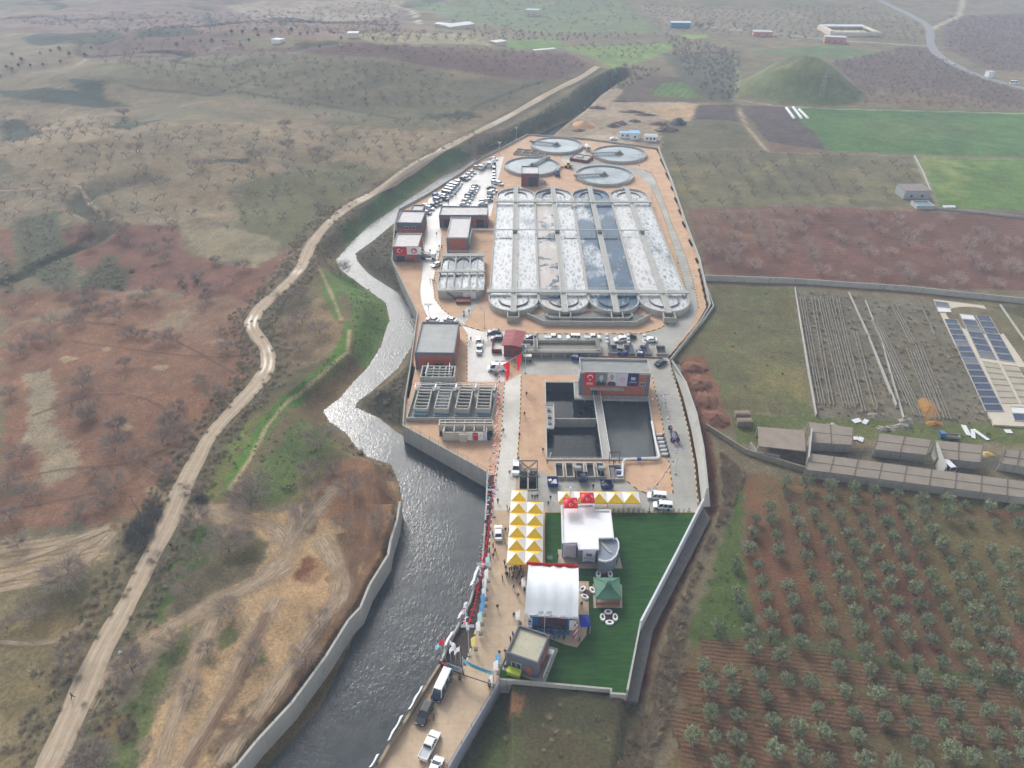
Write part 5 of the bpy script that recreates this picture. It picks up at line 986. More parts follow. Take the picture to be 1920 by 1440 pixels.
a,b=P(1047,942,2.5),P(1201,943,2.5); fr_=Fr(a,math.atan2(b.y-a.y,b.x-a.x)); tw=(b-a).length/5
for k in range(5): yellow_tent(fr_,k*tw,0,tw-.03,3.7,f"yellow and white canopy tent, {('leftmost','second from left','middle','second from right','rightmost')[k]} in the row behind the office",'row of yellow tents behind the office')
# big white stage tent
ZS=5.2; fs_,W1=frpx((984,1149.5),(1084,1156),ZS); D1=fs_.uv(P(993,1060,ZS))[1]; vr=fs_.uv(P(990,1104,7.2))[1]; r=STG=thing('stage_tent',fs_.p(W1/2,D1/2),'large white event tent on trusses with a ridge across its roof','tent')
q=MB(); nx=14
def tentrow(v,z): return [fs_.p(W1*i/nx,v+.12*math.sin(i*2.1+v),z-.22*abs(math.sin(i*math.pi/nx*4))-.06*math.sin(i*3.7+v*2)) for i in range(nx+1)]
rows=[tentrow(0,ZS-.1),tentrow(vr*.5,(ZS+7.2)/2-.15),tentrow(vr,7.2),tentrow((vr+D1)/2,6.5),tentrow(D1,ZS+.2)]
for off,fl in((0,1),(-.05,0)):
    vs=[p+Vector((0,0,off)) for rw in rows for p in rw]; fc=[(j*(nx+1)+i,j*(nx+1)+i+1,(j+1)*(nx+1)+i+1,(j+1)*(nx+1)+i) for j in range(4) for i in range(nx)]; q.add(vs,fc if fl else [x[::-1] for x in fc])
q.build('roof',flatm('white tent sheet',(206,211,216),.6,.07,.35),r,smooth=True)
q=MB()
for s in(0,1):
    sv=[fs_.p(W1*s,v,z-.06) for v,z in((0,ZS-.1),(vr,7.15),(D1,ZS+.2))]; lo=[fs_.p(W1*s,v,ZS-.9) for v in(0,vr,D1)]; q.add(sv+lo,[(0,1,4,3),(1,2,5,4)])
q.build('side_valance',plain('white tent side',(232,236,240),.6),r)
def truss(q,a,b,s=.35):
    a=Vector(a);b=Vector(b);d=(b-a).normalized(); x=d.cross(Vector((0,0,1)) if abs(d.z)<.9 else Vector((1,0,0))).normalized()*s/2; y=d.cross(x).normalized()*s/2; n=max(2,int((b-a).length/.6))
    for i,j in((1,1),(1,-1),(-1,1),(-1,-1)): q.bar(a+x*i+y*j,b+x*i+y*j,.06)
    for k in range(n): p0,p1=a.lerp(b,k/n),a.lerp(b,(k+1)/n); q.bar(p0+x+y,p1-x+y,.04); q.bar(p0+x-y,p1-x-y,.04); q.bar(p0-x+y,p1-x-y,.04)
for u in(.1,W1-.1):
    for v in(-.1,D1): q=MB(); truss(q,fs_.p(u,v,0),fs_.p(u,v,ZS)); q.build('truss_leg',RAILM,r)
q=MB(); truss(q,fs_.p(0,-.1,ZS-.25),fs_.p(W1,-.1,ZS-.25)); q.build('front_truss',RAILM,r)
q=MB(); fs_.box(q,1.0,W1-1.2,.7,6,0,.6); q.build('platform',plain('blue stage skirt',(20,84,150),.6),r)
q=MB(); fs_.box(q,1.3,W1-1.4,-.5,-.35,0,.8); q.build('front_barrier',BLUE,r)
q=MB()
for k in range(22): fs_.box(q,2.6+k*.26,2.6+k*.26+.2,1.0,1.1,.6,3.3)
q.build('backdrop',flatm('dark red slats',(98,42,46),.7,.15),r); q=MB(); fs_.box(q,1.0,2.6,.95,1.05,.6,3.4); q.build('backdrop_panel',BLUE,r); q=MB(); fs_.box(q,8.3,9.3,.95,1.05,.6,3.4); q.build('backdrop_panel',BLUE,r)
q=MB(); fs_.box(q,5.6,6.1,-1.6,-.9,0,1.5); q.build('lectern',BLUE,r)
for u0,u1,lb,m in((.55,1.5,'white roll banner with dark emblem at the left front of the stage',1),(8.6,9.8,'white banner hanging at the right front of the stage',0)):
    c=vface(fs_.p(u0,-.3),fs_.p(u1,-.3),4.4,3.0,.1); q=thing('banner',fs_.p(u0,-.3,1.4),lb,'banner'); c.sheet('cloth',FWHITE,q)
    if m: c.deco('emblem',[gear(.3,.48,2.0)],NAVY,q); c.marks([(.15,.8,1.2,.14),(.2,.75,.9,.14)],NAVY,q)
o=fs_.p(W1-.3,-.9); r=thing('balloon_column',o,'twisted pink and white balloon column at the right front of the stage','balloons'); q=MB()
PINK=plain('pink balloon',(206,96,112),.4)
for k in range(26):
    for i in range(4): an=i*math.pi/2+k*.28; p=o+Vector((.26*math.cos(an),.26*math.sin(an),.15+k*.16)); q.cyl(p-Vector((0,0,.12)),p,.08,6,.15,m=i%2); q.cyl(p,p+Vector((0,0,.12)),.15,6,.08,m=i%2)
q.build('balloons',[PINK,FWHITE],r)
r=thing('flag_banner',P(1040,1062),'red flag cloth strung along the back edge of the white stage tent','flag'); c=Cloth(fs_.p(-.4,D1+.35,ZS-.4),fs_.U.to_3d(),(0,0,1),W1+.4,1.0,.08); c.sheet('cloth',RED,r,20,2)
c=Cloth(fs_.p(-.9,D1-2.2,ZS-2.2),fs_.V.to_3d(),(0,0,1),2.4,2.6,.1); r=thing('flag',fs_.p(-.9,D1-2,3),'red flag hanging at the back left corner of the stage tent','flag'); turkish(c,r)
# chairs inside
o=fs_.p(3,5); ch=thing('chair',o,'dark red chair on the stage platform','chair','chairs on the stage'); RC=plain('red chair cloth',(120,30,36),.7)
MB().box(o+Vector((0,0,1.15)),(.45,.45,.08)).build('seat',RC,ch); MB().box(o+Vector((0,.2,1.45)),(.45,.07,.6)).build('backrest',RC,ch)
for i,j in((-1,-1),(1,-1),(1,1),(-1,1)): MB().bar(o+Vector((i*.19,j*.19,.7)),o+Vector((i*.19,j*.19,1.12)),.04).build('leg',STEELD,ch)
for k in range(1,12): dup(ch,fs_.p(2.2+(k%6)*1.0,3.4 if k<6 else 4.6),0)
# small blue canopy
o=P(1095,1178); r=thing('canopy_tent',o,'small blue canopy tent at the right of the stage','tent'); q=MB(); hs_=1.0; cs=[o+Vector((i*hs_,j*1.3,2.5)) for i,j in((-1,-1),(1,-1),(1,1),(-1,1))]; ap=o+Vector((0,0,3.1))
for i in range(4): q.add([cs[i],cs[(i+1)%4],ap],[(0,1,2)]); q.quad(cs[i]-Vector((0,0,.4)),cs[(i+1)%4]-Vector((0,0,.4)),cs[(i+1)%4],cs[i])
q.build('canopy',plain('royal blue canopy',(28,60,176),.5),r)
for c in cs: MB().bar((c.x,c.y,0),c,.06).build('leg',RAILM,r)
# green hip roof gazebo
e=2.65; cs=[P(1117,1122.5,e),P(1165.6,1122,e),P(1161.5,1083,e),P(1112.5,1082.5,e)]; o=sum(cs,Vector())/4; o.z=0; r=thing('gazebo',o,'green hip roofed wooden gazebo on a stone pad on the lawn','gazebo'); ap=o+Vector((0,0,e+1.35)); q=MB()
cs=[o+Vector((c.x-o.x,c.y-o.y,e)) for c in cs]
for i in range(4):
    a,b=cs[i],cs[(i+1)%4]; t1,t2=a.lerp(ap,.86),b.lerp(ap,.86); q.quad(a,b,t2,t1); q.quad(a-Vector((0,0,.18)),b-Vector((0,0,.18)),b,a)
    q.bar(a+Vector((0,0,.04)),t1+Vector((0,0,.04)),.12)
q.quad(*[c.lerp(ap,.86) for c in cs]); q.build('roof',GRN,r); q=MB(); ce=o+Vector((0,0,e+1.2)); q.box(ce+Vector((0,0,.25)),(1.0,1.0,.5)); q.add([ce+Vector((i*.7,j*.7,.5)) for i,j in((-1,-1),(1,-1),(1,1),(-1,1))]+[ce+Vector((0,0,.85))],[(0,1,4),(1,2,4),(2,3,4),(3,0,4)]); q.build('cupola',plain('dark green sheet',(52,88,74),.6),r)
ins=[c.lerp(Vector((o.x,o.y,e)),.12) for c in cs]
for c in ins: MB().bar((c.x,c.y,.05),(c.x,c.y,e),.18).build('post',WOODB,r)
for i in range(4):
    a,b=ins[i],ins[(i+1)%4]; q=MB(); z=Vector((0,0,1)); A=Vector((a.x,a.y,.1));B=Vector((b.x,b.y,.1))
    if i==3: B=A.lerp(B,.4)
    for k in range(5): q.bar(A+z*(.1+k*.2),B+z*(.1+k*.2),.08,.16)
    q.build('railing',WOODB,r)
# curved white garden seats
def seat_set(px,label,angs):
    o=P(*px,.03); r=thing('garden_seats',o,label,'seat','white garden seat sets'); q=MB(); n=20; q.prism([(o.x+.85*math.cos(2*math.pi*k/n),o.y+.85*math.sin(2*math.pi*k/n)) for k in range(n)],.02,.06); q.build('mat',flatm('dark red mat',(78,44,46)),r)
    for an in angs:
        cx,cy=o.x+1.25*math.cos(an),o.y+1.25*math.sin(an); loc=lambda a,rr:(cx+rr*(math.cos(a)*math.cos(an)*.62-math.sin(a)*math.sin(an)),cy+rr*(math.cos(a)*math.sin(an)*.62+math.sin(a)*math.cos(an)))
        q=MB(); q.prism([loc(2*math.pi*k/16,.85) for k in range(16)],.02,.42); q.build('seat',WHITE,r); q=MB(); q.prism([loc(2*math.pi*k/12,.42) for k in range(12)],.421,.46); q.build('cushion',flatm('dark cushion',(70,66,64)),r)
seat_set((1141.5,1158.5),'round set of four white garden seats on the lawn below the gazebo',[0,math.pi/2,math.pi,-math.pi/2]); seat_set((1133,1078),'set of white garden seats half hidden behind the gazebo roof',[0,math.pi/2,math.pi]); seat_set((1101,1112),'white garden seats on paving left of the gazebo',[.5,2.4,4.2])
q=thing('manhole_cover',P(1032,1046),'green hatch set in the lawn beside the tents','cover'); MB().box(P(1031,1046)+Vector((0,0,.08)),(1.2,1.1,.12),AX).build('lid',plain('green hatch',(52,104,74),.6),q)
# ------------------------------------------------------------ gate
a,b=P(822,1246),P(869,1263); r=thing('gate_wall',a.lerp(b,.5),'low dark red planter wall left of the entrance','wall'); q=MB(); q.wall([a,b],0,1.0,.5); q.build('wall',DTERRA,r)
a2,b2=P(841,1255),P(868.5,1264.5); c=vface(a2,b2,2.7,1.7,.45); r=thing('sign_board',a2.lerp(b2,.5)+Vector((0,-.5,0)),'grey blue sign board on the dark red planter wall','sign'); c.wave=0; c.sheet('panel',plain('grey blue panel',(172,188,196),.5),r); c.marks([(.6,c.w-.3,1.15,.14),(.4,c.w-.5,.85,.12),(.4,c.w-.6,.6,.12)],TEALTXT,r); c.deco('emblem',[disc(.16,.3,1.3,12)],TEALTXT,r)
q=MB()
for s in(.1,.9): p=a2.lerp(b2,s)+Vector((.1,-.35,0)); q.bar(p,p+Vector((0,0,1.1)),.1)
q.build('post',RAILM,r)
for k,(x,y,h_,m,lb) in enumerate(((829,1240,6.0,LBLUE,'flagpole with pale blue and white flag nearest the river'),(836.6,1243,7.6,RED,'flagpole with red flag among the entrance flags'),(846,1243,7.0,FWHITE,'flagpole with white and red flag next to the red one'),(855,1245.5,6.0,FWHITE,'flagpole with plain white flag behind the sign board'),(864,1248,6.0,FWHITE,'flagpole with white flag, rightmost behind the sign board'))):
    o=P(x,y); r=thing('flagpole',o,lb,'flagpole','entrance flagpoles'); MB().cyl(o,o+Vector((0,0,h_)),.06,8,.04).build('pole',RAILM,r); q=MB(); s=-1 if k!=2 else 1; n=6
    vs=[]
    for i in range(n+1):
        for j in(0,1): vs.append(o+Vector((s*(.05+i*.17),.12*math.sin(i*1.3+k),h_-.1-j*1.3-i*.22)))
    q.add(vs,[(2*i,2*i+1,2*i+3,2*i+2) for i in range(n)]); fl=q.build('flag',m,r)
    if k==2: q=MB(); q.box(o+Vector((.4,-.04,h_-1.0)),(.3,.03,.3)); q.build('mark',RED,r)
a,b=P(869,1262),P(925,1286); r=thing('gate_banner',a.lerp(b,.5),'light blue banner stretched across the entrance between two poles','banner')
for p in(a,b): MB().cyl(p,p+Vector((0,0,4.8)),.08,8).build('pole',RAILM,r)
class Sag(Cloth):
    def pt(s,x,y,k=0): return s.o+s.ex*x+s.ey*(y-.35*math.sin(math.pi*x/s.w))+s.ez*k
d_=b-a; L=d_.length; c=Sag(a+Vector((0,-.1,3.4)),d_,(0,0,1),L,1.2,0); c.sheet('cloth',LBLUE,r,16,2); c.marks([(L*.18,L*.92,.66,.26),(L*.24,L*.8,.26,.24)],TEALTXT,r)
q=thing('gate_track',P(897,1278),'dark sliding gate rail crossing the entrance road','rail'); MB().bar(P(868,1265,.03),P(916,1281,.03),.14,.05).build('rail',STEELD,q)
for k,(x,y) in enumerate(((862,1274),(917.7,1286))):
    o=P(x,y); r=thing('potted_conifer',o,('golden potted conifer below the grey blue sign board','potted conifer at the right end of the gate banner')[k],'plant','potted conifers at the gate'); MB().cyl(o,o+Vector((0,0,.5)),.26,10,.36).build('pot',flatm('brown pot',(90,62,48)),r); q=MB(); rg=random.Random(k)
    for _ in range(260):
        z=rg.random(); an=rg.random()*6.28; rr=.42*(1-z)**.8*(.6+.4*rg.random()); p=o+Vector((rr*math.cos(an),rr*math.sin(an),.5+z*1.5)); d=Vector((rg.uniform(-1,1),rg.uniform(-1,1),rg.uniform(0,1)))*.1; e_=Vector((rg.uniform(-1,1),rg.uniform(-1,1),rg.uniform(-1,1)))*.07; q.add([p-d,p+e_,p+d],[(0,1,2)])
    q.build('foliage',flatm('golden conifer',(116,104,52),.8,.3,3),r)
o=P(958,1268); fgh=gh[1]; r=thing('waste_container',o,'lime green container beside the gatehouse front','container'); f=Fr(P(950,1266),fgh.a); q=MB(); f.box(q,0,2.5,0,1.1,.15,1.25); q.build('bin',plain('lime green paint',(178,198,44),.5),r); q=MB(); f.box(q,-.06,2.56,-.06,1.16,1.25,1.36); f.box(q,2.0,2.3,.3,.8,1.36,1.42); q.build('lid',plain('lime lid',(190,208,58),.5),r)
q=MB()
for u in(.2,2.2): f.box(q,u,u+.15,.1,1.0,0,.15)
q.build('foot',BLACK,r)
# ------------------------------------------------------------ lamp posts, feather flags, bunting
LH={}
def lamp(i,base,ytop,lb,solar=1):
    o=P(*base); h_=max(5,min(17 if i==9 else 10.5,hgt(base,ytop))); r=thing('lamp_post',o,lb,'lamp post','lamp posts of the plant'); MB().cyl(o,o+Vector((0,0,h_)),.09,8,.06).build('pole',RAILM,r); MB().box(o+Vector((0,0,.15)),(.6,.6,.3)).build('base',CONC2,r)
    q=MB(); q.bar(o+Vector((-1.0,0,h_-.2)),o+Vector((1.0,0,h_-.2)),.09); q.build('arm',RAILM,r)
    for s in(-1,1): q=MB(); q.box(o+Vector((s*.75,-.2,h_)),(.95,.55,.07),0,tilt=.3); q.build('lamp_head',flatm('lamp panel',(150,156,164),.35,.1),r); 
    q=MB(); q.box(o+Vector((0,-.05,h_-.7)),(.5,.35,.6)); q.build('battery_box',FWHITE,r); LH[i]=o+Vector((0,0,h_-.15))
for i,b,y,lb in((1,(880,1229),1172,'lamp post in the dark planting strip nearest the gate'),(2,(907,1106),1056,'lamp post at the middle of the planting strip'),(3,(926,968),917,'lamp post at the far end of the planting strip'),(4,(1020,1200),1147,'lamp post standing before the stage behind the gatehouse'),(5,(1067,958),911,'lamp post behind the row of yellow tents'),(6,(1217,958),915,'lamp post beside the two parked white vans'),(7,(1240,785),738,'lamp post right of the banner hung building'),(8,(1266,888),841,'lamp post near the dark trailer by the leaning wall'),(9,(938,766),677,'lamp post at the filters where the bunting starts'),(10,(805,596),570,'lamp post on the curve of the wet yard road'),(11,(908.5,615),578,'lamp post before the left end of the huge basin'),(12,(985,700),645,'lamp post right of the red roofed pavilion'),(13,(1270,492),470,'lamp post on the perimeter road right of the basin'),(14,(1222,372),350,'lamp post at the upper bend of the perimeter road'),(15,(937,292),266,'lamp post near the far corner of the car park'),(16,(1198,310),289,'lamp post beside the far right round tank'),(17,(968,262),238,'slim lamp post by the far river wall'),(18,(788,488),466,'lamp post at the corner of the flag hung building'),(19,(1115,345),316,'lamp post at the nearest round tank'),(20,(1298,540),520,'lamp post near the corner of the perimeter wall'),(21,(903,425),402,'lamp post in front of the wide low hall')): lamp(i,b,y,lb)
def span(a,b,mats,lb,n,size=.5,sag=.9,tri=True):
    r=thing('bunting',a,lb,'bunting'); q=MB(); g=MB(); pts=[a.lerp(b,k/n)-Vector((0,0,sag*4*(k/n)*(1-k/n))) for k in range(n+1)]
    for p,s in zip(pts,pts[1:]): g.bar(p,s,.04)
    for k in range(n):
        p,s=pts[k],pts[k].lerp(pts[k+1],.8); an=random.uniform(0,6.28); d=Vector((math.cos(an)*size*.75,math.sin(an)*size*.75,-size*random.uniform(.3,.8))); s=p+Vector((random.uniform(-1,1),random.uniform(-.5,1),random.uniform(-.3,.1))).normalized()*(pts[k+1]-p).length*.9; m=k%len(mats)
        if tri: g.add([p,s,(p+s)/2+d],[(0,1,2)],m)
        else: g.add([p,s,s+d*.9,p+d],[(0,1,2,3)],m)
    g.build('pennants',mats,r)
span(LH[1],LH[2],[RED],'red bunting over the planting strip between the first two lamp posts',64,1.05,1.6);span(LH[2],LH[3],[RED],'red bunting between the middle and far lamp posts of the planting strip',74,1.1,2.0);span(LH[3],LH[9]-Vector((0,0,.2)),[RED,FWHITE],'red and white bunting rising beside the road to the filters',100,1.3,2.5)
span(LH[1]+Vector((-.4,0,-.4)),P(872,1128,1.6),[FWHITE,LBLUE,plain('emblem pink',(226,128,140))],'pale striped bunting from the nearest lamp post to the river wall',26,.9,.4)
MIX=[NAVY,FWHITE,RED,LBLUE]; span(LH[2]+Vector((-.5,0,-1)),P(886,1100,1.6),MIX,'mixed colour bunting from the middle lamp post down to the river wall',20,.9,.5,False); span(LH[3]+Vector((-.4,0,-.8)),P(909,990,1.6),MIX,'mixed colour bunting from the far lamp post to the river wall',16,.9,.5,False); span(P(906,1000,1.8),P(896,1064,1.8),MIX,'navy and white bunting hung along the river wall',20,.8,.4); span(P(922,850,3),P(913,935,2.0),MIX,'blue and white bunting above the head of the planting strip',24,.8,.6,False)
PB=[NAVY,plain('emblem pink',(226,128,140)),FWHITE]; span(LH[7],LH[8],PB,'pink and blue bunting along the road right of the pool',50,.6,2.0);span(LH[8],LH[6],PB,'pink and blue bunting running down to the two parked vans',40,.6,1.5);span(LH[7],P(1216,748,1.4),PB,'short pink and blue bunting to the corner of the banner hung building',16,.6,.4)
a=LH[9]+Vector((0,0,-1.5)); b=LH[12]+Vector((0,0,-2.2)); r=thing('bunting',a,'cord carrying two large red flags above the white panel van','bunting'); MB().bar(a,b,.06).build('cord',FWHITE,r)
for k,(s,wd_,hg) in enumerate(((.10,5.0,6.0),(.58,4.4,5.6))):
    p0=a.lerp(b,s);p1=a.lerp(b,s+wd_/(b-a).length); q=MB(); n=8; vs=[]
    for i in range(n+1):
        t=i/n; wl=1-t*.72
        for j in(0,1): vs.append(p0.lerp(p1,(j*wl+t*.62))+Vector((.2*math.sin(t*4+k),.35*math.sin(t*5+k*2),-hg*t)))
    q.add(vs,[(2*i,2*i+1,2*i+3,2*i+2) for i in range(n)]); rr=thing('flag',p0,('large red crescent flag, left of two on the cord over the van','large red flag, right of two on the cord over the van')[k],'flag'); q.build('cloth',RED,rr)
    if k==0:
        ex=(p1-p0).normalized(); c=Cloth(p0-Vector((0,.45,3.0)),ex,(0,0,1),3,3,0); c.deco('crescent',[crescent(.75,2.0,1.5,0.6),star(.3,2.75,1.0)],FWHITE,rr,.12)
def feather(px,m,lb,h_=4.0,lean=0):
    o=P(*px); r=thing('feather_flag',o,lb,'flag','feather flags along the road'); MB().cyl(o,o+Vector((lean,0,h_)),.035,6,.02).build('pole',RAILM,r); MB().box(o+Vector((0,0,.08)),(.7,.7,.16)).build('base',CONCD,r); n=8; q=MB(); vs=[]
    for i in range(n+1):
        t=i/n; wl=.85*(1-.9*max(0,(t-.75)/.25)**2)
        for s in(0,1): vs.append(o+Vector((lean*(.25+.75*t)-s*wl,.08*math.sin(t*6),.9+t*(h_-.9))))
    q.add(vs,[(2*i,2*i+1,2*i+3,2*i+2) for i in range(n)]); q.build('cloth',m,r)
PALEB=plain('pale cyan cloth',(178,220,226),.7); SKYB=plain('sky blue cloth',(104,164,214),.7)
for px,m,lb in(((918,1066),PALEB,'pale cyan feather flag, farthest along the road kerb'),((916,1090),FWHITE,'white feather flag before the pale cyan one'),((912.5,1106),FWHITE,'white feather flag beside the middle lamp post'),((911.5,1124),FWHITE,'white feather flag just above the sky blue one'),((909.7,1136),SKYB,'small sky blue feather flag above another blue one'),((907.8,1153),SKYB,'sky blue feather flag at the kerb opposite the stage'),((904,1170.6),PALEB,'pale cyan feather flag below the sky blue ones'),((901,1188),FWHITE,'tall white feather flag opposite the gatehouse roof'),((892,1217),plain('lemon cloth',(236,222,120),.7),'yellow feather flag on the road kerb near the gate'),((938,1249),SKYB,'sky blue feather flag left of the gatehouse'),((934,1262),FWHITE,'white feather flag left of the lime green container'),((926,1286),FWHITE,'white feather flag at the right gate post'),((985,1105),FWHITE,'white feather flag at the left edge of the stage tent'),((975,1168),FWHITE,'white feather flag behind the gatehouse roof')): feather(px,m,lb)
for k,(p0,p1,lb) in enumerate((((899,1063),(886,1100),'white banner along the river wall beside the middle lamp post'),((877,1132),(862,1162),'white and blue banner along the river wall above the gate'),((850,1187),(836,1214),'white banner along the river wall nearest the gate'),((794,1290),(770,1333),'blue and white banner outside the wall beside the white roofed van'),((757,1345),(731,1391),'white banner outside the wall beside the dark car'),((712,1418),(697,1442),'white banner outside the wall at the bottom of the photo'))):
    a,b=P(*p1,1.2),P(*p0,1.2); d_=(b-a); n_=Vector((-d_.y,d_.x,0)).normalized(); e_=Vector((0,0,1))*.8+n_*-.6; c=Cloth(a+n_*.55,d_,(e_ if k>2 else Vector((0,0,1))-n_*.9),d_.length,1.0,.08); r=thing('banner',a,lb,'banner','banners on the river wall'); c.sheet('cloth',FWHITE if k!=1 else plain('cool white cloth',(214,216,232)),r,14,2); c.deco('stripe',[[(d_.length*.3,.15),(d_.length*.6,.15),(d_.length*.6,.75),(d_.length*.3,.75)]],LBLUE if k!=3 else NAVY,r)
# ------------------------------------------------------------ vehicles
TYRE=plain('tyre rubber',(34,34,35),.8); HUB=plain('wheel hub',(150,152,156),.4,.5); HEADL=plain('headlight glass',(214,220,226),.2); TAILL=plain('tail light red',(150,24,24),.3)
def paint_(nm,c): 
    if nm in MC: return MC[nm]
    t=NT(nm); t.set(Base_Color=(*lin(c),1),Roughness=.28,Metallic=.1,Specular_IOR_Level=.5); t.b.inputs['Coat Weight'].default_value=.5; MC[nm]=t.m; return t.m
CW=paint_('white car paint',(226,228,230));CS=paint_('silver car paint',(168,172,178));CK=paint_('black car paint',(28,30,36));CD=paint_('dark grey car paint',(70,76,84));CB=paint_('navy car paint',(34,42,72));CR=paint_('blue car paint',(64,112,172));CT=paint_('tan paint',(190,172,130))
KIND={'sedan':(4.6,1.8,.95,[(-2.3,.55),(-2.25,.9),(-1.4,.98),(1.0,.93),(2.0,.78),(2.3,.55)],(-1.85,-1.1,.35,1.25),1.44),
'hatch':(4.1,1.76,.98,[(-2.05,.55),(-2.0,.98),(1.0,.95),(1.8,.78),(2.05,.5)],(-1.95,-1.55,.3,1.2),1.5),
'suv':(4.5,1.86,1.05,[(-2.25,.6),(-2.2,1.05),(1.1,1.04),(2.05,.92),(2.25,.6)],(-2.15,-1.8,.35,1.25),1.72),
'pickup':(5.3,1.86,1.05,[(-2.65,.65),(-2.6,1.05),(1.3,1.05),(2.4,.95),(2.65,.6)],(-.75,-.55,.75,1.5),1.8),
'van':(4.5,1.84,1.0,[(-2.25,.55),(-2.2,1.0),(1.2,1.0),(2.05,.85),(2.25,.55)],(-2.2,-2.1,.75,1.35),1.85),
'minibus':(5.9,2.0,1.2,[(-2.95,.5),(-2.92,1.2),(2.2,1.2),(2.8,.95),(2.95,.55)],(-2.9,-2.82,1.7,2.35),2.45)}
def car(kind,col,label,roofm=None):
    L,Wd,belt,prof,(ga,gb,gc,gd),top=KIND[kind]; o=Vector((0,0,0)); r=thing('parked_car' if kind!='minibus' else 'minibus',o,label,'pickup' if kind=='pickup' else 'van' if kind in('van','minibus') else 'car'); w=Wd/2
    q=MB(); n=len(prof); lo=[(x,.28) for x,_ in prof]
    ring=[]
    for x,z in prof:
        t=.93 if abs(x)>L/2-.12 else 1.0
        ring.append([(x,-w*t*.94,.28),(x,-w*t,.55*min(1,z/.6)),(x,-w*t*.95,z),(x,w*t*.95,z),(x,w*t,.55*min(1,z/.6)),(x,w*t*.94,.28)])
    for s in ring: q.v+= [tuple(v) for v in s]
    for i in range(n-1):
        for k in range(5): a=i*6+k; q.f.append((a,a+1,a+7,a+6)); q.m.append(0)
    q.f+= [(0,5,4,3,2,1),tuple((n-1)*6+k for k in range(6))]; q.m+=[0,0]
    q.build('body',col,r)
    g=MB(); wt=w*.76; z1=top-.06; b0=[(ga,-w*.92,belt-.06),(gd,-w*.92,belt-.06),(gd,w*.92,belt-.06),(ga,w*.92,belt-.06)]; t0=[(gb,-wt,z1),(gc,-wt,z1),(gc,wt,z1),(gb,wt,z1)]
    for i in range(4): g.quad(b0[i],b0[(i+1)%4],t0[(i+1)%4],t0[i])
    g.build('window',GLASS,r)
    p=MB(); 
    p.add([(gb-.05,-wt-.03,z1-.01),(gc+.05,-wt-.03,z1-.01),(gc+.05,wt+.03,z1-.01),(gb-.05,wt+.03,z1-.01),(gb+.1,-wt+.1,top),(gc-.12,-wt+.1,top),(gc-.12,wt-.1,top),(gb+.1,wt-.1,top)],[(0,1,5,4),(1,2,6,5),(2,3,7,6),(3,0,4,7),(4,5,6,7)])
    for i in range(4): p.bar(b0[i],t0[i],.09)
    ks=(.45,) if kind in('sedan','hatch','pickup') else (.33,.66)
    for k in ks:
        for i,j in((0,1),(3,2)): p.bar(Vector(b0[i]).lerp(Vector(b0[j]),k),Vector(t0[i]).lerp(Vector(t0[j]),k),.08)
    if kind=='minibus' and 'panel' in label:
        for i,j in((0,1),(3,2)): B0,B1,T0,T1=[Vector(v) for v in(b0[i],b0[j],t0[i],t0[j])]; s=.03 if i else -.03; p.quad(B0+Vector((0,s,0)),B0.lerp(B1,.72)+Vector((0,s,0)),T0.lerp(T1,.72)+Vector((0,s,0)),T0+Vector((0,s,0)))
    p.build('roof',roofm or col,r)
    if kind=='pickup':
        bd=MB(); bd.add([(-2.55,-w*.8,1.06),(-.85,-w*.8,1.06),(-.85,w*.8,1.06),(-2.55,w*.8,1.06)],[(0,1,2,3)]); bd.build('load_bed',CS if col is CW else BLACK,r); q=MB()
        for s in(-1,1): q.bar((-2.6,s*w*.88,1.1),(-.8,s*w*.88,1.1),.1,.14)
        q.bar((-2.6,-w*.88,1.1),(-2.6,w*.88,1.1),.1,.14); q.build('bed_side',col,r)
    rw=.33 if kind!='minibus' else .36
    for x in(-L*.3,L*.31):
        for s in(-1,1): wl=MB().cyl((x,s*(w-.2),rw),(x,s*(w+.01),rw),rw,12).build('wheel',TYRE,r); MB().cyl((x,s*(w+.0),rw),(x,s*(w+.02),rw),rw*.55,10).build('rim',HUB,wl)
    for s in(-1,1): MB().box((L/2-.08,s*w*.66,.66),(.14,.36,.16)).build('headlight',HEADL,r); MB().box((-L/2+.03,s*w*.72,.8),(.06,.26,.18)).build('tail_light',TAILL,r)
    for s in(-1,1): MB().box((gd-.25,s*(w+.06),belt+.05),(.14,.18,.12)).build('mirror',col,r)
    return r
CP_={}
def put(kind,cm,px,ang,label,group=None,roofm=None,z=0,ground=False):
    key=(kind,cm.name,roofm.name if roofm else '','panel' in label)
    w=G(*px) if ground else P(*px); w.z+=.02
    if key not in CP_: r=car(kind,cm,label,roofm); CP_[key]=r; r.location=w; r.rotation_euler=(0,0,R(ang))
    else: r=dup(CP_[key],w,R(ang),label)
    if group: r['group']=group
    return r
va=lambda a,b: math.degrees(math.atan2(P(*b).y-P(*a).y,P(*b).x-P(*a).x))
ROADA=va((760,1440),(830,1290))
put('minibus',CB,(829,1291),ROADA+180,'navy minibus with a white roof parked by the gate wall',roofm=CW);put('suv',CK,(797,1341),ROADA+180,'black car parked on the entrance road below the minibus');put('pickup',CW,(806,1401),ROADA-2,'white pickup driving up the entrance road');put('sedan',CW,(815,1446),ROADA,'white car cut off by the bottom of the photo')
put('sedan',CW,(934.5,1002),va((935,1020),(934,980)),'white sedan standing on the road left of the yellow tents');put('pickup',CW,(968,880),-95,'white pickup facing down the road beside the black hoist frame')
put('van',CW,(1231,934),172,'white van on the right, farther of two below the pool');put('van',CW,(1242,952),172,'white van beside the lawn wall, nearer of two below the pool');put('sedan',CK,(1239,683),40,'black sedan right of the banner hung building')
put('minibus',CW,(933,694),180,'white panel van parked under the large red flags');put('hatch',CW,(897,640),95,'white hatchback parked beyond the white pickup left of the pavilion');put('pickup',CW,(899,657),90,'white pickup parked nose to tail behind a hatchback')
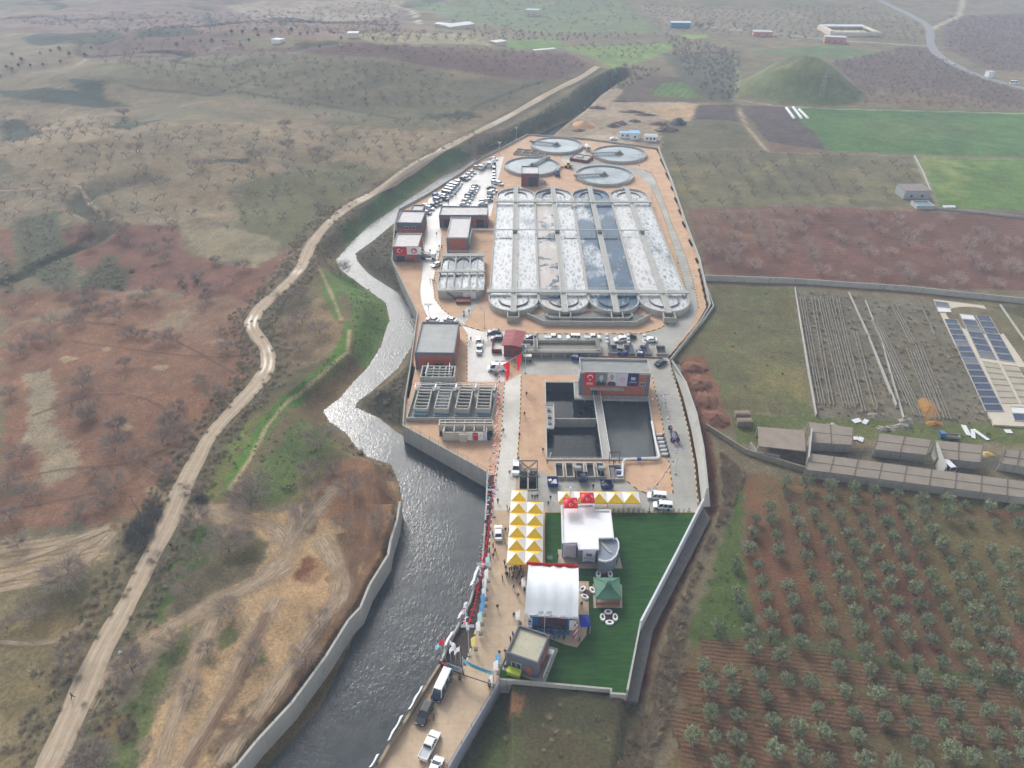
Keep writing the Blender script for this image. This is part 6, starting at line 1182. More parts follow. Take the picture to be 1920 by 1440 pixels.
Gp='cars parked along the road behind the pool'
put('sedan',CD,(927,625),178,'dark grey sedan parked above the red roofed pavilion',Gp);put('hatch',CD,(932,637),178,'dark hatchback half hidden by the red roofed pavilion',Gp);put('hatch',CB,(997,635),178,'dark blue hatchback just right of the red pavilion roof',Gp);put('pickup',CW,(1037,636),2,'white pickup, first white one right of the pavilion',Gp);put('van',CW,(1075,636),178,'white van between two pickups behind the grit tank',Gp);put('pickup',CW,(1111,636),2,'white pickup with dark load behind the grit tank',Gp);put('suv',CW,(1163,640),190,'white car behind the tilted inlet screens',Gp);put('suv',CK,(1180,634),20,'black car with an open hatch behind the white car',Gp);put('sedan',CW,(1218,640),180,'white sedan at the right end of the parked row',Gp)
put('hatch',CW,(818,499),-140,'white car on the wet yard road near the compact tank');put('sedan',CW,(811,602),160,'white car half hidden behind the workshop roof, left');put('sedan',CW,(844,602),160,'white car half hidden behind the workshop roof, right')
cp=lambda X,Y:(760+X/8.727,270+Y/8.727)
Gc='cars in the crowded car park'
A1=-28
rowL=[((360,1130),'hatch',CS,'silver hatchback nearest the annex at the car park end'),((400,1060),'suv',CW,'white car second from the annex in the left row'),((345,1020),'hatch',CW,'white hatchback against the river wall by the annex'),((465,1010),'sedan',CK,'black sedan at the near end of the left row'),((530,985),'sedan',CD,'dark grey sedan behind the black one in the left row'),((530,925),'van',CS,'silver van behind two dark sedans in the left row'),((640,905),'suv',CD,'dark grey car before the white minibuses'),((650,865),'suv',CW,'white car just before the white minibuses'),((690,830),'minibus',CW,'nearest white minibus in the left row'),((730,785),'minibus',CW,'second white minibus in the left row'),((765,745),'minibus',CW,'third white minibus in the left row'),((805,705),'minibus',CW,'farthest white minibus in the left row'),((850,680),'van',CS,'silver van beyond the minibuses'),((795,645),'hatch',CR,'blue car beyond the minibuses against the river wall'),((870,640),'van',CW,'white van beside the blue car'),((960,580),'suv',CD,'dark grey car halfway up the left row'),((1005,555),'sedan',CW,'white sedan beyond the halfway dark car'),((1050,510),'hatch',CW,'white hatchback in the upper left row'),((1090,470),'sedan',CS,'silver sedan at the upper end of the left row'),((1170,395),'suv',CT,'tan car at the far end of the left row'),((505,845),'hatch',CR,'blue car tucked against the river wall near the minibuses'),((1450,245),'sedan',CW,'white sedan at the very far corner of the car park')]
for p,k,m,lb in rowL: put(k,m,cp(p[0],p[1]+12),A1,lb,Gc)
for j,(p,k,m) in enumerate((((1150,700),'sedan',CD),((1130,735),'sedan',CW),((1115,780),'hatch',CW),((1080,820),'sedan',CK),((1050,860),'suv',CD),((1040,900),'hatch',CS),((1000,950),'suv',CW),((965,1000),'sedan',CW))): put(k,m,cp(p[0],p[1]+8),-18,f"{('dark grey','white','white','black','dark grey','silver','white','white')[j]} car, {('farthest','second','third','fourth','fifth','sixth','seventh','nearest')[j]} down the middle row",Gc)
for j,(p,k,m,an) in enumerate((((1452,425),'van',CS,-80),((1450,492),'hatch',CW,-85),((1446,540),'sedan',CW,-85),((1445,585),'sedan',CW,-85),((1455,640),'hatch',CS,-60),((1540,660),'suv',CW,-38),((1405,725),'sedan',CK,4),((1440,780),'sedan',CW,20),((1400,808),'hatch',CW,-15),((1385,890),'suv',CD,70),((1370,930),'hatch',CS,30),((1280,950),'suv',CW,10),((1270,985),'sedan',CW,8))): put(k,m,cp(p[0],p[1]+8),an,('silver van, farthest in the right row','white hatchback, second in the right row','white sedan, third in the right row','white sedan, fourth in the right row','silver car near the angled white car','white car parked askew on the orange paving edge','black sedan standing across the right row','white sedan below the black one','white hatchback left of a sedan below the black car','dark grey car between white ones at the lower right row','silver car behind the last pair of the right row','white car in the last pair of the right row','white sedan, nearest in the right row')[j],Gc)
put('sedan',CW,(1780,121),-35,'white car on the far tarmac road','cars on the far road',ground=True);put('minibus',CW,(1901,158),-20,'white van on the far tarmac road at the photo edge','cars on the far road',ground=True);put('sedan',CW,(1150,262),10,'white car on the building yard beside the cabins');put('suv',CS,(1077,322),100,'grey car between round tanks and the rubble heap') if 0 else None
def truck(px,ang,label,cabm,kind,z=0,ground=False,size=1):
    w=G(*px) if ground else P(*px); r=thing('truck',Vector((0,0,0)),label,'truck'); q=MB(); q.box((2.6,0,1.55),(1.7,2.2,1.9)); q.box((2.7,0,2.55),(1.3,1.9,.2)); q.build('cab',cabm,r); q=MB(); q.box((3.42,0,1.95),(.06,1.9,.8)); q.build('windscreen',GLASS,r); q=MB(); q.box((0,0,.75),(6.8,1.0,.25)); q.build('chassis',STEELD,r)
    if kind=='tank': q=MB(); q.cyl((-3,0,1.9),(1.5,0,1.9),1.05,14); q.build('tank',FWHITE,r)
    elif kind=='crane':
        q=MB(); q.box((-1,0,1.1),(4.4,2.2,.5)); q.build('bed',CONCD,r); q=MB(); q.bar((1.2,0,1.3),(1.0,0,2.4),.5); q.bar((1.0,0,2.4),(-3.4,.3,3.1),.4); q.build('crane_arm',FWHITE,r)
    else:
        q=MB(); q.quad((-3.3,-1.1,1),(1.5,-1.1,1),(1.5,1.1,1),(-3.3,1.1,1))
        for s in(-1,1): q.bar((-3.3,s*1.1,1.4),(1.5,s*1.1,1.4),.08,.9)
        q.bar((-3.3,-1.1,1.4),(-3.3,1.1,1.4),.08,.9); q.bar((1.5,-1.1,1.5),(1.5,1.1,1.5),.08,1.1); q.build('tipper_body',cabm if kind!='grey' else CONC,r)
    for x in(-2.4,-1.2,2.5):
        for s in(-1,1): MB().cyl((x,s*.8,.5),(x,s*1.12,.5),.5,12).build('wheel',TYRE,r)
    r.location=w+Vector((0,0,.02)); r.rotation_euler=(0,0,R(ang)); r.scale=(size,)*3; return r
truck(cp(1270,400),-110,'white tipper truck near the far end of the car park',CW,'tip');truck(cp(1415,355),-115,'white tanker truck at the far end of the car park',CW,'tank');truck((801,485),-5,'white crane truck beside the flag hung building',CW,'crane');truck((1101,281),-80,'grey white truck between the far round tanks',CS,'tank',size=.9)
# wheel loader, trailer, golf cart like buggy
def machine(px,ang,label,nm,cat,bodym,ground=False):
    w=G(*px) if ground else P(*px); r=thing(nm,Vector((0,0,0)),label,cat); q=MB(); q.box((0,0,1.15),(3.4,1.6,.8)); q.box((-1.2,0,1.7),(1.2,1.4,.5)); q.build('body',bodym,r); q=MB(); q.box((.1,0,2.2),(1.3,1.4,1.2)); q.build('cab',GLASS,r); q=MB(); q.box((.1,0,2.86),(1.5,1.6,.12)); q.build('cab_roof',bodym,r); q=MB(); q.bar((1.4,0,1.2),(3.0,0,.6),.9,.3); q.box((3.3,0,.5),(.7,2.2,.8)); q.build('bucket',bodym,r)
    for x in(-1.1,1.1):
        for s in(-1,1): MB().cyl((x,s*.65,.7),(x,s*1.15,.7),.7,14).build('wheel',TYRE,r)
    r.location=w; r.rotation_euler=(0,0,R(ang)); return r
machine((1066,315),160,'yellow wheel loader between the round tanks','wheel_loader','loader',plain('machine yellow',(206,150,56),.5)); machine((1045,330),90,'dark blue tractor behind the huge basin','tractor','tractor',plain('tractor blue',(40,62,110),.5))
o=P(1263,822); r=thing('tank_trailer',o,'dark rounded tank trailer standing by the leaning wall','trailer'); q=MB(); q.cyl(o+Vector((.2,-2.2,1.1)),o+Vector((0,.3,1.2)),.95,14); q.cyl(o+Vector((0,.3,1.2)),o+Vector((-.1,1.0,1.2)),.95,14,.4); q.build('tank',plain('dark slate blue',(48,54,76),.5),r); q=MB(); q.bar(o+Vector((-.1,1,.7)),o+Vector((-.4,3.2,.6)),.3); q.box(o+Vector((-.4,3.4,.9)),(1.0,.8,.9)); q.build('drawbar',STEELD,r)
for s in(-1,1): MB().cyl(o+Vector((s*.75,-1,.45)),o+Vector((s*1.0,-1,.45)),.45,12).build('wheel',TYRE,r)
o=P(989,676); r=thing('buggy',o,'small buggy with a cream roof beside the red roofed pavilion','cart'); q=MB(); q.box(o+Vector((0,0,.6)),(2.6,1.3,.5)); q.build('body',plain('buggy green',(96,108,84)),r); q=MB(); q.box(o+Vector((0,0,1.85)),(2.5,1.35,.1)); q.build('roof',plain('cream roof',(226,224,206)),r)
for i,j in((-1,-1),(1,-1),(1,1),(-1,1)): MB().bar(o+Vector((i*1.1,j*.58,.8)),o+Vector((i*1.1,j*.58,1.82)),.05).build('post',STEELD,r); MB().cyl(o+Vector((i*.85,j*.55,.28)),o+Vector((i*.85,j*.7,.28)),.28,10).build('wheel',TYRE,r)
# ------------------------------------------------------------ people
SKIN=plain('skin',(176,132,108),.6); HAIR=plain('dark hair',(30,26,24),.7); JK={'dark':plain('dark jacket',(34,36,42),.8),'navy':plain('navy jacket',(38,46,70),.8),'brown':plain('brown coat',(82,64,52),.8),'grey':plain('grey coat',(96,98,102),.8),'yellow':plain('yellow vest',(206,206,92),.7),'orange':plain('orange vest',(216,84,56),.7),'red':plain('red jacket',(150,44,48),.8),'purple':plain('purple jacket',(76,58,84),.8),'white':plain('white shirt',(206,208,212),.8)}
TRS={'dark':plain('dark trousers',(32,33,38),.8),'blue':plain('blue trousers',(58,66,86),.8)}
def body_mesh(pose):
    st,arm,bend=pose; b=bend
    J={'pel':(0,0,.93),'chest':(b*.1,0,1.22),'sho':(b*.16,0,1.42),'neck':(b*.2,0,1.50),'head':(b*.26,0,1.60),'crown':(b*.28,0,1.73)}
    for s,n in((1,'L'),(-1,'R')):
        k=st*s; J['hip'+n]=(0,s*.10,.90); J['kn'+n]=(k*.16+.03,s*.11,.49); J['an'+n]=(k*.30-.02,s*.11,.09); J['to'+n]=(k*.30+.17,s*.12,.045)
        J['sh'+n]=(b*.16,s*.19,1.40); J['el'+n]=(b*.2-k*.14+arm*.10,s*.25,1.13+arm*.03); J['wr'+n]=(b*.26-k*.16+arm*.34,s*(.25-arm*.12),.88+arm*.24)
    names=list(J); ed=[('pel','chest'),('chest','sho'),('sho','neck'),('neck','head'),('head','crown')]
    for n in'LR': ed+=[('pel','hip'+n),('hip'+n,'kn'+n),('kn'+n,'an'+n),('an'+n,'to'+n),('sho','sh'+n),('sh'+n,'el'+n),('el'+n,'wr'+n)]
    rad={'pel':(.155,.13),'chest':(.17,.13),'sho':(.15,.11),'neck':(.055,.055),'head':(.088,.10),'crown':(.065,.07)}
    for n in'LR': rad.update({'hip'+n:(.095,.095),'kn'+n:(.065,.065),'an'+n:(.045,.045),'to'+n:(.04,.035),'sh'+n:(.075,.075),'el'+n:(.05,.05),'wr'+n:(.034,.034)})
    V=[J[n] for n in names]; E=[(names.index(a),names.index(c)) for a,c in ed]; Rd=[rad[n] for n in names]
    # five fingers on each palm
    for n in'LR':
        w=Vector(J['wr'+n]); e=Vector(J['el'+n]); d=(w-e).normalized(); y=Vector((0,1,0)); x=y.cross(d).normalized(); pi=len(V); V.append(tuple(w+d*.07)); Rd.append((.036,.024)); E.append((names.index('wr'+n),pi))
        for k,(off,ln) in enumerate(((-.03,.06),(-.01,.075),(.01,.07),(.03,.055))): f1=len(V); V.append(tuple(w+d*(.10+ln*.4)+x*off)); Rd.append((.009,.009)); E.append((pi,f1)); V.append(tuple(w+d*(.10+ln)+x*off+y*(-.015 if n=='L' else .015))); Rd.append((.008,.008)); E.append((f1,f1+1))
        t=len(V); V.append(tuple(w+d*.06+x*.055)); Rd.append((.010,.010)); E.append((pi,t))
    me=bpy.data.meshes.new('b'); me.from_pydata(V,E,[]); o=bpy.data.objects.new('b',me); COL.objects.link(o); sk=o.modifiers.new('s','SKIN'); me.skin_vertices.new(name='s') if not me.skin_vertices else None
    for i,r in enumerate(Rd): me.skin_vertices[0].data[i].radius=r
    me.skin_vertices[0].data[0].use_root=True; o.modifiers.new('d','SUBSURF').levels=1
    dg=bpy.context.evaluated_depsgraph_get(); m2=bpy.data.meshes.new_from_object(o.evaluated_get(dg)); bpy.data.objects.remove(o)
    for p in m2.polygons:
        c=p.center; d=abs(c.y); p.material_index=0 if c.z>1.475 or (d>.12 and c.z<.90+pose[1]*.24 and c.z>.6 and (d>.2 or pose[1]>.5)) else (1 if c.z>.86 else (2 if c.z>.1 else 3)); p.use_smooth=True
    hb=MB(); hx=b*.28; n=10
    for j in range(4):
        for i in range(n): a=2*math.pi*i/n; r=.098*math.cos(j*.45); hb.v.append((hx-.018+r*math.cos(a),r*.92*math.sin(a),1.655+.115*math.sin(j*.45)-(.03 if math.cos(a)<.2 else 0)))
    hb.f=[(j*n+i,j*n+(i+1)%n,(j+1)*n+(i+1)%n,(j+1)*n+i) for j in range(3) for i in range(n)]+[tuple(3*n+i for i in range(n))]; hb.m=[0]*len(hb.f)
    fb_=MB().add([(b*.26+.105,-.014,1.60),(b*.26+.105,.014,1.60),(b*.26+.125,0,1.595),(b*.26+.10,0,1.64)],[(0,1,2),(0,2,3),(1,3,2)])
    return m2,hb,fb_
POSES={'stand':(.15,0,.0),'walk':(1.0,0,.15),'stride':(-1.0,0,.2),'hands':(.2,1.0,.2),'bend':(.3,.8,1.2)}
PM={}; PP={}
def person(px,pose,jk,tr,ang,label,group=None,z=0,ground=False):
    w=G(*px) if ground else P(*px,z)
    if pose not in PM: PM[pose]=body_mesh(POSES[pose])
    key=(pose,jk,tr)
    if key not in PP:
        m2,hb,fb_=PM[pose]; m=m2.copy(); mi=[p.material_index for p in m.polygons]; m.materials.clear()
        for q in(SKIN,JK[jk],TRS[tr],BLACK): m.materials.append(q)
        m.polygons.foreach_set('material_index',mi)
        m.name='person'; o=bpy.data.objects.new('person',m); COL.objects.link(o); WO[o.name]=Vector(); tag(o,label,'person',group); h=MB(); h.v,h.f,h.m=hb.v,hb.f,hb.m; h.build('hair',HAIR,o,True); q=MB(); q.v,q.f,q.m=fb_.v,fb_.f,fb_.m; q.build('nose',SKIN,o); PP[key]=o
    else: o=dup(PP[key],w,0,label)
    o.location=w+Vector((0,0,.02)); o.rotation_euler=(0,0,R(ang)); 
    if group:o['group']=group
    elif 'group' in o: del o['group']
    s=random.uniform(.96,1.05); o.scale=(s,s,s); return o
PL_=[((806,1351),'hands','orange','dark',200,'person in an orange vest beside the black car'),((814,1350),'stand','dark','dark',180,'person in dark clothes beside the one in an orange vest'),((936.5,1229),'stand','brown','dark',80,'person with dark coat left of the gatehouse, nearer of two'),((947,1227),'walk','dark','dark',60,'person walking close to the gatehouse corner'),((947,1256),'stand','dark','dark',90,'person standing above the lime green container'),((957,1203),'stand','dark','dark',30,'person by the gatehouse roof edge, nearer of two'),((961.5,1195),'stand','dark','blue',30,'person by the gatehouse roof edge, farther of two'),((933,1143),'walk','dark','dark',-90,'lone person walking in the middle of the beige road'),((963,1106),'walk','dark','dark',-60,'person walking away from the crowd under the yellow tents'),((971.6,1121),'stride','brown','dark',-80,'person striding beside the left edge of the stage tent'),((975,1100),'stand','dark','dark',-90,'person standing by the white feather flag at the stage tent'),((942,1088),'stand','dark','dark',0,'person at the left edge of the crowd by the front yellow tents'),((983,1111),'stand','navy','dark',-40,'person half behind the left edge of the stage tent'),((963.5,1158),'stand','dark','blue',-70,'left of two people standing behind the gatehouse roof'),((969.5,1158),'stand','grey','dark',-110,'right of two people standing behind the gatehouse roof'),
((933.6,944),'stand','dark','dark',-90,'person on the pale road left of the lone yellow tent'),((951,957),'stand','dark','dark',10,'left of two people at the far left yellow tents'),((955,960),'walk','grey','dark',-30,'right of two people at the far left yellow tents'),((948,998),'walk','dark','dark',-80,'left of two people right of the white sedan'),((953.5,999),'stand','dark','blue',180,'right of two people right of the white sedan'),((947,1021),'hands','yellow','dark',-90,'person in a yellow vest behind the white sedan'),((951,1031),'stand','dark','dark',0,'person by the third row of yellow tents'),((946,1060),'stand','dark','dark',40,'person at the left front corner of the yellow tents'),((923.7,1006),'stand','purple','dark',0,'person beside the driver side of the white sedan'),((924.7,1028),'stand','dark','dark',-20,'person by the kerb below the white sedan'),((928.4,1038),'walk','brown','dark',-50,'person with reddish coat walking near the kerb'),((924.7,1047),'hands','red','dark',-80,'person in a red jacket by the pale cyan flag'),((918,1036),'stand','dark','dark',0,'person on the kerb above the pale cyan flag'),((919.5,1052),'stand','navy','dark',20,'person beside the pale cyan feather flag'),((955.6,891),'walk','grey','dark',-90,'person left of the white pickup by the hoist frame'),((972,866),'stand','brown','dark',-90,'person behind the white pickup by the hoist frame'),((1018,849),'walk','dark','dark',-120,'person on orange paving at the lower left of the black pool'),((1026,870),'bend','dark','dark',-60,'person bending at the corner of the black pool'),((1032,938),'walk','dark','blue',-100,'upper of two people between the tents and the office'),((1028,949),'stand','grey','dark',-80,'lower of two people between the tents and the office'),((1112,917),'stand','dark','dark',-90,'person standing among the blue skips behind the yellow tents'),((1143,917),'stand','dark','dark',-90,'left of two people by the dark blue skip'),((1148.5,917),'stand','dark','dark',-80,'right of two people by the dark blue skip'),((1046,1049),'stand','dark','dark',0,'person at the left corner of the office front'),((1057,1201),'stand','dark','dark',100,'person in front of the stage, left'),((1086,1205),'walk','dark','dark',120,'person in front of the stage near the balloon column'),((1090,1138),'walk','dark','dark',-80,'person behind the small blue canopy'),((1047,1198),'stand','brown','dark',80,'person beside the blue lectern before the stage'),
((870,590),'stand','dark','dark',-90,'upper left of three people on the short grey path'),((870,597),'walk','dark','blue',-90,'lowest of three people on the short grey path'),((879.6,589),'stand','dark','dark',-90,'right of three people on the short grey path'),((883,640),'walk','dark','dark',-60,'person left of the parked white hatchback'),((879.6,646),'stand','dark','dark',0,'person at the kerb left of the white pickup'),((907,645),'stand','dark','dark',180,'person right of the white pickup'),((915,635),'stand','dark','dark',-90,'person left of the dark hatchback by the pavilion'),((928.6,708),'stand','dark','dark',-90,'left of two people below the white panel van'),((931.8,708),'stand','dark','dark',-90,'right of two people below the white panel van'),((964.5,690),'stand','yellow','dark',-90,'person in a yellow vest right of the white panel van'),((987,743),'walk','dark','dark',-90,'person on orange paving left of the pool, farther'),((983.4,781),'walk','dark','dark',-80,'person on orange paving left of the pool, nearer'),((944,812),'stand','dark','dark',-90,'person on the left kerb by the channel box'),((974,820),'walk','dark','dark',-100,'person on the right kerb opposite the channel box'),
((819,442),'walk','dark','dark',-100,'lone person on the wet yard by the wide hall'),((823.7,466),'stand','dark','dark',-90,'left of two people beside the tall narrow building'),((828.7,467),'stand','grey','dark',-90,'right of two people beside the tall narrow building'),((820,477),'stand','dark','dark',-60,'left of two people behind the crane truck'),((823.5,477),'stand','dark','dark',-120,'right of two people behind the crane truck'),((806.7,474),'stand','dark','dark',-90,'person behind the crane truck'),((806.7,529),'stand','dark','dark',0,'left of three people on the wet road by the compact tank'),((811,530),'stand','dark','dark',40,'middle of three people on the wet road by the compact tank'),((815,529),'walk','dark','dark',180,'right of three people on the wet road by the compact tank'),((1052,297),'walk','dark','dark',0,'left of two people between the far round tanks'),((1063.7,292),'stand','dark','dark',180,'right of two people between the far round tanks'),((841,384),'walk','dark','dark',-90,'person in the car park behind the wide hall'),((855,369),'stand','dark','dark',-90,'person walking the aisle of the car park')]
for px,po,jk,tr,an,lb in PL_: person(px,po,jk,tr,an,lb)
for k,(x,y) in enumerate(((998,936),(1003,937),(1007.5,936))): person((x,y),'stand',('dark','navy','dark')[k],'dark',-90,f"{('left','middle','right')[k]} of three people in a row right of the lone yellow tent")
for k,x in enumerate((763,767,771,775)): person((x,492),'stand','brown','dark',90,'person in the row standing before the flag hung building','people before the flag hung building')
GX_='crowd under the front yellow tents'
for k,(x,y) in enumerate(((948.6,1070),(949,1082),(952,1082),(955.5,1083),(961,1088),(968.8,1090),(967,1081),(964,1073),(970,1071),(974,1079),(959,1072),(977,1074),(955,1073),(981,1080),(963,1082),(972,1084),(979,1088),(966,1068),(976,1068))): person((x,y),('stand','walk','hands','stand')[k%4],('dark','navy','dark','grey','dark')[k%5],'dark',random.uniform(-180,180),'person in dark clothes in the crowd at the front of the yellow tents',GX_)
for k,(x,y) in enumerate(((1136,1052),(1140,1055),(1144,1053),(1148,1056),(1152,1054),(1156,1058),(1158,1052),(1146,1059))): person((x,y),'stand' if k%2 else 'hands',('dark','dark','navy','white')[k%4] if k!=3 else 'white','dark',random.uniform(-180,180),'person in the dark group on the terrace below the rounded stair wing','people on the office terrace')
for k,u in enumerate((3,4.2,5.4,6.8,7.9)): w=fs_.p(u,.25,0); person(Q(w),'stand','dark','dark',-90,'person in dark clothes standing before the red slats of the stage','people on the stage')
person((138,1310),'walk','purple','dark',200,'person in purple walking on the left dirt road',ground=True); person((322,1028),'walk','dark','dark',80,'person in black beside the left dirt road',ground=True)
# ------------------------------------------------------------ plants
def leafm(name,c,c2):
    t=NT(name); n=t.noise(1.2,2); oi=t.n('ShaderNodeObjectInfo').outputs['Random']; col=t.mix(t.ramp(n,.3,.7),(*lin(c),1),(*lin(c2),1)); col=t.mix(t.mth('MULTIPLY',oi,.35),col,(*lin(tuple(x*.72 for x in c)),1)); t.set(Base_Color=col,Roughness=.7,Specular_IOR_Level=.2); return t.m
OLM=leafm('olive leaves',(108,117,84),(160,165,132)); BARK=flatm('bark',(104,91,83),.9,.2,2); TWIG=flatm('grey twigs',(146,132,122),.9,.15,1.5); TWIGP=flatm('pale pinkish twigs',(176,160,150),.9,.15,1.5); SCRUB=leafm('scrub leaves',(96,100,66),(128,126,92)); DRYG=flatm('dry stems',(132,120,96),.9,.2,1.2)
def olive(seed):
    g=random.Random(seed); r=thing('olive_tree',Vector((0,0,0)),'','tree'); q=MB(); q.cyl((0,0,-.3),(.05,0,.7),.16,7,.12)
    for k in range(5): a=k*1.26+g.random(); q.cyl((.05,0,.65),(.7*math.cos(a),.7*math.sin(a),1.7),.07,5,.03)
    q.build('trunk',BARK,r); q=MB(); cl=[]
    for k in range(66):
        a=g.random()*6.28; rr=g.random()**.5*1.15; z=.85+g.random()*1.55; cl.append((rr*math.cos(a)*(1.25-.28*z),rr*math.sin(a)*(1.25-.28*z),z))
    for c in cl:
        d=Vector((c[0]*.8+g.uniform(-.4,.4),c[1]*.8+g.uniform(-.4,.4),.7)).normalized(); L=g.uniform(.45,.95)
        for _ in range(20):
            t=g.random(); p=Vector(c)+d*(L*t)+Vector((g.gauss(0,.13),g.gauss(0,.13),g.gauss(0,.1)))*(1.25-t); e=Vector((g.uniform(-1,1),g.uniform(-1,1),g.uniform(-.2,1))).normalized()*.17; s=e.cross(Vector((g.uniform(-1,1),g.uniform(-1,1),g.uniform(-1,1)))).normalized()*.055; q.add([p-e,p+s,p+e,p-s],[(0,1,2,3)])
    q.build('crown',OLM,r); return r
OLV_=[(700,60),(805,65),(920,80),(1035,90),(1130,110),(1245,120),(1365,140),(1480,155),(1570,165),(1685,185),(1795,195),(705,110),(810,130),(915,145),(1035,160),(1148,180),(1255,195),(1365,210),(1485,222),(1590,250),(1715,255),(1825,265),(625,185),(740,190),(835,210),(960,225),(1075,245),(1190,255),(1295,270),(1405,300),(560,235),(635,245),(765,265),(880,280),(1000,305),(1100,310),(1215,330),(1330,350),(1455,365),(1565,385),(1690,400),(1800,410),(545,300),(660,320),(790,335),(915,350),(1035,375),(1140,390),(1255,400),(1360,420),(1500,445),(1605,465),(1735,475),(1835,480),(525,385),(665,395),(800,420),(940,435),(1070,455),(1190,480),(1290,490),(1405,515),(1535,530),(1640,545),(1765,560),(460,450),(570,460),(830,505),(970,520),(1095,535),(1205,555),(1325,575),(1435,590),(1565,605),(1675,625),(1790,635),(585,540),(712,560),(860,590),(1000,605),(1120,620),(1235,635),(1350,655),(1475,675),(1605,690),(1700,700),(1820,715),(470,605),(605,620),(735,640),(890,670),(1035,690),(1160,705),(1270,735),(1380,740),(1525,760),(1630,780),(1745,800),(500,690),(630,705),(755,725),(910,750),(1055,775),(1190,795),(1300,810),(1410,820),(1550,860),(1690,880),(1770,900),(380,760),(530,775),(635,805),(780,830),(935,860),(1090,885),(1220,900),(1335,920),(1460,935),(1600,955),(1720,970),(1820,985)]
OLV2=[(550,870),(680,900),(960,955),(1110,970),(1250,1000),(1370,1010),(1490,1030),(1630,1050),(1840,1080),(310,950),(430,985),(575,1005),(710,1010),(825,1030),(990,1065),(1145,1090),(1280,1120),(1420,1125),(1530,1150),(1680,1165),(1800,1185),(330,1055),(450,1070),(605,1095),(855,1160),(1035,1175),(1180,1205),(1320,1230),(1460,1250),(1570,1265),(1710,1280),(1830,1300),(340,1180),(475,1195),(640,1215),(760,1250),(885,1275),(1050,1285),(1345,1330),(1495,1360),(1605,1385),(1740,1390),(255,1285),(355,1305),(470,1305),(650,1350),(780,1375),(910,1400),(1090,1410),(1220,1420),(390,1415),(510,1420),(1370,1435),(1850,1380)]
op=[olive(i) for i in range(6)]; used=[False]*6
for k,(x,y) in enumerate(OLV_+OLV2):
    up=k<len(OLV_); w=P(1200+x/2.571,880+y/2.571,1.5); w.z=ground_z(w.x,w.y); i=random.randrange(6); s=random.uniform(.9,1.25)*(.62 if (x,y) in((1590,250),(705,110),(1715,255),(1570,165)) else 1.0)
    px_=Q(w); sub=('red' if up and px_[0]<1690+(px_[1]-950)*.28 and px_[0]>1395 else 'grass' if up and px_[0]>1395 else 'edge' if up else 'low')
    lb={'red':'grey green olive tree on the red soil of the upper grove','grass':'grey green olive tree on the grassy right part of the upper grove','edge':'olive tree on the green strip at the left edge of the grove','low':'grey green olive tree in the furrowed lower grove'}[sub]; gp={'red':'olives on red soil','grass':'olives on the grassy part','edge':'olives at the green edge','low':'olives of the lower grove'}[sub]
    if not used[i]: o=op[i]; used[i]=True; o.location=w; o.rotation_euler=(0,0,random.random()*6); o.scale=(s,)*3
    else: o=dup(op[i],w,random.random()*6.28,sc=(s*random.uniform(.9,1.1),s*random.uniform(.9,1.1),s*random.uniform(.88,1.12)))
    o['label']=lb;o['group']=gp
def bare(seed,mat=None,R0=2.6,nt=5,dense=1.0,single=False):
    "leafless orchard tree: short trunk, thin spreading limbs, a haze of fine twigs"
    g=random.Random(seed); q=MB(); tw=MB(); hh=.8; z3=lambda:Vector((g.uniform(-1,1),g.uniform(-1,1),g.uniform(-1,1)))
    q.cyl((0,0,-.4),(g.uniform(-.1,.1),g.uniform(-.1,.1),hh),.15,6,.10); tips=[]
    for k in range(nt):
        a=k*6.283/nt+g.uniform(-.4,.4); l=R0*g.uniform(.6,.8); p1=Vector((l*.5*math.cos(a),l*.5*math.sin(a),hh+.45*l)); q.cyl((0,0,hh-.1),p1,.065,5,.035)
        for j in range(5):
            b=a+g.uniform(-.8,.8); p2=p1+Vector((math.cos(b)*l*.6,math.sin(b)*l*.6,l*g.uniform(.1,.6))); q.bar(p1,p2,.03); tips+=[p1.lerp(p2,.5),p2]
    n=int(620*dense)
    for _ in range(n):
        s=g.choice(tips)+Vector((g.gauss(0,.22),g.gauss(0,.22),g.gauss(0,.16)))*R0*.8; o_=Vector((s.x,s.y,(s.z-.5)*.9)).normalized(); d=(o_+z3()*.75).normalized()*R0*g.uniform(.14,.34); e=s+d; nn=d.cross(z3()).normalized()*(.022 if not single else .06); tw.add([s-nn,s+nn,e],[(0,1,2)])
        for _ in range(2): c=s.lerp(e,g.uniform(.2,.8)); f_=c+(d*.6+z3()*R0*.12); tw.add([c-nn*.7,c+nn*.7,f_],[(0,1,2)])
    if single:
        q.add(tw.v,tw.f,1); return q
    r=thing('bare_tree',Vector((0,0,0)),'','tree'); q.build('trunk',BARK,r); tw.build('crown',mat or TWIG,r); return r
bt=[bare(20+i,None,(2.5,2.9,2.2,3.2)[i],5,1.6) for i in range(4)]; bp=[bare(40+i,TWIGP,2.8,6,.8) for i in range(3)]; bs=[bare(60+i,None,2.3,4,.6) for i in range(3)]
ufirst=set()
def place_tree(protos,w,s,lb,gp):
    o=random.choice(protos)
    if o.name in ufirst: o=dup(o,w,random.random()*6.28)
    else: ufirst.add(o.name); o.location=w; o.rotation_euler=(0,0,random.random()*6)
    o.scale=(s,s,s*random.uniform(.85,1.1)); o['label']=lb; o['group']=gp
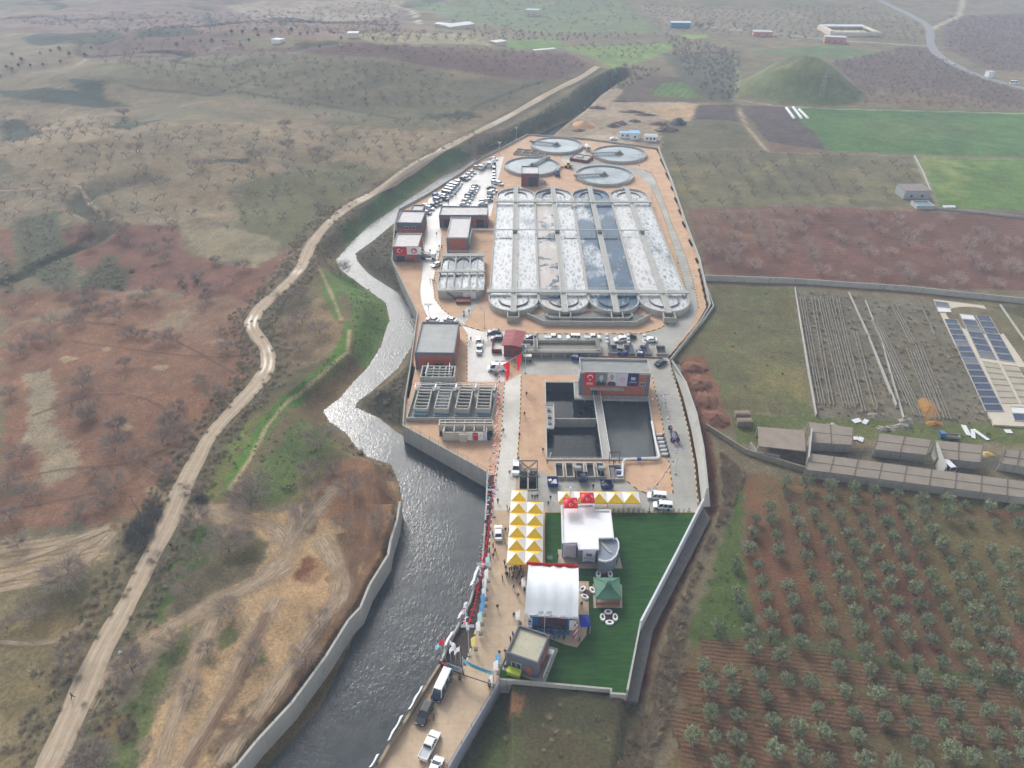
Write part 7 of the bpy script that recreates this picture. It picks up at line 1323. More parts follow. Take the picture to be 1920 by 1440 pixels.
NT_=[((15,915),1.3),((59,932),1.1),((21,975),1.2),((147,966),1.2),((196,947),1.0),((216,917),1.2),((216,847),1.3),((262,862),1.0),((222,804),1.1),((322,799),1.3),((165,785),1.1),((178,892),.7),((309,890),1.1),((40,860),1.2),((34,1027),1.0),((125,1098),1.7),((140,1085),1.2),((430,1035),1.6),((460,1025),1.3),((347,1099),1.2),((66,1158),1.2),((135,1243),1.1),((250,1262),1.5),((431,1152),1.1),((325,1208),1.0),((390,1224),.9),((362,1297),.8),((477,1234),.9),((172,1430),1.3),((190,1442),1.2),((581,888),1.2),((584,923),1.4),((483,913),1.3),((470,947),1.6),((450,935),1.1),((625,889),1.0),((653,927),1.2),((568,968),1.2),((643,988),.9),((715,984),1.0),((599,1171),.9),((602,836),1.6),((572,1236),1.0),((567,605),1.5),((600,626),1.4),((562,658),1.2),((539,622),1.0),((534,572),1.3),((564,559),1.1),((638,517),1.5),((372,985),1.3),((365,930),1.2),((305,830),1.2),((345,820),1.2),((300,1060),.9),((15,1180),.8),((370,1050),1.0)]
for (px,s) in NT_:
    lf=px[0]<300 and px[1]<1010; place_tree(bt,G(*px),s*.92,'leafless twiggy tree on the red brown slope left of the dirt road' if lf else 'leafless twiggy tree between the dirt road and the river' if px[0]>320 or px[1]<1010 else 'leafless twiggy tree on the olive coloured ground at the lower left','bare trees left of the dirt road' if lf else 'bare trees between road and river' if px[0]>320 or px[1]<1010 else 'bare trees at the lower left')
MID=[(575,110),(805,110),(830,190),(590,230),(1065,305),(760,145),(1110,120),(970,240),(1085,200),(1390,320),(1570,360),(1170,440),(1275,440),(1010,445),(960,510),(1185,525),(600,500),(410,520),(545,540),(180,525),(590,590),(1000,600),(885,570),(740,600),(510,620),(650,635),(85,630),(325,715),(485,720),(770,680),(1330,570),(1290,625),(820,800),(920,800),(850,770),(1050,825),(1145,825),(1095,780),(205,830),(320,830),(130,900),(570,1045),(810,990),(535,1120),(70,1180),(610,1235),(570,1320),(765,1390),(1150,1260),(1100,1370),(1290,1095),(1380,1190),(1460,880),(1555,875),(1420,780),(1500,430),(1420,490),(1330,490),(465,1240),(440,130),(540,160)]
for x,y in MID: place_tree(bt+bs,G(x/3.43,400+y/3.43),random.uniform(.8,1.15),'leafless orchard tree on the red soil of the left slope','bare trees on the left red slope')
def grid(poly,d,jit,ang=0,p=1.0):
    w=GL(poly); xs=[q.x for q in w];ys=[q.y for q in w]; c=math.cos(R(ang));s=math.sin(R(ang)); cx,cy=sum(xs)/len(xs),sum(ys)/len(ys); n=int(max(max(xs)-min(xs),max(ys)-min(ys))/d)+2; X=[];Y=[]
    for i in range(-n,n+1):
        for j in range(-n,n+1):
            if random.random()>p: continue
            u,v=i*d+random.gauss(0,jit),j*d+random.gauss(0,jit); X.append(cx+u*c-v*s);Y.append(cy+u*s+v*c)
    X=np.array(X);Y=np.array(Y); k=sdist(w,X,Y)>1; X=X[k];Y=Y[k]; return np.stack([X,Y,terr(X,Y)],1) if len(X) else np.zeros((0,3))
for w in grid([(1250,290),(1400,288),(1705,297),(1740,350),(1685,384),(1280,388)],10.0,1.2,88,.85): place_tree(bs,Vector(w),random.uniform(.75,1.1),'leafless orchard tree in the olive brown field right of the plant','bare trees in the right olive brown field')
for w in grid([(1295,398),(1500,392),(1690,402),(1915,416),(1915,550),(1335,516)],10.0,1.5,80,.75): place_tree(bp,Vector(w),random.uniform(.85,1.2),'pale leafless orchard tree on the dark red field right of the plant','pale bare trees on the right red field')
def mass(name,protos,pts,smin,smax,mats,extra=None,label=None):
    "many far plants as one object"
    V=[];Fc=[];M=[];o=0
    P_=[(np.array(p.v),p.f,p.m) for p in protos]
    for w in pts:
        v,f,m=random.choice(P_); a=random.random()*6.28; s=random.uniform(smin,smax); c,sn=math.cos(a)*s,math.sin(a)*s
        V.append(np.stack([v[:,0]*c-v[:,1]*sn+w[0],v[:,0]*sn+v[:,1]*c+w[1],v[:,2]*s+w[2]],1)); Fc+=[tuple(i+o for i in q) for q in f]; M+=m; o+=len(v)
    if not V: return
    V=np.concatenate(V); me=bpy.data.meshes.new(name); me.from_pydata(V.tolist(),[],Fc)
    for q in mats: me.materials.append(q)
    me.polygons.foreach_set('material_index',M); me.update(); ob=bpy.data.objects.new(name,me); COL.objects.link(ob); tag(ob,label,None,None,'stuff'); return ob
far=[bare(80+i,None,2.3,5,.11,True) for i in range(3)]
pts=np.concatenate([grid([(0,205),(340,238),(860,248),(820,275),(690,345),(610,400),(560,430),(300,395),(0,330)],8.5,2.4,20,.9),grid([(0,330),(300,395),(560,430),(440,440),(0,420)],9,2.6,20,.85),grid([(430,95),(720,88),(1060,103),(1105,124),(1050,148),(950,144),(800,119)],9,1.5,30,.9),grid([(170,120),(450,100),(640,112),(850,142),(880,200),(560,204),(330,164)],8,2,10,.9),grid([(0,40),(750,0),(750,85),(430,62),(180,62)],9.5,2.4,10,.8),grid([(180,62),(430,66),(480,95),(180,116)],10,2.5,0,.8),grid([(1560,118),(1700,88),(1850,150),(1920,178),(1920,205),(1620,172)],8.5,1.2,30,.95),grid([(1775,35),(1920,30),(1920,145),(1850,128),(1775,88)],9,1.2,30,.95),grid([(1585,165),(1700,162),(1915,204),(1915,212),(1620,198)],9,1.5,20,.8),grid([(1200,8),(1500,25),(1555,72),(1240,62)],12,1.2,20,.95),grid([(1450,10),(1640,15),(1735,50),(1735,84),(1600,70)],11,1.5,25,.9),grid([(1060,85),(1265,80),(1200,110),(1120,112)],9,1,10,.9),grid([(760,0),(1160,0),(1200,40),(1000,62),(860,38)],16,5,0,.6),grid([(660,62),(880,66),(915,84),(700,86)],9,1.5,0,.9),grid([(560,205),(760,226),(900,206),(1010,150),(1050,152),(860,240),(600,232)],8.5,2.2,0,.8)])
mass('bare_orchard',far,pts,.65,1.05,[flatm('far bark',(88,76,70),.9),flatm('far twigs',(136,124,116),.9,.15)],label='far leafless orchards on the hills')
# shrubs
def bush(seed,R0=1.0,n=70,flat_=.7,leaf=.16):
    g=random.Random(seed); q=MB()
    for _ in range(n):
        a=g.random()*6.28; e=g.random()**.6; rr=R0*g.random()**.4; p=Vector((rr*math.cos(a)*math.cos(e*1.4),rr*math.sin(a)*math.cos(e*1.4),R0*flat_*math.sin(e*1.4)*g.uniform(.4,1))); d=Vector((g.uniform(-1,1),g.uniform(-1,1),g.uniform(-.2,1))).normalized()*leaf*g.uniform(.7,1.6); s=d.cross(Vector((g.uniform(-1,1),g.uniform(-1,1),g.uniform(-1,1)))).normalized()*leaf*.45; q.add([p-d,p+s,p+d,p-s],[(0,1,2,3)],0)
    return q
def twigbush(seed,R0=1.2,n=90):
    g=random.Random(seed); q=MB()
    for _ in range(n):
        a=g.random()*6.28; s=Vector((g.gauss(0,.25),g.gauss(0,.25),0)); e=s+Vector((math.cos(a)*g.uniform(.2,1),math.sin(a)*g.uniform(.2,1),g.uniform(.3,1.0)))*R0; nrm=(e-s).cross(Vector((g.uniform(-1,1),g.uniform(-1,1),g.uniform(-1,1)))).normalized()*.035; q.add([s-nrm,s+nrm,e],[(0,1,2)],1)
    return q
sb=[bush(1),bush(2,.8,50),bush(3,1.2,80,.6)]; tb=[twigbush(4),twigbush(5,1.5,110),twigbush(6,.9,70)]
def along(pts,off,wd,n):
    w=GL(pts); seg=[(a,b,(b-a).length) for a,b in zip(w,w[1:])]; L=sum(s[2] for s in seg); out=[]
    for _ in range(n):
        t=random.random()*L
        for a,b,l in seg:
            if t<=l: break
            t-=l
        d=(b-a).normalized(); q=a.lerp(b,min(1,t/l))+Vector((-d.y,d.x,0))*(off+random.gauss(0,wd)); out.append((q.x,q.y))
    A=np.array(out); return np.concatenate([A,terr(A[:,0],A[:,1])[:,None]],1)
S_=mass
pts=np.concatenate([along(MR[8:],5.0,1.4,800),along(MR[8:],-5.6,1.8,1000),along([(905,248),(720,352),(610,428)],-4.5,1.2,90),grid([(1345,830),(1400,885),(1388,935),(1330,1040),(1292,1150),(1285,1250),(1262,1330),(1225,1440),(1110,1500),(1200,1330),(1240,1190),(1290,1080),(1350,955)],99,.4,0,.0),grid([(672,490),(735,424),(742,480),(781,590),(762,560),(705,520)],1.9,.7,0,.8),grid([(672,757),(760,690),(776,625),(770,690),(757,800),(722,795)],1.6,.6,0,.85),grid([(172,505),(200,478),(236,500),(234,540),(145,545)],1.5,.6,0,.85),grid([(40,412),(110,400),(105,440),(140,490),(132,535),(92,540),(38,500)],1.8,.8,0,.7),grid([(0,475),(25,500),(28,548),(0,556)],1.8,.7,0,.7),grid([(225,1010),(255,960),(300,945),(305,985),(270,1040),(240,1060)],1.0,.4,0,.9),grid([(880,285),(1000,232),(1110,155),(1158,142),(1170,165),(1085,213),(950,278)],3.4,1.2,0,.6),grid([(690,858),(740,872),(752,903),(720,905)],2,.6,0,.4),grid([(600,800),(650,815),(690,850),(650,860),(610,830)],2,.7,0,.5),grid([(1490,545),(1752,568),(1868,800),(1530,782)],2.0,.9,0,.6),grid([(1345,545),(1485,545),(1525,780),(1390,772)],6,2,0,.35),grid([(960,1300),(1160,1318),(1150,1440),(900,1440)],2.6,1,0,.35)])
mass('scrub',tb+tb+sb[1:2],pts,.35,1.05,[SCRUB,flatm('scrub stems',(176,162,138),.9,.2,1.2)],label='grey brown scrub along banks, road verges and ditch')
pts=grid([(1345,830),(1400,885),(1388,935),(1330,1040),(1292,1150),(1285,1250),(1262,1330),(1225,1440),(1110,1500),(1200,1330),(1240,1190),(1290,1080),(1350,955)],.8,.35,0,.95)
mass('dry_brush',[twigbush(14,1.3,110),twigbush(15,1.6,130),twigbush(16,1.1,90)],pts,.5,1.25,[SCRUB,flatm('brush stems',(158,142,118),.9,.25,.5)],label='strip of dry brush between the ditch and the olive grove')
pts=np.concatenate([grid([(1240,60),(1330,80),(1390,100),(1385,190),(1330,185),(1270,120)],4.2,2.6,17,.6),grid([(840,35),(1000,60),(1250,62),(1090,75),(900,72)],8,3,0,.7),grid([(1110,150),(1165,140),(1240,130),(1180,165)],4,1.5,0,.7),grid([(1370,40),(1560,72),(1390,72)],7,2,0,.5),grid([(980,230),(1060,205),(1090,200),(1010,250)],3,1,0,.7)])
mass('riverside_thicket',[twigbush(17,2.2,90),twigbush(18,1.8,80)],pts,.7,1.5,[leafm('far thicket',(104,106,92),(138,134,122)),flatm('thicket twigs',(150,140,130),.9,.2,.1)],label='dark thickets along the far stream')
pts=np.concatenate([grid([(640,470),(660,466),(722,568),(730,610),(690,690),(660,668),(652,560)],1.6,.6,0,.5),grid([(655,602),(640,680),(540,765),(440,900),(420,920),(530,742),(635,650)],1.3,.5,0,.6),grid([(400,880),(490,780),(600,785),(640,825),(540,940),(470,940)],2.2,.8,0,.45),grid([(280,1150),(285,1080),(375,985),(400,1000),(330,1090)],1.8,.6,0,.5),grid([(200,1350),(300,1225),(345,1185),(300,1300),(240,1440)],1.8,.6,0,.5),grid([(1395,895),(1392,1030),(1425,1188),(1290,1215),(1300,1150)],1.9,.7,0,.5),grid([(1300,1220),(1600,1230),(1920,1300),(1920,1440),(1265,1440)],3.0,1,0,.4),grid([(1520,790),(1900,808),(1900,830),(1520,802)],1.8,.6,0,.5)])
mass('grass_tufts',[bush(9,.7,34,.5,.16),bush(10,.5,24,.5,.14)],pts,.5,1.1,[leafm('grass blades',(74,96,44),(112,128,66)),SCRUB],label='tufts of green grass')
# small conifers in the lawn hedge line
for k in range(16):
    o=P(1150+k*9.4,961); 
    if k==0: cpr=o; r=thing('hedge_plant',o,'small upright hedge shrub along the far edge of the lawn','plant','hedge shrubs along the lawn'); q=MB(); rg=random.Random(5); q.cyl(o,o+Vector((0,0,.4)),.04,5); q.build('stem',BARK,r); q=MB()
    if k==0:
        for _ in range(120): z=rg.random(); an=rg.random()*6.28; rr=.28*(1-z)**.6; p=o+Vector((rr*math.cos(an),rr*math.sin(an),.1+z*1.2)); d=Vector((rg.uniform(-1,1),rg.uniform(-1,1),rg.uniform(0,1)))*.09; e_=Vector((rg.uniform(-1,1),rg.uniform(-1,1),rg.uniform(-1,1)))*.06; q.add([p-d,p+e_,p+d],[(0,1,2)])
        q.build('foliage',leafm('hedge leaves',(52,66,44),(80,86,60)),r); HP=r
    else: dup(HP,o,random.random()*6,sc=random.uniform(.8,1.2))

for k,(x,y,s_) in enumerate(((285,950,2.2),(292,968,1.9),(270,985,2.3),(255,1000,2.4),(262,1025,2.2),(245,1015,2.0),(280,1005,1.7),(370,930,1.5),(380,940,1.6),(240,1370,1.8),(165,1440,1.8))):
    o=G(x,y); r=thing('bush',o,'tall dark twiggy bush in the thicket by the utility pole' if k<7 else 'dark twiggy bush beside the dirt road','bush','thicket by the utility pole' if k<7 else 'dark bushes beside the dirt road'); q=MB(); g=random.Random(k+300)
    for _ in range(620):
        a=g.random()*6.28; rr=g.random()**.5; s=Vector((rr*math.cos(a)*.8,rr*math.sin(a)*.8,g.random()*.7)); d=Vector((math.cos(a)*.4+g.uniform(-.4,.4),math.sin(a)*.4+g.uniform(-.4,.4),g.uniform(.2,1))).normalized()*.45; nn=d.cross(Vector((g.uniform(-1,1),g.uniform(-1,1),g.uniform(-1,1)))).normalized()*.018; q.add([o+(s-nn)*s_,o+(s+nn)*s_,o+(s+d)*s_],[(0,1,2)])
    q.build('foliage',flatm('dark thicket stems',(106,102,94),.9,.2,1),r)
# ------------------------------------------------------------ yard right of the plant
def gwall(label,pts,h,t,mat,name='yard_wall',cat='wall',z=0):
    w=[Vector((p.x,p.y)) for p in (PL(pts,z))]; c=w[0].to_3d(); r=thing(name,c,label,cat); MB().wall(w,z-1.5,z+h,t).build('wall',mat,r); return r
gwall('long grey field wall right of the corner of the plant',[(1320,526),(1480,532),(1700,547),(1935,572)],2.3,.35,CONC); gwall('low pale wall line between the pasture and the ruined beds',[(1490,541),(1500,602),(1515,692),(1530,780)],.8,.25,CONC2); gwall('low wall line through the middle of the ruined beds',[(1591,551),(1625,625),(1680,762)],.8,.3,CONC2); gwall('short wall stub among the ruined beds',[(1622,565),(1652,640),(1694,785)],.6,.25,CONC2); gwall('low wall right of the dark panel slab',[(1874,574),(1930,655)],.9,.3,CONC2); gwall('outer low wall curving before the precast panel yard',[(1323,803),(1397,850),(1452,867),(1514,886),(1700,912),(1935,946)],1.5,.35,flatm('old wall',(138,130,116),.9,.18,.4,stain=((84,78,68),.6)))
PANEL=NT('precast panels'); p=PANEL.geo(); sp=PANEL.n('ShaderNodeSeparateXYZ',i_0=p); xy=PANEL.n('ShaderNodeCombineXYZ',i_0=sp.outputs[0],i_1=sp.outputs[2]).outputs[0]; br=PANEL.n('ShaderNodeTexBrick',i_Vector=xy,i_Scale=1,i_Color1=(*lin((142,134,122)),1),i_Color2=(*lin((132,124,112)),1),i_Mortar=(*lin((104,98,88)),1),offset=0); br.inputs['Brick Width'].default_value=6.2; br.inputs['Row Height'].default_value=2.65; br.inputs['Mortar Size'].default_value=.12
PANEL.set(Base_Color=PANEL.mix(PANEL.mth('MULTIPLY',PANEL.ramp(PANEL.noise(.5,4),.4,.7),.4),br.outputs[0],(*lin((112,106,96)),1)),Roughness=.9); PANEL=PANEL.m
def leanto(label,tA,tB,bA,bB,zt,zb):
    a,b,c,d=P(*tA,zt),P(*tB,zt),P(*bB,zb),P(*bA,zb); r=thing('lean_to_shed',Vector((d.x,d.y,0)),label,'shed'); q=MB(); T=Vector((0,0,.18)); q.quad(d,c,b,a); q.quad(a-T,b-T,c-T,d-T); q.quad(a,b,b-T,a-T); q.quad(c,d,d-T,c-T); q.quad(b,c,c-T,b-T); q.quad(d,a,a-T,d-T)
    n=max(2,round((b-a).length/5.6))
    for k in range(n+1): q.bar(d.lerp(c,k/n)+Vector((0,0,.04)),a.lerp(b,k/n)+Vector((0,0,.04)),.3,.1,1)
    q.bar(d.lerp(a,.5)+Vector((0,0,.03)),c.lerp(b,.5)+Vector((0,0,.03)),.18,.08,1); q.build('roof',[SHEDR,flatm('roof seam',(104,98,88),.9,.1)],r)
    q=MB(); q.wall([d.lerp(a,.06).to_2d(),c.lerp(b,.06).to_2d()],-1.5,zb-.15,.25); q.build('wall',CONC,r)
    for k in range(n+1): p=a.lerp(b,(k+.02)/(n+.04)).lerp(d.lerp(c,k/n),.04); MB().bar((p.x,p.y,-1.2),(p.x,p.y,zt-.2),.25).build('post',CONC,r)
SHEDR=flatm('old fibre roof',(142,132,120),.9,.14,.5,fine=3)
leanto('longest low shed with seamed grey brown roof along the front of the right yard',(1520,850),(1938,905),(1510,880),(1938,935),3.6,2.5); leanto('short seamed shed roof at the back left of the right yard',(1515,791),(1600,802),(1521,829),(1598,834),3.8,2.6); leanto('seamed shed roof in the middle of the back of the right yard',(1647,812),(1747,825),(1639,842),(1738,853),3.8,2.6); leanto('seamed shed roof right of the dividing wall',(1752,825),(1844,835),(1757,858),(1838,867),3.8,2.6); leanto('seamed shed roof at the right photo edge',(1886,843),(1940,848),(1875,868),(1940,878),3.8,2.6); gwall('tall pale dividing wall across the right yard',[(1747,853),(1764,899)],4.2,.3,CONC2); gwall('tall pale end wall at the left of the right yard',[(1516,826),(1510,880)],4.2,.3,CONC2)
r=thing('shed',P(1465,840),'open shed with a flat brown grey roof left of the precast walls','shed'); t4=[P(1421.6,800,3.2),P(1507.5,807,3.5),P(1511,846,3.5),P(1421.6,836,3.2)]; q=MB(); q.quad(*t4[::-1]); q.quad(*[v-Vector((0,0,.25)) for v in t4])
for i in range(4): q.quad(t4[i],t4[(i+1)%4],t4[(i+1)%4]-Vector((0,0,.25)),t4[i]-Vector((0,0,.25)))
q.build('roof',flatm('old shed roof',(132,122,110),.85,.2,.4),r)
for k in(0,3): MB().bar((t4[k].x,t4[k].y,-.3),t4[k]-Vector((0,0,.2)),.3).build('post',CONC,r)
q=MB(); q.wall([Vector((v.x,v.y)) for v in(t4[0],t4[1])],-.5,2.9,.25); q.build('back_wall',CONC,r); gwall('low wall below the flat brown grey shed',[(1406,838),(1418,856),(1460,863)],1.6,.25,CONC)
for k,(x,y,lb) in enumerate(((1390,783,'weathered concrete box on the grass, farther of two'),(1394,797,'weathered concrete box on the grass, nearer of two'))):
    o=G(x,y); r=thing('concrete_box',o,lb,'box','concrete boxes'); q=MB(); q.wall([o.to_2d()+Vector(v) for v in((-1.9,-.8),(1.9,-.8),(1.9,.8),(-1.9,.8))],-.2,1.7,.2,closed=True); q.box(o+Vector((0,.2,1.75)),(4,1.3,.12)); q.build('box',flatm('old box concrete',(128,116,100),.9,.2,.6),r)
RAILC=flatm('old concrete rails',(130,124,112),.9,.25,.8)
zz=lambda x,y:(1260+x/2.909,520+y/2.909)
for k,(a,b,n,gap) in enumerate((((722,112),(832,700),4,.8),((775,112),(880,705),2,.9),((832,112),(985,722),4,.8),((870,112),(1035,722),3,.9),((905,110),(1055,740),2,.8),((1110,240),(1310,700),3,.8),((1140,260),(1372,765),4,.8),((1210,140),(1330,370),3,.8),((1320,390),(1475,780),4,.8),((1360,380),(1520,780),3,.9),((1000,290),(1120,720),2,.9),((1340,120),(1430,320),1,1))):
    A=G(*zz(*a));B=G(*zz(*b)); d=(B-A).normalized(); nn=Vector((-d.y,d.x,0)); r=thing('rail_row',A,f"{('long','paired','broad','long','thin','broken','broad','short','broad','long','thin','single')[k]} row of old concrete rails in the ruined beds, {('first','second','third','fourth','fifth','sixth','seventh','eighth','ninth','tenth','eleventh','twelfth')[k]} from the pasture wall",'rails','rows of concrete rails'); L=(B-A).length
    for i in range(n):
        q=MB(); s=random.uniform(0,2)
        while s<L-3:
            l=random.uniform(6,16); e=min(L,s+l); w0,w1=A+d*s-nn*i*gap,A+d*e-nn*i*gap; h=random.uniform(.35,.6); q.bar(Vector((w0.x,w0.y,ground_z(w0.x,w0.y)+h)),Vector((w1.x,w1.y,ground_z(w1.x,w1.y)+h)),.2,.3); s=e+random.choice((.05,.08)); 
        for s in np.arange(1,L,3.2): w0=A+d*s-nn*i*gap; q.bar(Vector((w0.x,w0.y,-.5)),Vector((w0.x,w0.y,ground_z(w0.x,w0.y)+.45)),.16)
        if q.v: q.build('rail',RAILC,r)
# slab with dark blue panels
sl_=PL([(1750,561),(1845,573),(1965,745),(1965,802),(1863,796)],.3); c=sum(sl_,Vector())/5; r=thing('panel_slab',c,'pale concrete slab of sunken beds with dark blue panels','slab'); MB().prism([(v.x,v.y) for v in sl_],-1,.3).build('slab',flatm('beige slab',(184,176,160),.8,.12,.3),r)
PB_=plain('dark blue panel',(44,54,82),.22,0,.6); PG_=plain('grey panel',(96,98,104),.4); EMP=flatm('empty bed floor',(160,150,132),.85,.12)
def beds(a,b,c_,d_,n,kinds,par):
    A,B,C_,D_=[P(*zz(*v),.3) for v in(a,b,c_,d_)]
    for k in range(n):
        t0,t1=(k+.06)/n,(k+.94)/n; q4=[A.lerp(D_,t1),B.lerp(C_,t1),B.lerp(C_,t0),A.lerp(D_,t0)]; kd=kinds[min(k,len(kinds)-1)] if isinstance(kinds,str) else kinds(k)
        m={'b':PB_,'g':PG_,'e':EMP,'w':FWHITE}[kd]; q=MB(); ce=sum(q4,Vector())/4; q.prism([(v.x,v.y) for v in q4],.304,.40 if kd!='e' else .315); o=q.build('panel' if kd!='e' else 'bed',m,par); q=MB(); q.wall([v.to_2d() for v in q4],.301,.55 if kd!='e' else .45,.14,closed=True); q.build('frame',CONC2,o)
beds((1483,228),(1552,232),(1812,735),(1712,733),15,'bbbbgbbgbbbbbbb',r); beds((1566,198),(1640,206),(1772,452),(1680,440),7,'wbgbbbg',r); beds((1692,456),(1778,470),(1893,690),(1800,690),7,'eeeeeee',r); beds((1655,207),(1730,212),(1872,465),(1786,455),7,'bbbbbbb',r); beds((1796,474),(1884,484),(1996,690),(1908,690),6,'eeeeee',r); beds((1430,130),(1505,140),(1525,195),(1452,192),2,'gw',r); beds((1840,705),(1960,710),(1990,790),(1868,785),2,'wb',r)
def heap(px,rx,ry,h,mat,name,label,cat,seed=1,ang=0,ground=True,n=22,rough=.25):
    o=G(*px); r=thing(name,o,label,cat); g=random.Random(seed); q=MB(); rings=7; V=[]
    for j in range(rings):
        t=j/(rings-1); rr=1-t
        for i in range(n):
            a=2*math.pi*i/n; k=1+g.uniform(-rough,rough)*(.4 if j==0 else 1); x=rx*rr*k*math.cos(a);y=ry*rr*k*math.sin(a); c_,s_=math.cos(R(ang)),math.sin(R(ang)); X,Y=o.x+x*c_-y*s_,o.y+x*s_+y*c_; V.append((X,Y,ground_z(X,Y)-.1+h*(t**.8)*(1+g.uniform(-rough,rough)*.6)))
    q.add(V,[(j*n+i,j*n+(i+1)%n,(j+1)*n+(i+1)%n,(j+1)*n+i) for j in range(rings-1) for i in range(n)]); q.build('heap',mat,r,True); return r
heap((1741,768),3.2,5.6,1.0,flatm('orange straw',(150,110,54),.95,.35,1.5,fine=5),'straw_heap','orange straw heap at the end of the ruined beds','heap',3,-18); heap((1752,795),2.6,1.6,.8,flatm('orange straw',(150,110,54)),'straw_heap','smaller straw heap below the orange one','heap',4); heap((1850,852),2.2,1.4,.6,flatm('yellow straw',(176,156,100),.9,.25,1.5),'straw_heap','thin yellowish straw heap between the back wall panels','heap',5)
BRUSHM=flatm('reddish brush',(112,76,58),.95,.25,.7,fine=3)  # stands for the reddish brush by the ditch, made up as smooth heaps
for k,(x,y,a,b,h) in enumerate(((1300,690,4.5,3.5,1.3),(1312,722,3.5,5,1.5),(1325,752,3.6,5,1.4),(1342,785,4.4,4.5,1.5))): heap((x,y),a,b,h,BRUSHM,'brush_heap',f"reddish brush built as a heap along the ditch, {('farthest','second','third','nearest')[k]} of four",'heap',10+k,0,rough=.3)
truck((1778,822),170,'small blue truck among white scraps beyond the precast walls',CR,'grey',ground=True,size=.7)
o=G(1767,868); put('minibus',CW,(1768,876),100,'white van half hidden behind the dividing wall',ground=True)
for k,(x,y,l,w_,a) in enumerate(((1811,808,4.5,1.3,80),(1824,815,4,1.0,65),(1838,816,4.8,1.1,110),(1890,810,1.8,1.4,0),(1606,790,2.5,1.5,20),(1622,792,2.4,1.2,50),(1603,823,1.8,1.3,0),(1614,825,2.0,1.2,60),(1545,833,3.2,.7,0))): o=G(x,y); r=thing('scrap_sheet',o,'pale sheet lying on the ground of the right yard','sheet','pale scrap sheets'); MB().box(o+Vector((0,0,.25)),(l,w_,.12),R(a),tilt=.06).build('sheet',FWHITE,r)
for k,(x,y) in enumerate(((1560,800),(1660,805),(1690,800),(1640,780),(1700,790))): heap((x,y),2.5,1.5,.6,flatm('grey rubble',(134,128,118),.95,.3,1.2,fine=4),'rubble_heap',f"grey rubble heap along the near end of the ruined beds, {('first','third','fourth','second','fifth')[k]} from left",'heap',20+k,rough=.5)
# ------------------------------------------------------------ building yard beyond the plant
def simple_house(px_fl,px_fr,ybl,h,label,wallm,roofm,name='house',cat='building',slope=0,win=2,gz=None):
    a=G(*px_fl);b=G(*px_fr); z=min(a.z,b.z); f=Fr(a,math.atan2(b.y-a.y,b.x-a.x)); w=(b-a).to_2d().length; d=max(3,ybl); r=thing(name,f.p(w/2,d/2,z),label,cat); q=MB(); f.box(q,0,w,0,d,z-1,z+h); q.build('wall',wallm,r); q=MB()
    if slope: q.add([f.p(-.3,-.3,z+h),f.p(w+.3,-.3,z+h),f.p(w+.3,d/2,z+h+slope),f.p(-.3,d/2,z+h+slope),f.p(w+.3,d+.3,z+h),f.p(-.3,d+.3,z+h)],[(0,1,2,3),(3,2,4,5),(0,3,5),(1,4,2)])
    else: f.box(q,-.2,w+.2,-.2,d+.2,z+h,z+h+.2)
    q.build('roof',roofm,r)
    for k in range(win): q=MB(); u=w*(k+.7)/(win+.4); f.box(q,u-.5,u+.5,-.06,0,z+1.1,z+2.1); q.build('window',GLASS,r)
    return r
SHB=plain('blue roof sheet',(110,164,206),.5); SHG=flatm('grey roof sheet',(170,176,182),.6,.08); 
simple_house((1161,259),(1182,260),4,2.7,'white site cabin with a blue trim beyond the round tanks',FWHITE,SHB,'site_cabin',win=2); simple_house((1181,262),(1199,262),6,3.4,'taller white site cabin with a bright blue roof',FWHITE,SHB,'site_cabin',win=1); simple_house((1208,265),(1231,266),5,2.8,'white site cabin with a grey roof, rightmost of three',FWHITE,SHG,'site_cabin',win=3,slope=.5)
SAND=flatm('orange sand',(198,160,124),.95,.12,.8); heap((1096,236),7.5,5,3.2,SAND,'sand_heap','orange sand heap on the building yard','heap',31,rough=.12); heap((1086,232),4,3,2,SAND,'sand_heap','smaller sand heap left of the orange one','heap',32,rough=.15); heap((1272,232),5,5,3.5,flatm('black spoil',(74,74,80),.95,.2,.8),'spoil_heap','black spoil heap right of the building yard','heap',33)
for k,(x,y,a,b,h) in enumerate(((1120,203,7,2.5,1.6),(1185,210,9,2.5,1.2),(1210,216,7,2,1.2),(1165,232,4,3,1.8),(1190,228,4,2.5,1.4),(1235,233,6,2.5,1.6),(1150,237,4,3,2),(1250,245,7,3,2.5),(1085,245,5,2,1),(1170,190,6,2,1))): heap((x,y),a,b,h,flatm('mixed rubble',(122,106,96),.95,.35,.8,fine=2),'rubble_heap',f"rubble heap on the building yard, number {k+1} of ten from {'the stream'}" if 0 else ('long dark rubble heap at the far left of the yard','long brown rubble heap along the yard middle','dark red rubble heap right of the long one','rubble heap just behind the cabins','low rubble heap right behind the cabins','rubble heap at the foot of the black spoil','pale rubble heap beside the white car','grassy rubble bank right of the cabins','flat rubble heap in front of the sand','low rubble heap at the far edge of the yard')[k],'heap',40+k,rough=.5)
r=thing('pipe_stack',P(1115,222),'dark blue stack of pipes on the building yard','stack')
for k in range(9): q=MB(); a=P(1090+k*1.0,226-k*1.4); q.cyl(a+Vector((0,0,.5+.35*(k%3))),a+Vector((16-k*.6,1.0,.5+.35*(k%3))),.42,8); q.build('pipe',plain('dark pipe',(72,82,100),.5),r)
o=G(1146,197); r=thing('open_tank',o,'dark rectangular open tank at the far edge of the building yard','container'); q=MB(); q.wall([o.to_2d()+Vector(v) for v in((-4,-2),(4,-2),(4,2),(-4,2))],-.2,2,.3,closed=True); q.build('tank',plain('dark tank steel',(70,70,82)),r)
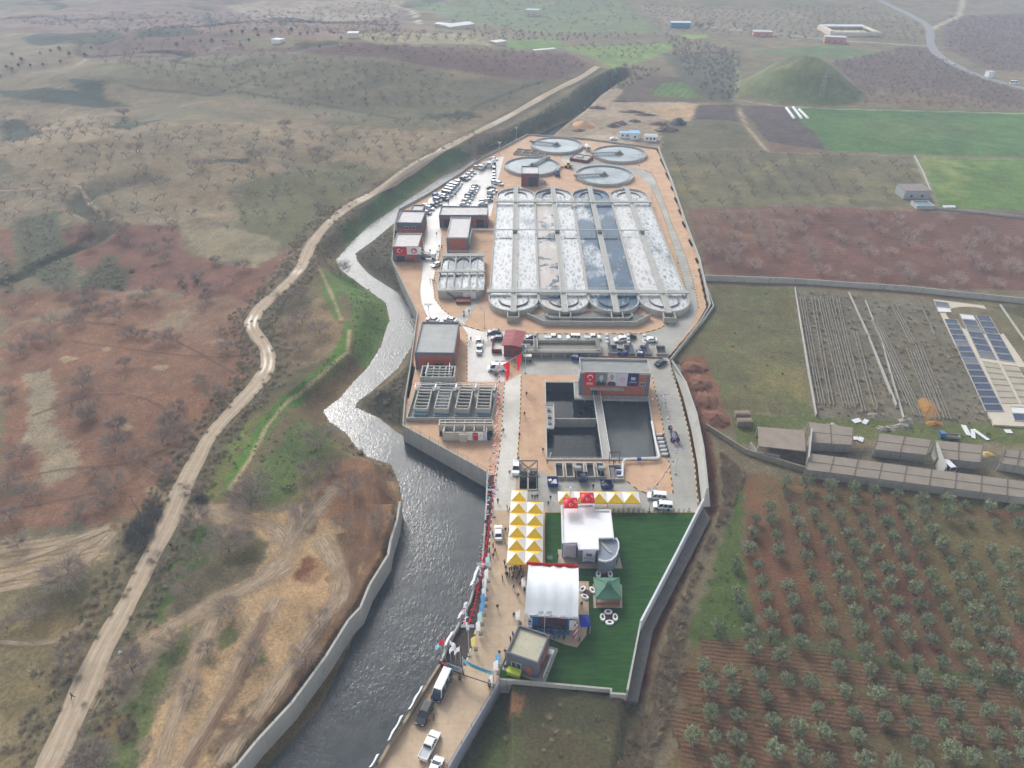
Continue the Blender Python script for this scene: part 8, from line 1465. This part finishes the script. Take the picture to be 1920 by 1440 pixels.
heap((1075,340),6.0,3.5,1.1,flatm('stone rubble',(140,132,116),.95,.4,1.4,fine=5),'rubble_heap','stone rubble heap between the pump house and the nearest round tank','heap',60,rough=.6)
simple_house((948,297),(966,297),4,3.0,'small white cabin at the left end of the timber frames',FWHITE,FWHITE,'site_cabin',win=1)
r=thing('trench_bay',P(995,285),'open concrete bay of narrow channels by the far left round tank','treatment tank'); f=Fr(P(962,290),AX-.25); q=MB()
for k in range(5): f.box(q,k*4.2,k*4.2+.3,0,9,0,.9)
f.box(q,0,17.2,0,.3,0,.9); f.box(q,0,17.2,4.4,4.7,0,.9); f.box(q,0,17.2,8.7,9,0,.9); q.build('channel',CONC,r)
a,b=P(1069,301),P(1100,306); r=thing('chamber',a,'low brick chamber in the middle of the four round tanks','chamber'); f=Fr(a,math.atan2(b.y-a.y,b.x-a.x)); w=(b-a).length; q=MB(); q.wall([f.p(0,0),f.p(w,0),f.p(w,8),f.p(0,8)],0,1.5,.4,closed=True); q.build('wall',DTERRA,r); q=MB(); f.box(q,.2,w-.2,.2,7.8,0,1.2); q.build('slab',CONC2,r); q=MB(); f.box(q,2.4,5.6,2.4,5.6,1.2,1.7); q.build('hatch',CONC,r)
# ------------------------------------------------------------ far landmarks
simple_house((1693,374),(1741,374),9,4.0,'grey farm house with a flat roof beside a small blue pool',flatm('grey farm wall',(148,150,150),.85,.12),flatm('cluttered flat roof',(128,120,116),.9,.25,.6),win=2)
r=thing('farm_pool',P(1731,385),'raised concrete farm pool with blue water before the grey house','pool'); f=Fr(P(1718,393),0); q=MB(); q.wall([f.p(0,0),f.p(7.4,-.2),f.p(7.4,6),f.p(0,6)],0,1.9,.4,closed=True); q.build('pool_wall',CONC2,r); MB().flat([[f.p(.2,.2),f.p(7.2,0),f.p(7.2,5.8),f.p(.2,5.8)]],1.5).build('pool_water',tankwater('farm pool water',0,0,(.12,.24,.33)),r)
o=G(1779,389); r=thing('white_sheet',o,'white sheet spread on the grass right of the farm pool','sheet'); MB().box(o+Vector((0,0,.5)),(5.6,1.6,.15),0,tilt=.25).build('sheet',FWHITE,r)
gwall('low grey wall beside the track right of the farm house',[(1745,392),(1840,402),(1935,412)],1.2,.3,CONC); gwall('low pale wall climbing beside the green field behind the farm house',[(1714,293),(1730,322),(1746,362)],.8,.25,CONC2)
for k,(a,b) in enumerate((((1474,203),(1489,223)),((1487,202),(1503,223)),((1498,206),(1515,223)))): A=G(*a);B=G(*b); r=thing('tunnel_cover',A,f"white crop tunnel at the field corner, {('left','middle','right')[k]} of three",'tunnel','crop tunnels'); MB().cyl(A+Vector((0,0,.3)),B+Vector((0,0,.3)),.8,10).build('cover',FWHITE,r)
o=G(1536,194); r=thing('pylon',o,'grey lattice power pylon before the grassy mound','pylon'); q=MB(); hh=20; 
for s in((-1,-1),(1,-1),(1,1),(-1,1)): q.bar(o+Vector((s[0]*1.8,s[1]*1.8,-.5)),o+Vector((s[0]*.25,s[1]*.25,hh)),.10)
for k in range(9):
    t0,t1=k/9,(k+1)/9; r0,r1=1.8-1.55*t0,1.8-1.55*t1
    for s in((-1,-1,1,-1),(1,-1,1,1),(1,1,-1,1),(-1,1,-1,-1)): q.bar(o+Vector((s[0]*r0,s[1]*r0,hh*t0)),o+Vector((s[2]*r1,s[3]*r1,hh*t1)),.06)
q.build('tower',flatm('pylon steel',(142,146,150),.6,.1),r); q=MB()
for z,l in((hh-.5,2.6),(hh-3.2,3.2),(hh-6,2.6)): q.bar(o+Vector((-l,0,z)),o+Vector((l,0,z)),.12)
q.build('cross_arm',MC['pylon steel'],r)
PINKW=flatm('pink wall',(186,134,120),.85,.1); CREAM=flatm('cream wall',(196,186,170),.85,.1)
simple_house((1412,68),(1447,69),9,4,'long pink walled shed on the far track',PINKW,SHG); simple_house((1545,80),(1585,82),9,5,'pink house with a pale roof below the walled court',PINKW,SHG,win=3); simple_house((1258,52),(1294,53),10,5,'blue walled shed with a white roof on the far left of the track',plain('blue shed wall',(72,130,168)),FWHITE,slope=.8,win=0)
r=thing('walled_court',G(1593,60),'walled courtyard farm with long pale roofs round it','farm'); f=Fr(G(1556,68),-.04); z0=G(1595,66).z; q=MB(); q.wall([f.p(0,0),f.p(48,0),f.p(45,42),f.p(1,42)],z0-1,z0+3.5,.5,closed=True); q.build('wall',CREAM,r); q=MB(); f.box(q,2,44,34,41,z0+3.2,z0+4.2); q.build('roof',FWHITE,r); q=MB(); f.box(q,1,5,4,33,z0+3.0,z0+3.8); q.build('roof',CREAM,r); q=MB(); f.box(q,41,46,4,33,z0+3,z0+3.8); q.build('roof',CREAM,r); MB().flat([[f.p(1,1),f.p(46,1),f.p(44,34),f.p(2,34)]],z0+.6).build('yard',flatm('court yard',(196,180,152),.9,.08),r)
simple_house((842,55),(890,54),16,4.5,'long low white roofed shed near the top of the photo',CREAM,FWHITE,'shed',slope=1.2,win=0); simple_house((815,52),(842,54),10,3.5,'lower white roofed shed left of the long one',CREAM,FWHITE,'shed',slope=.6,win=0); simple_house((930,85),(950,86),8,3.5,'small white shed at the left end of the wall by the green field',CREAM,FWHITE,'shed',win=0); simple_house((950,90),(1042,97),4,2.2,'very long low white roofed shed beside the green field',CREAM,FWHITE,'shed',win=0); simple_house((510,82),(525,82),6,3,'tiny white hut on the left hillside',FWHITE,FWHITE,'hut',win=0); simple_house((985,30),(1008,31),10,6,'pale house high on the far green slope',CREAM,SHG,win=2); simple_house((652,72),(672,72),7,3.5,'little pale hut among dark trees on the far left hill',CREAM,FWHITE,'hut',win=0); simple_house((1852,146),(1862,146),5,4,'round white water store right of the mound',FWHITE,SHG,'store',win=0)
o=G(266,969); r=thing('utility_pole',o,'leaning wooden utility pole beside the dark thicket left of the road','pole'); q=MB(); q.cyl(o-Vector((0,0,.5)),o+Vector((-1.0,.3,6.5)),.13,7,.09); q.build('pole',BARK,r); q=MB(); q.bar(o+Vector((-1.7,.3,6.1)),o+Vector((-.2,.3,6.1)),.12); q.build('cross_arm',BARK,r)
o=G(226,1224); r=thing('white_sack',o,'white sack lying at the fork of the dirt road','sack'); q=MB(); n=8; q.add([o+Vector((.55*math.cos(a)*(.8+.3*(k%2)),.4*math.sin(a),.05)) for k,a in enumerate([6.283*i/n for i in range(n)])]+[o+Vector((.3*math.cos(a),.22*math.sin(a),.4)) for a in[6.283*i/n for i in range(n)]],[(i,(i+1)%n,n+(i+1)%n,n+i) for i in range(n)]+[tuple(range(n,2*n))]); q.build('sack',FWHITE,r)
# dark olives and oaks scattered on the far left hill
fo_=[bush(90+i,2.2,150,1.3,.42) for i in range(3)]; FT=[]
for i in range(3): r=thing('round_tree',Vector((0,0,0)),'','tree'); MB().cyl((0,0,-.5),(0,0,1.6),.3,6).build('trunk',BARK,r); q=MB(); q.v=[(v[0],v[1],v[2]+1.0) for v in fo_[i].v]; q.f=fo_[i].f; q.m=fo_[i].m; q.build('crown',leafm('dark far leaves',(70,84,72),(96,108,92)),r); FT.append(r)
for x,y in((172,93),(96,98),(113,96),(131,106),(76,102),(114,118),(160,108),(42,117),(36,126),(58,125),(14,129),(24,134),(82,124),(2,146),(24,106),(344,75),(377,80),(398,82),(419,80),(435,64),(455,64),(481,60),(485,70),(510,63),(547,60),(563,67),(577,65),(596,62),(620,62),(625,64),(467,78),(452,88),(598,80),(332,87),(640,75),(600,90),(700,75),(740,70)): place_tree(FT,G(x,y),random.uniform(.5,.95),'dark round evergreen tree on the far left hills','dark trees on the left hills')
for x,y,s in((256,286,1.6),(535,240,1.6),(540,280,1.5),(598,288,1.2),(233,218,1.3),(480,300,1.5),(378,315,1.4),(1310,55,2.0),(1330,52,1.6),(905,270,2.0),(925,262,1.6),(880,290,1.6),(895,280,1.8)): place_tree(bt,G(x,y),s,'large leafless tree standing out on the far hillside or bank','larger far bare trees')
for x,y in((546,917),(290,500),(338,530),(370,528),(345,540),(248,510),(385,545),(40,515),(218,540),(228,545)):
    o=G(x,y); s=random.uniform(1.3,2.2)
    r=thing('bush',o,'dark rounded bush on the red slope' if x!=546 else 'small dark bush on the grass by the river bank','bush','dark bushes on the red slope' if x!=546 else None); q=MB(); b_=random.choice(sb+tb); q.v=[(v[0]*s+o.x,v[1]*s+o.y,v[2]*s+o.z) for v in b_.v]; q.f=b_.f; q.m=[0]*len(b_.f); q.build('foliage',SCRUB,r)
# ------------------------------------------------------------ light, sky, air
W=bpy.data.worlds.new('World'); S.world=W; W.use_nodes=True; nt=W.node_tree; bg=nt.nodes['Background']
sk=nt.nodes.new('ShaderNodeTexSky'); sk.sky_type='NISHITA'; sk.sun_disc=False; sk.sun_elevation=R(37); sk.sun_rotation=R(-24); sk.altitude=500; sk.air_density=1.0; sk.dust_density=5; sk.ozone_density=1
hs=nt.nodes.new('ShaderNodeHueSaturation'); hs.inputs['Saturation'].default_value=.34
nt.links.new(sk.outputs[0],hs.inputs['Color']); tc=nt.nodes.new('ShaderNodeTexCoord'); dp=nt.nodes.new('ShaderNodeVectorMath'); dp.operation='DOT_PRODUCT'; nt.links.new(tc.outputs['Generated'],dp.inputs[0]); dp.inputs[1].default_value=(math.sin(R(-24))*math.cos(R(34)),math.cos(R(-24))*math.cos(R(34)),math.sin(R(34)))
mx=nt.nodes.new('ShaderNodeMath'); mx.operation='MAXIMUM'; nt.links.new(dp.outputs['Value'],mx.inputs[0]); mx.inputs[1].default_value=0; pw=nt.nodes.new('ShaderNodeMath'); pw.operation='POWER'; nt.links.new(mx.outputs[0],pw.inputs[0]); pw.inputs[1].default_value=20
ml=nt.nodes.new('ShaderNodeVectorMath'); ml.operation='SCALE'; ml.inputs[0].default_value=(70,68.5,65); nt.links.new(pw.outputs[0],ml.inputs['Scale']); ad=nt.nodes.new('ShaderNodeVectorMath'); ad.operation='ADD'; nt.links.new(hs.outputs[0],ad.inputs[0]); nt.links.new(ml.outputs[0],ad.inputs[1])
sx=nt.nodes.new('ShaderNodeSeparateXYZ'); nt.links.new(tc.outputs['Generated'],sx.inputs[0]); om=nt.nodes.new('ShaderNodeMath'); om.operation='SUBTRACT'; om.inputs[0].default_value=1; nt.links.new(sx.outputs[2],om.inputs[1]); om.use_clamp=True
p2=nt.nodes.new('ShaderNodeMath'); p2.operation='POWER'; nt.links.new(om.outputs[0],p2.inputs[0]); p2.inputs[1].default_value=4; s2=nt.nodes.new('ShaderNodeVectorMath'); s2.operation='SCALE'; s2.inputs[0].default_value=(17,16.8,16.2); nt.links.new(p2.outputs[0],s2.inputs['Scale']); a2=nt.nodes.new('ShaderNodeVectorMath'); a2.operation='ADD'; nt.links.new(ad.outputs[0],a2.inputs[0]); nt.links.new(s2.outputs[0],a2.inputs[1]); nt.links.new(a2.outputs[0],bg.inputs[0]); bg.inputs[1].default_value=.14
sl=bpy.data.lights.new('sun','SUN'); sl.energy=1.25; sl.angle=R(7); sl.color=(1,.965,.92); so=bpy.data.objects.new('sun',sl); COL.objects.link(so)
az=R(-24); el=R(37); dv=Vector((math.sin(az)*math.cos(el),math.cos(az)*math.cos(el),math.sin(el))); so.rotation_euler=dv.to_track_quat('Z','Y').to_euler(); so.location=(0,0,150)
hz=MB().box((0,840,63),(2700,1780,143)).build('haze',None); hz.data.materials.clear()
m=bpy.data.materials.new('haze air'); m.use_nodes=True; nt=m.node_tree; nt.nodes.remove(nt.nodes['Principled BSDF']); pv=nt.nodes.new('ShaderNodeVolumePrincipled')
pv.inputs['Color'].default_value=(.54,.69,.92,1); pv.inputs['Density'].default_value=.00029; pv.inputs['Anisotropy'].default_value=0
nt.links.new(pv.outputs[0],nt.nodes['Material Output'].inputs['Volume']); hz.data.materials.append(m); tag(hz,kind='stuff')
S.view_settings.view_transform='Standard'; S.view_settings.look='None'; S.view_settings.exposure=-0.08; S.view_settings.gamma=1
S.cycles.use_denoising=True; S.cycles.max_bounces=6; S.cycles.diffuse_bounces=2; S.cycles.glossy_bounces=3; S.cycles.volume_bounces=1; S.cycles.transparent_max_bounces=8; S.cycles.volume_step_rate=4
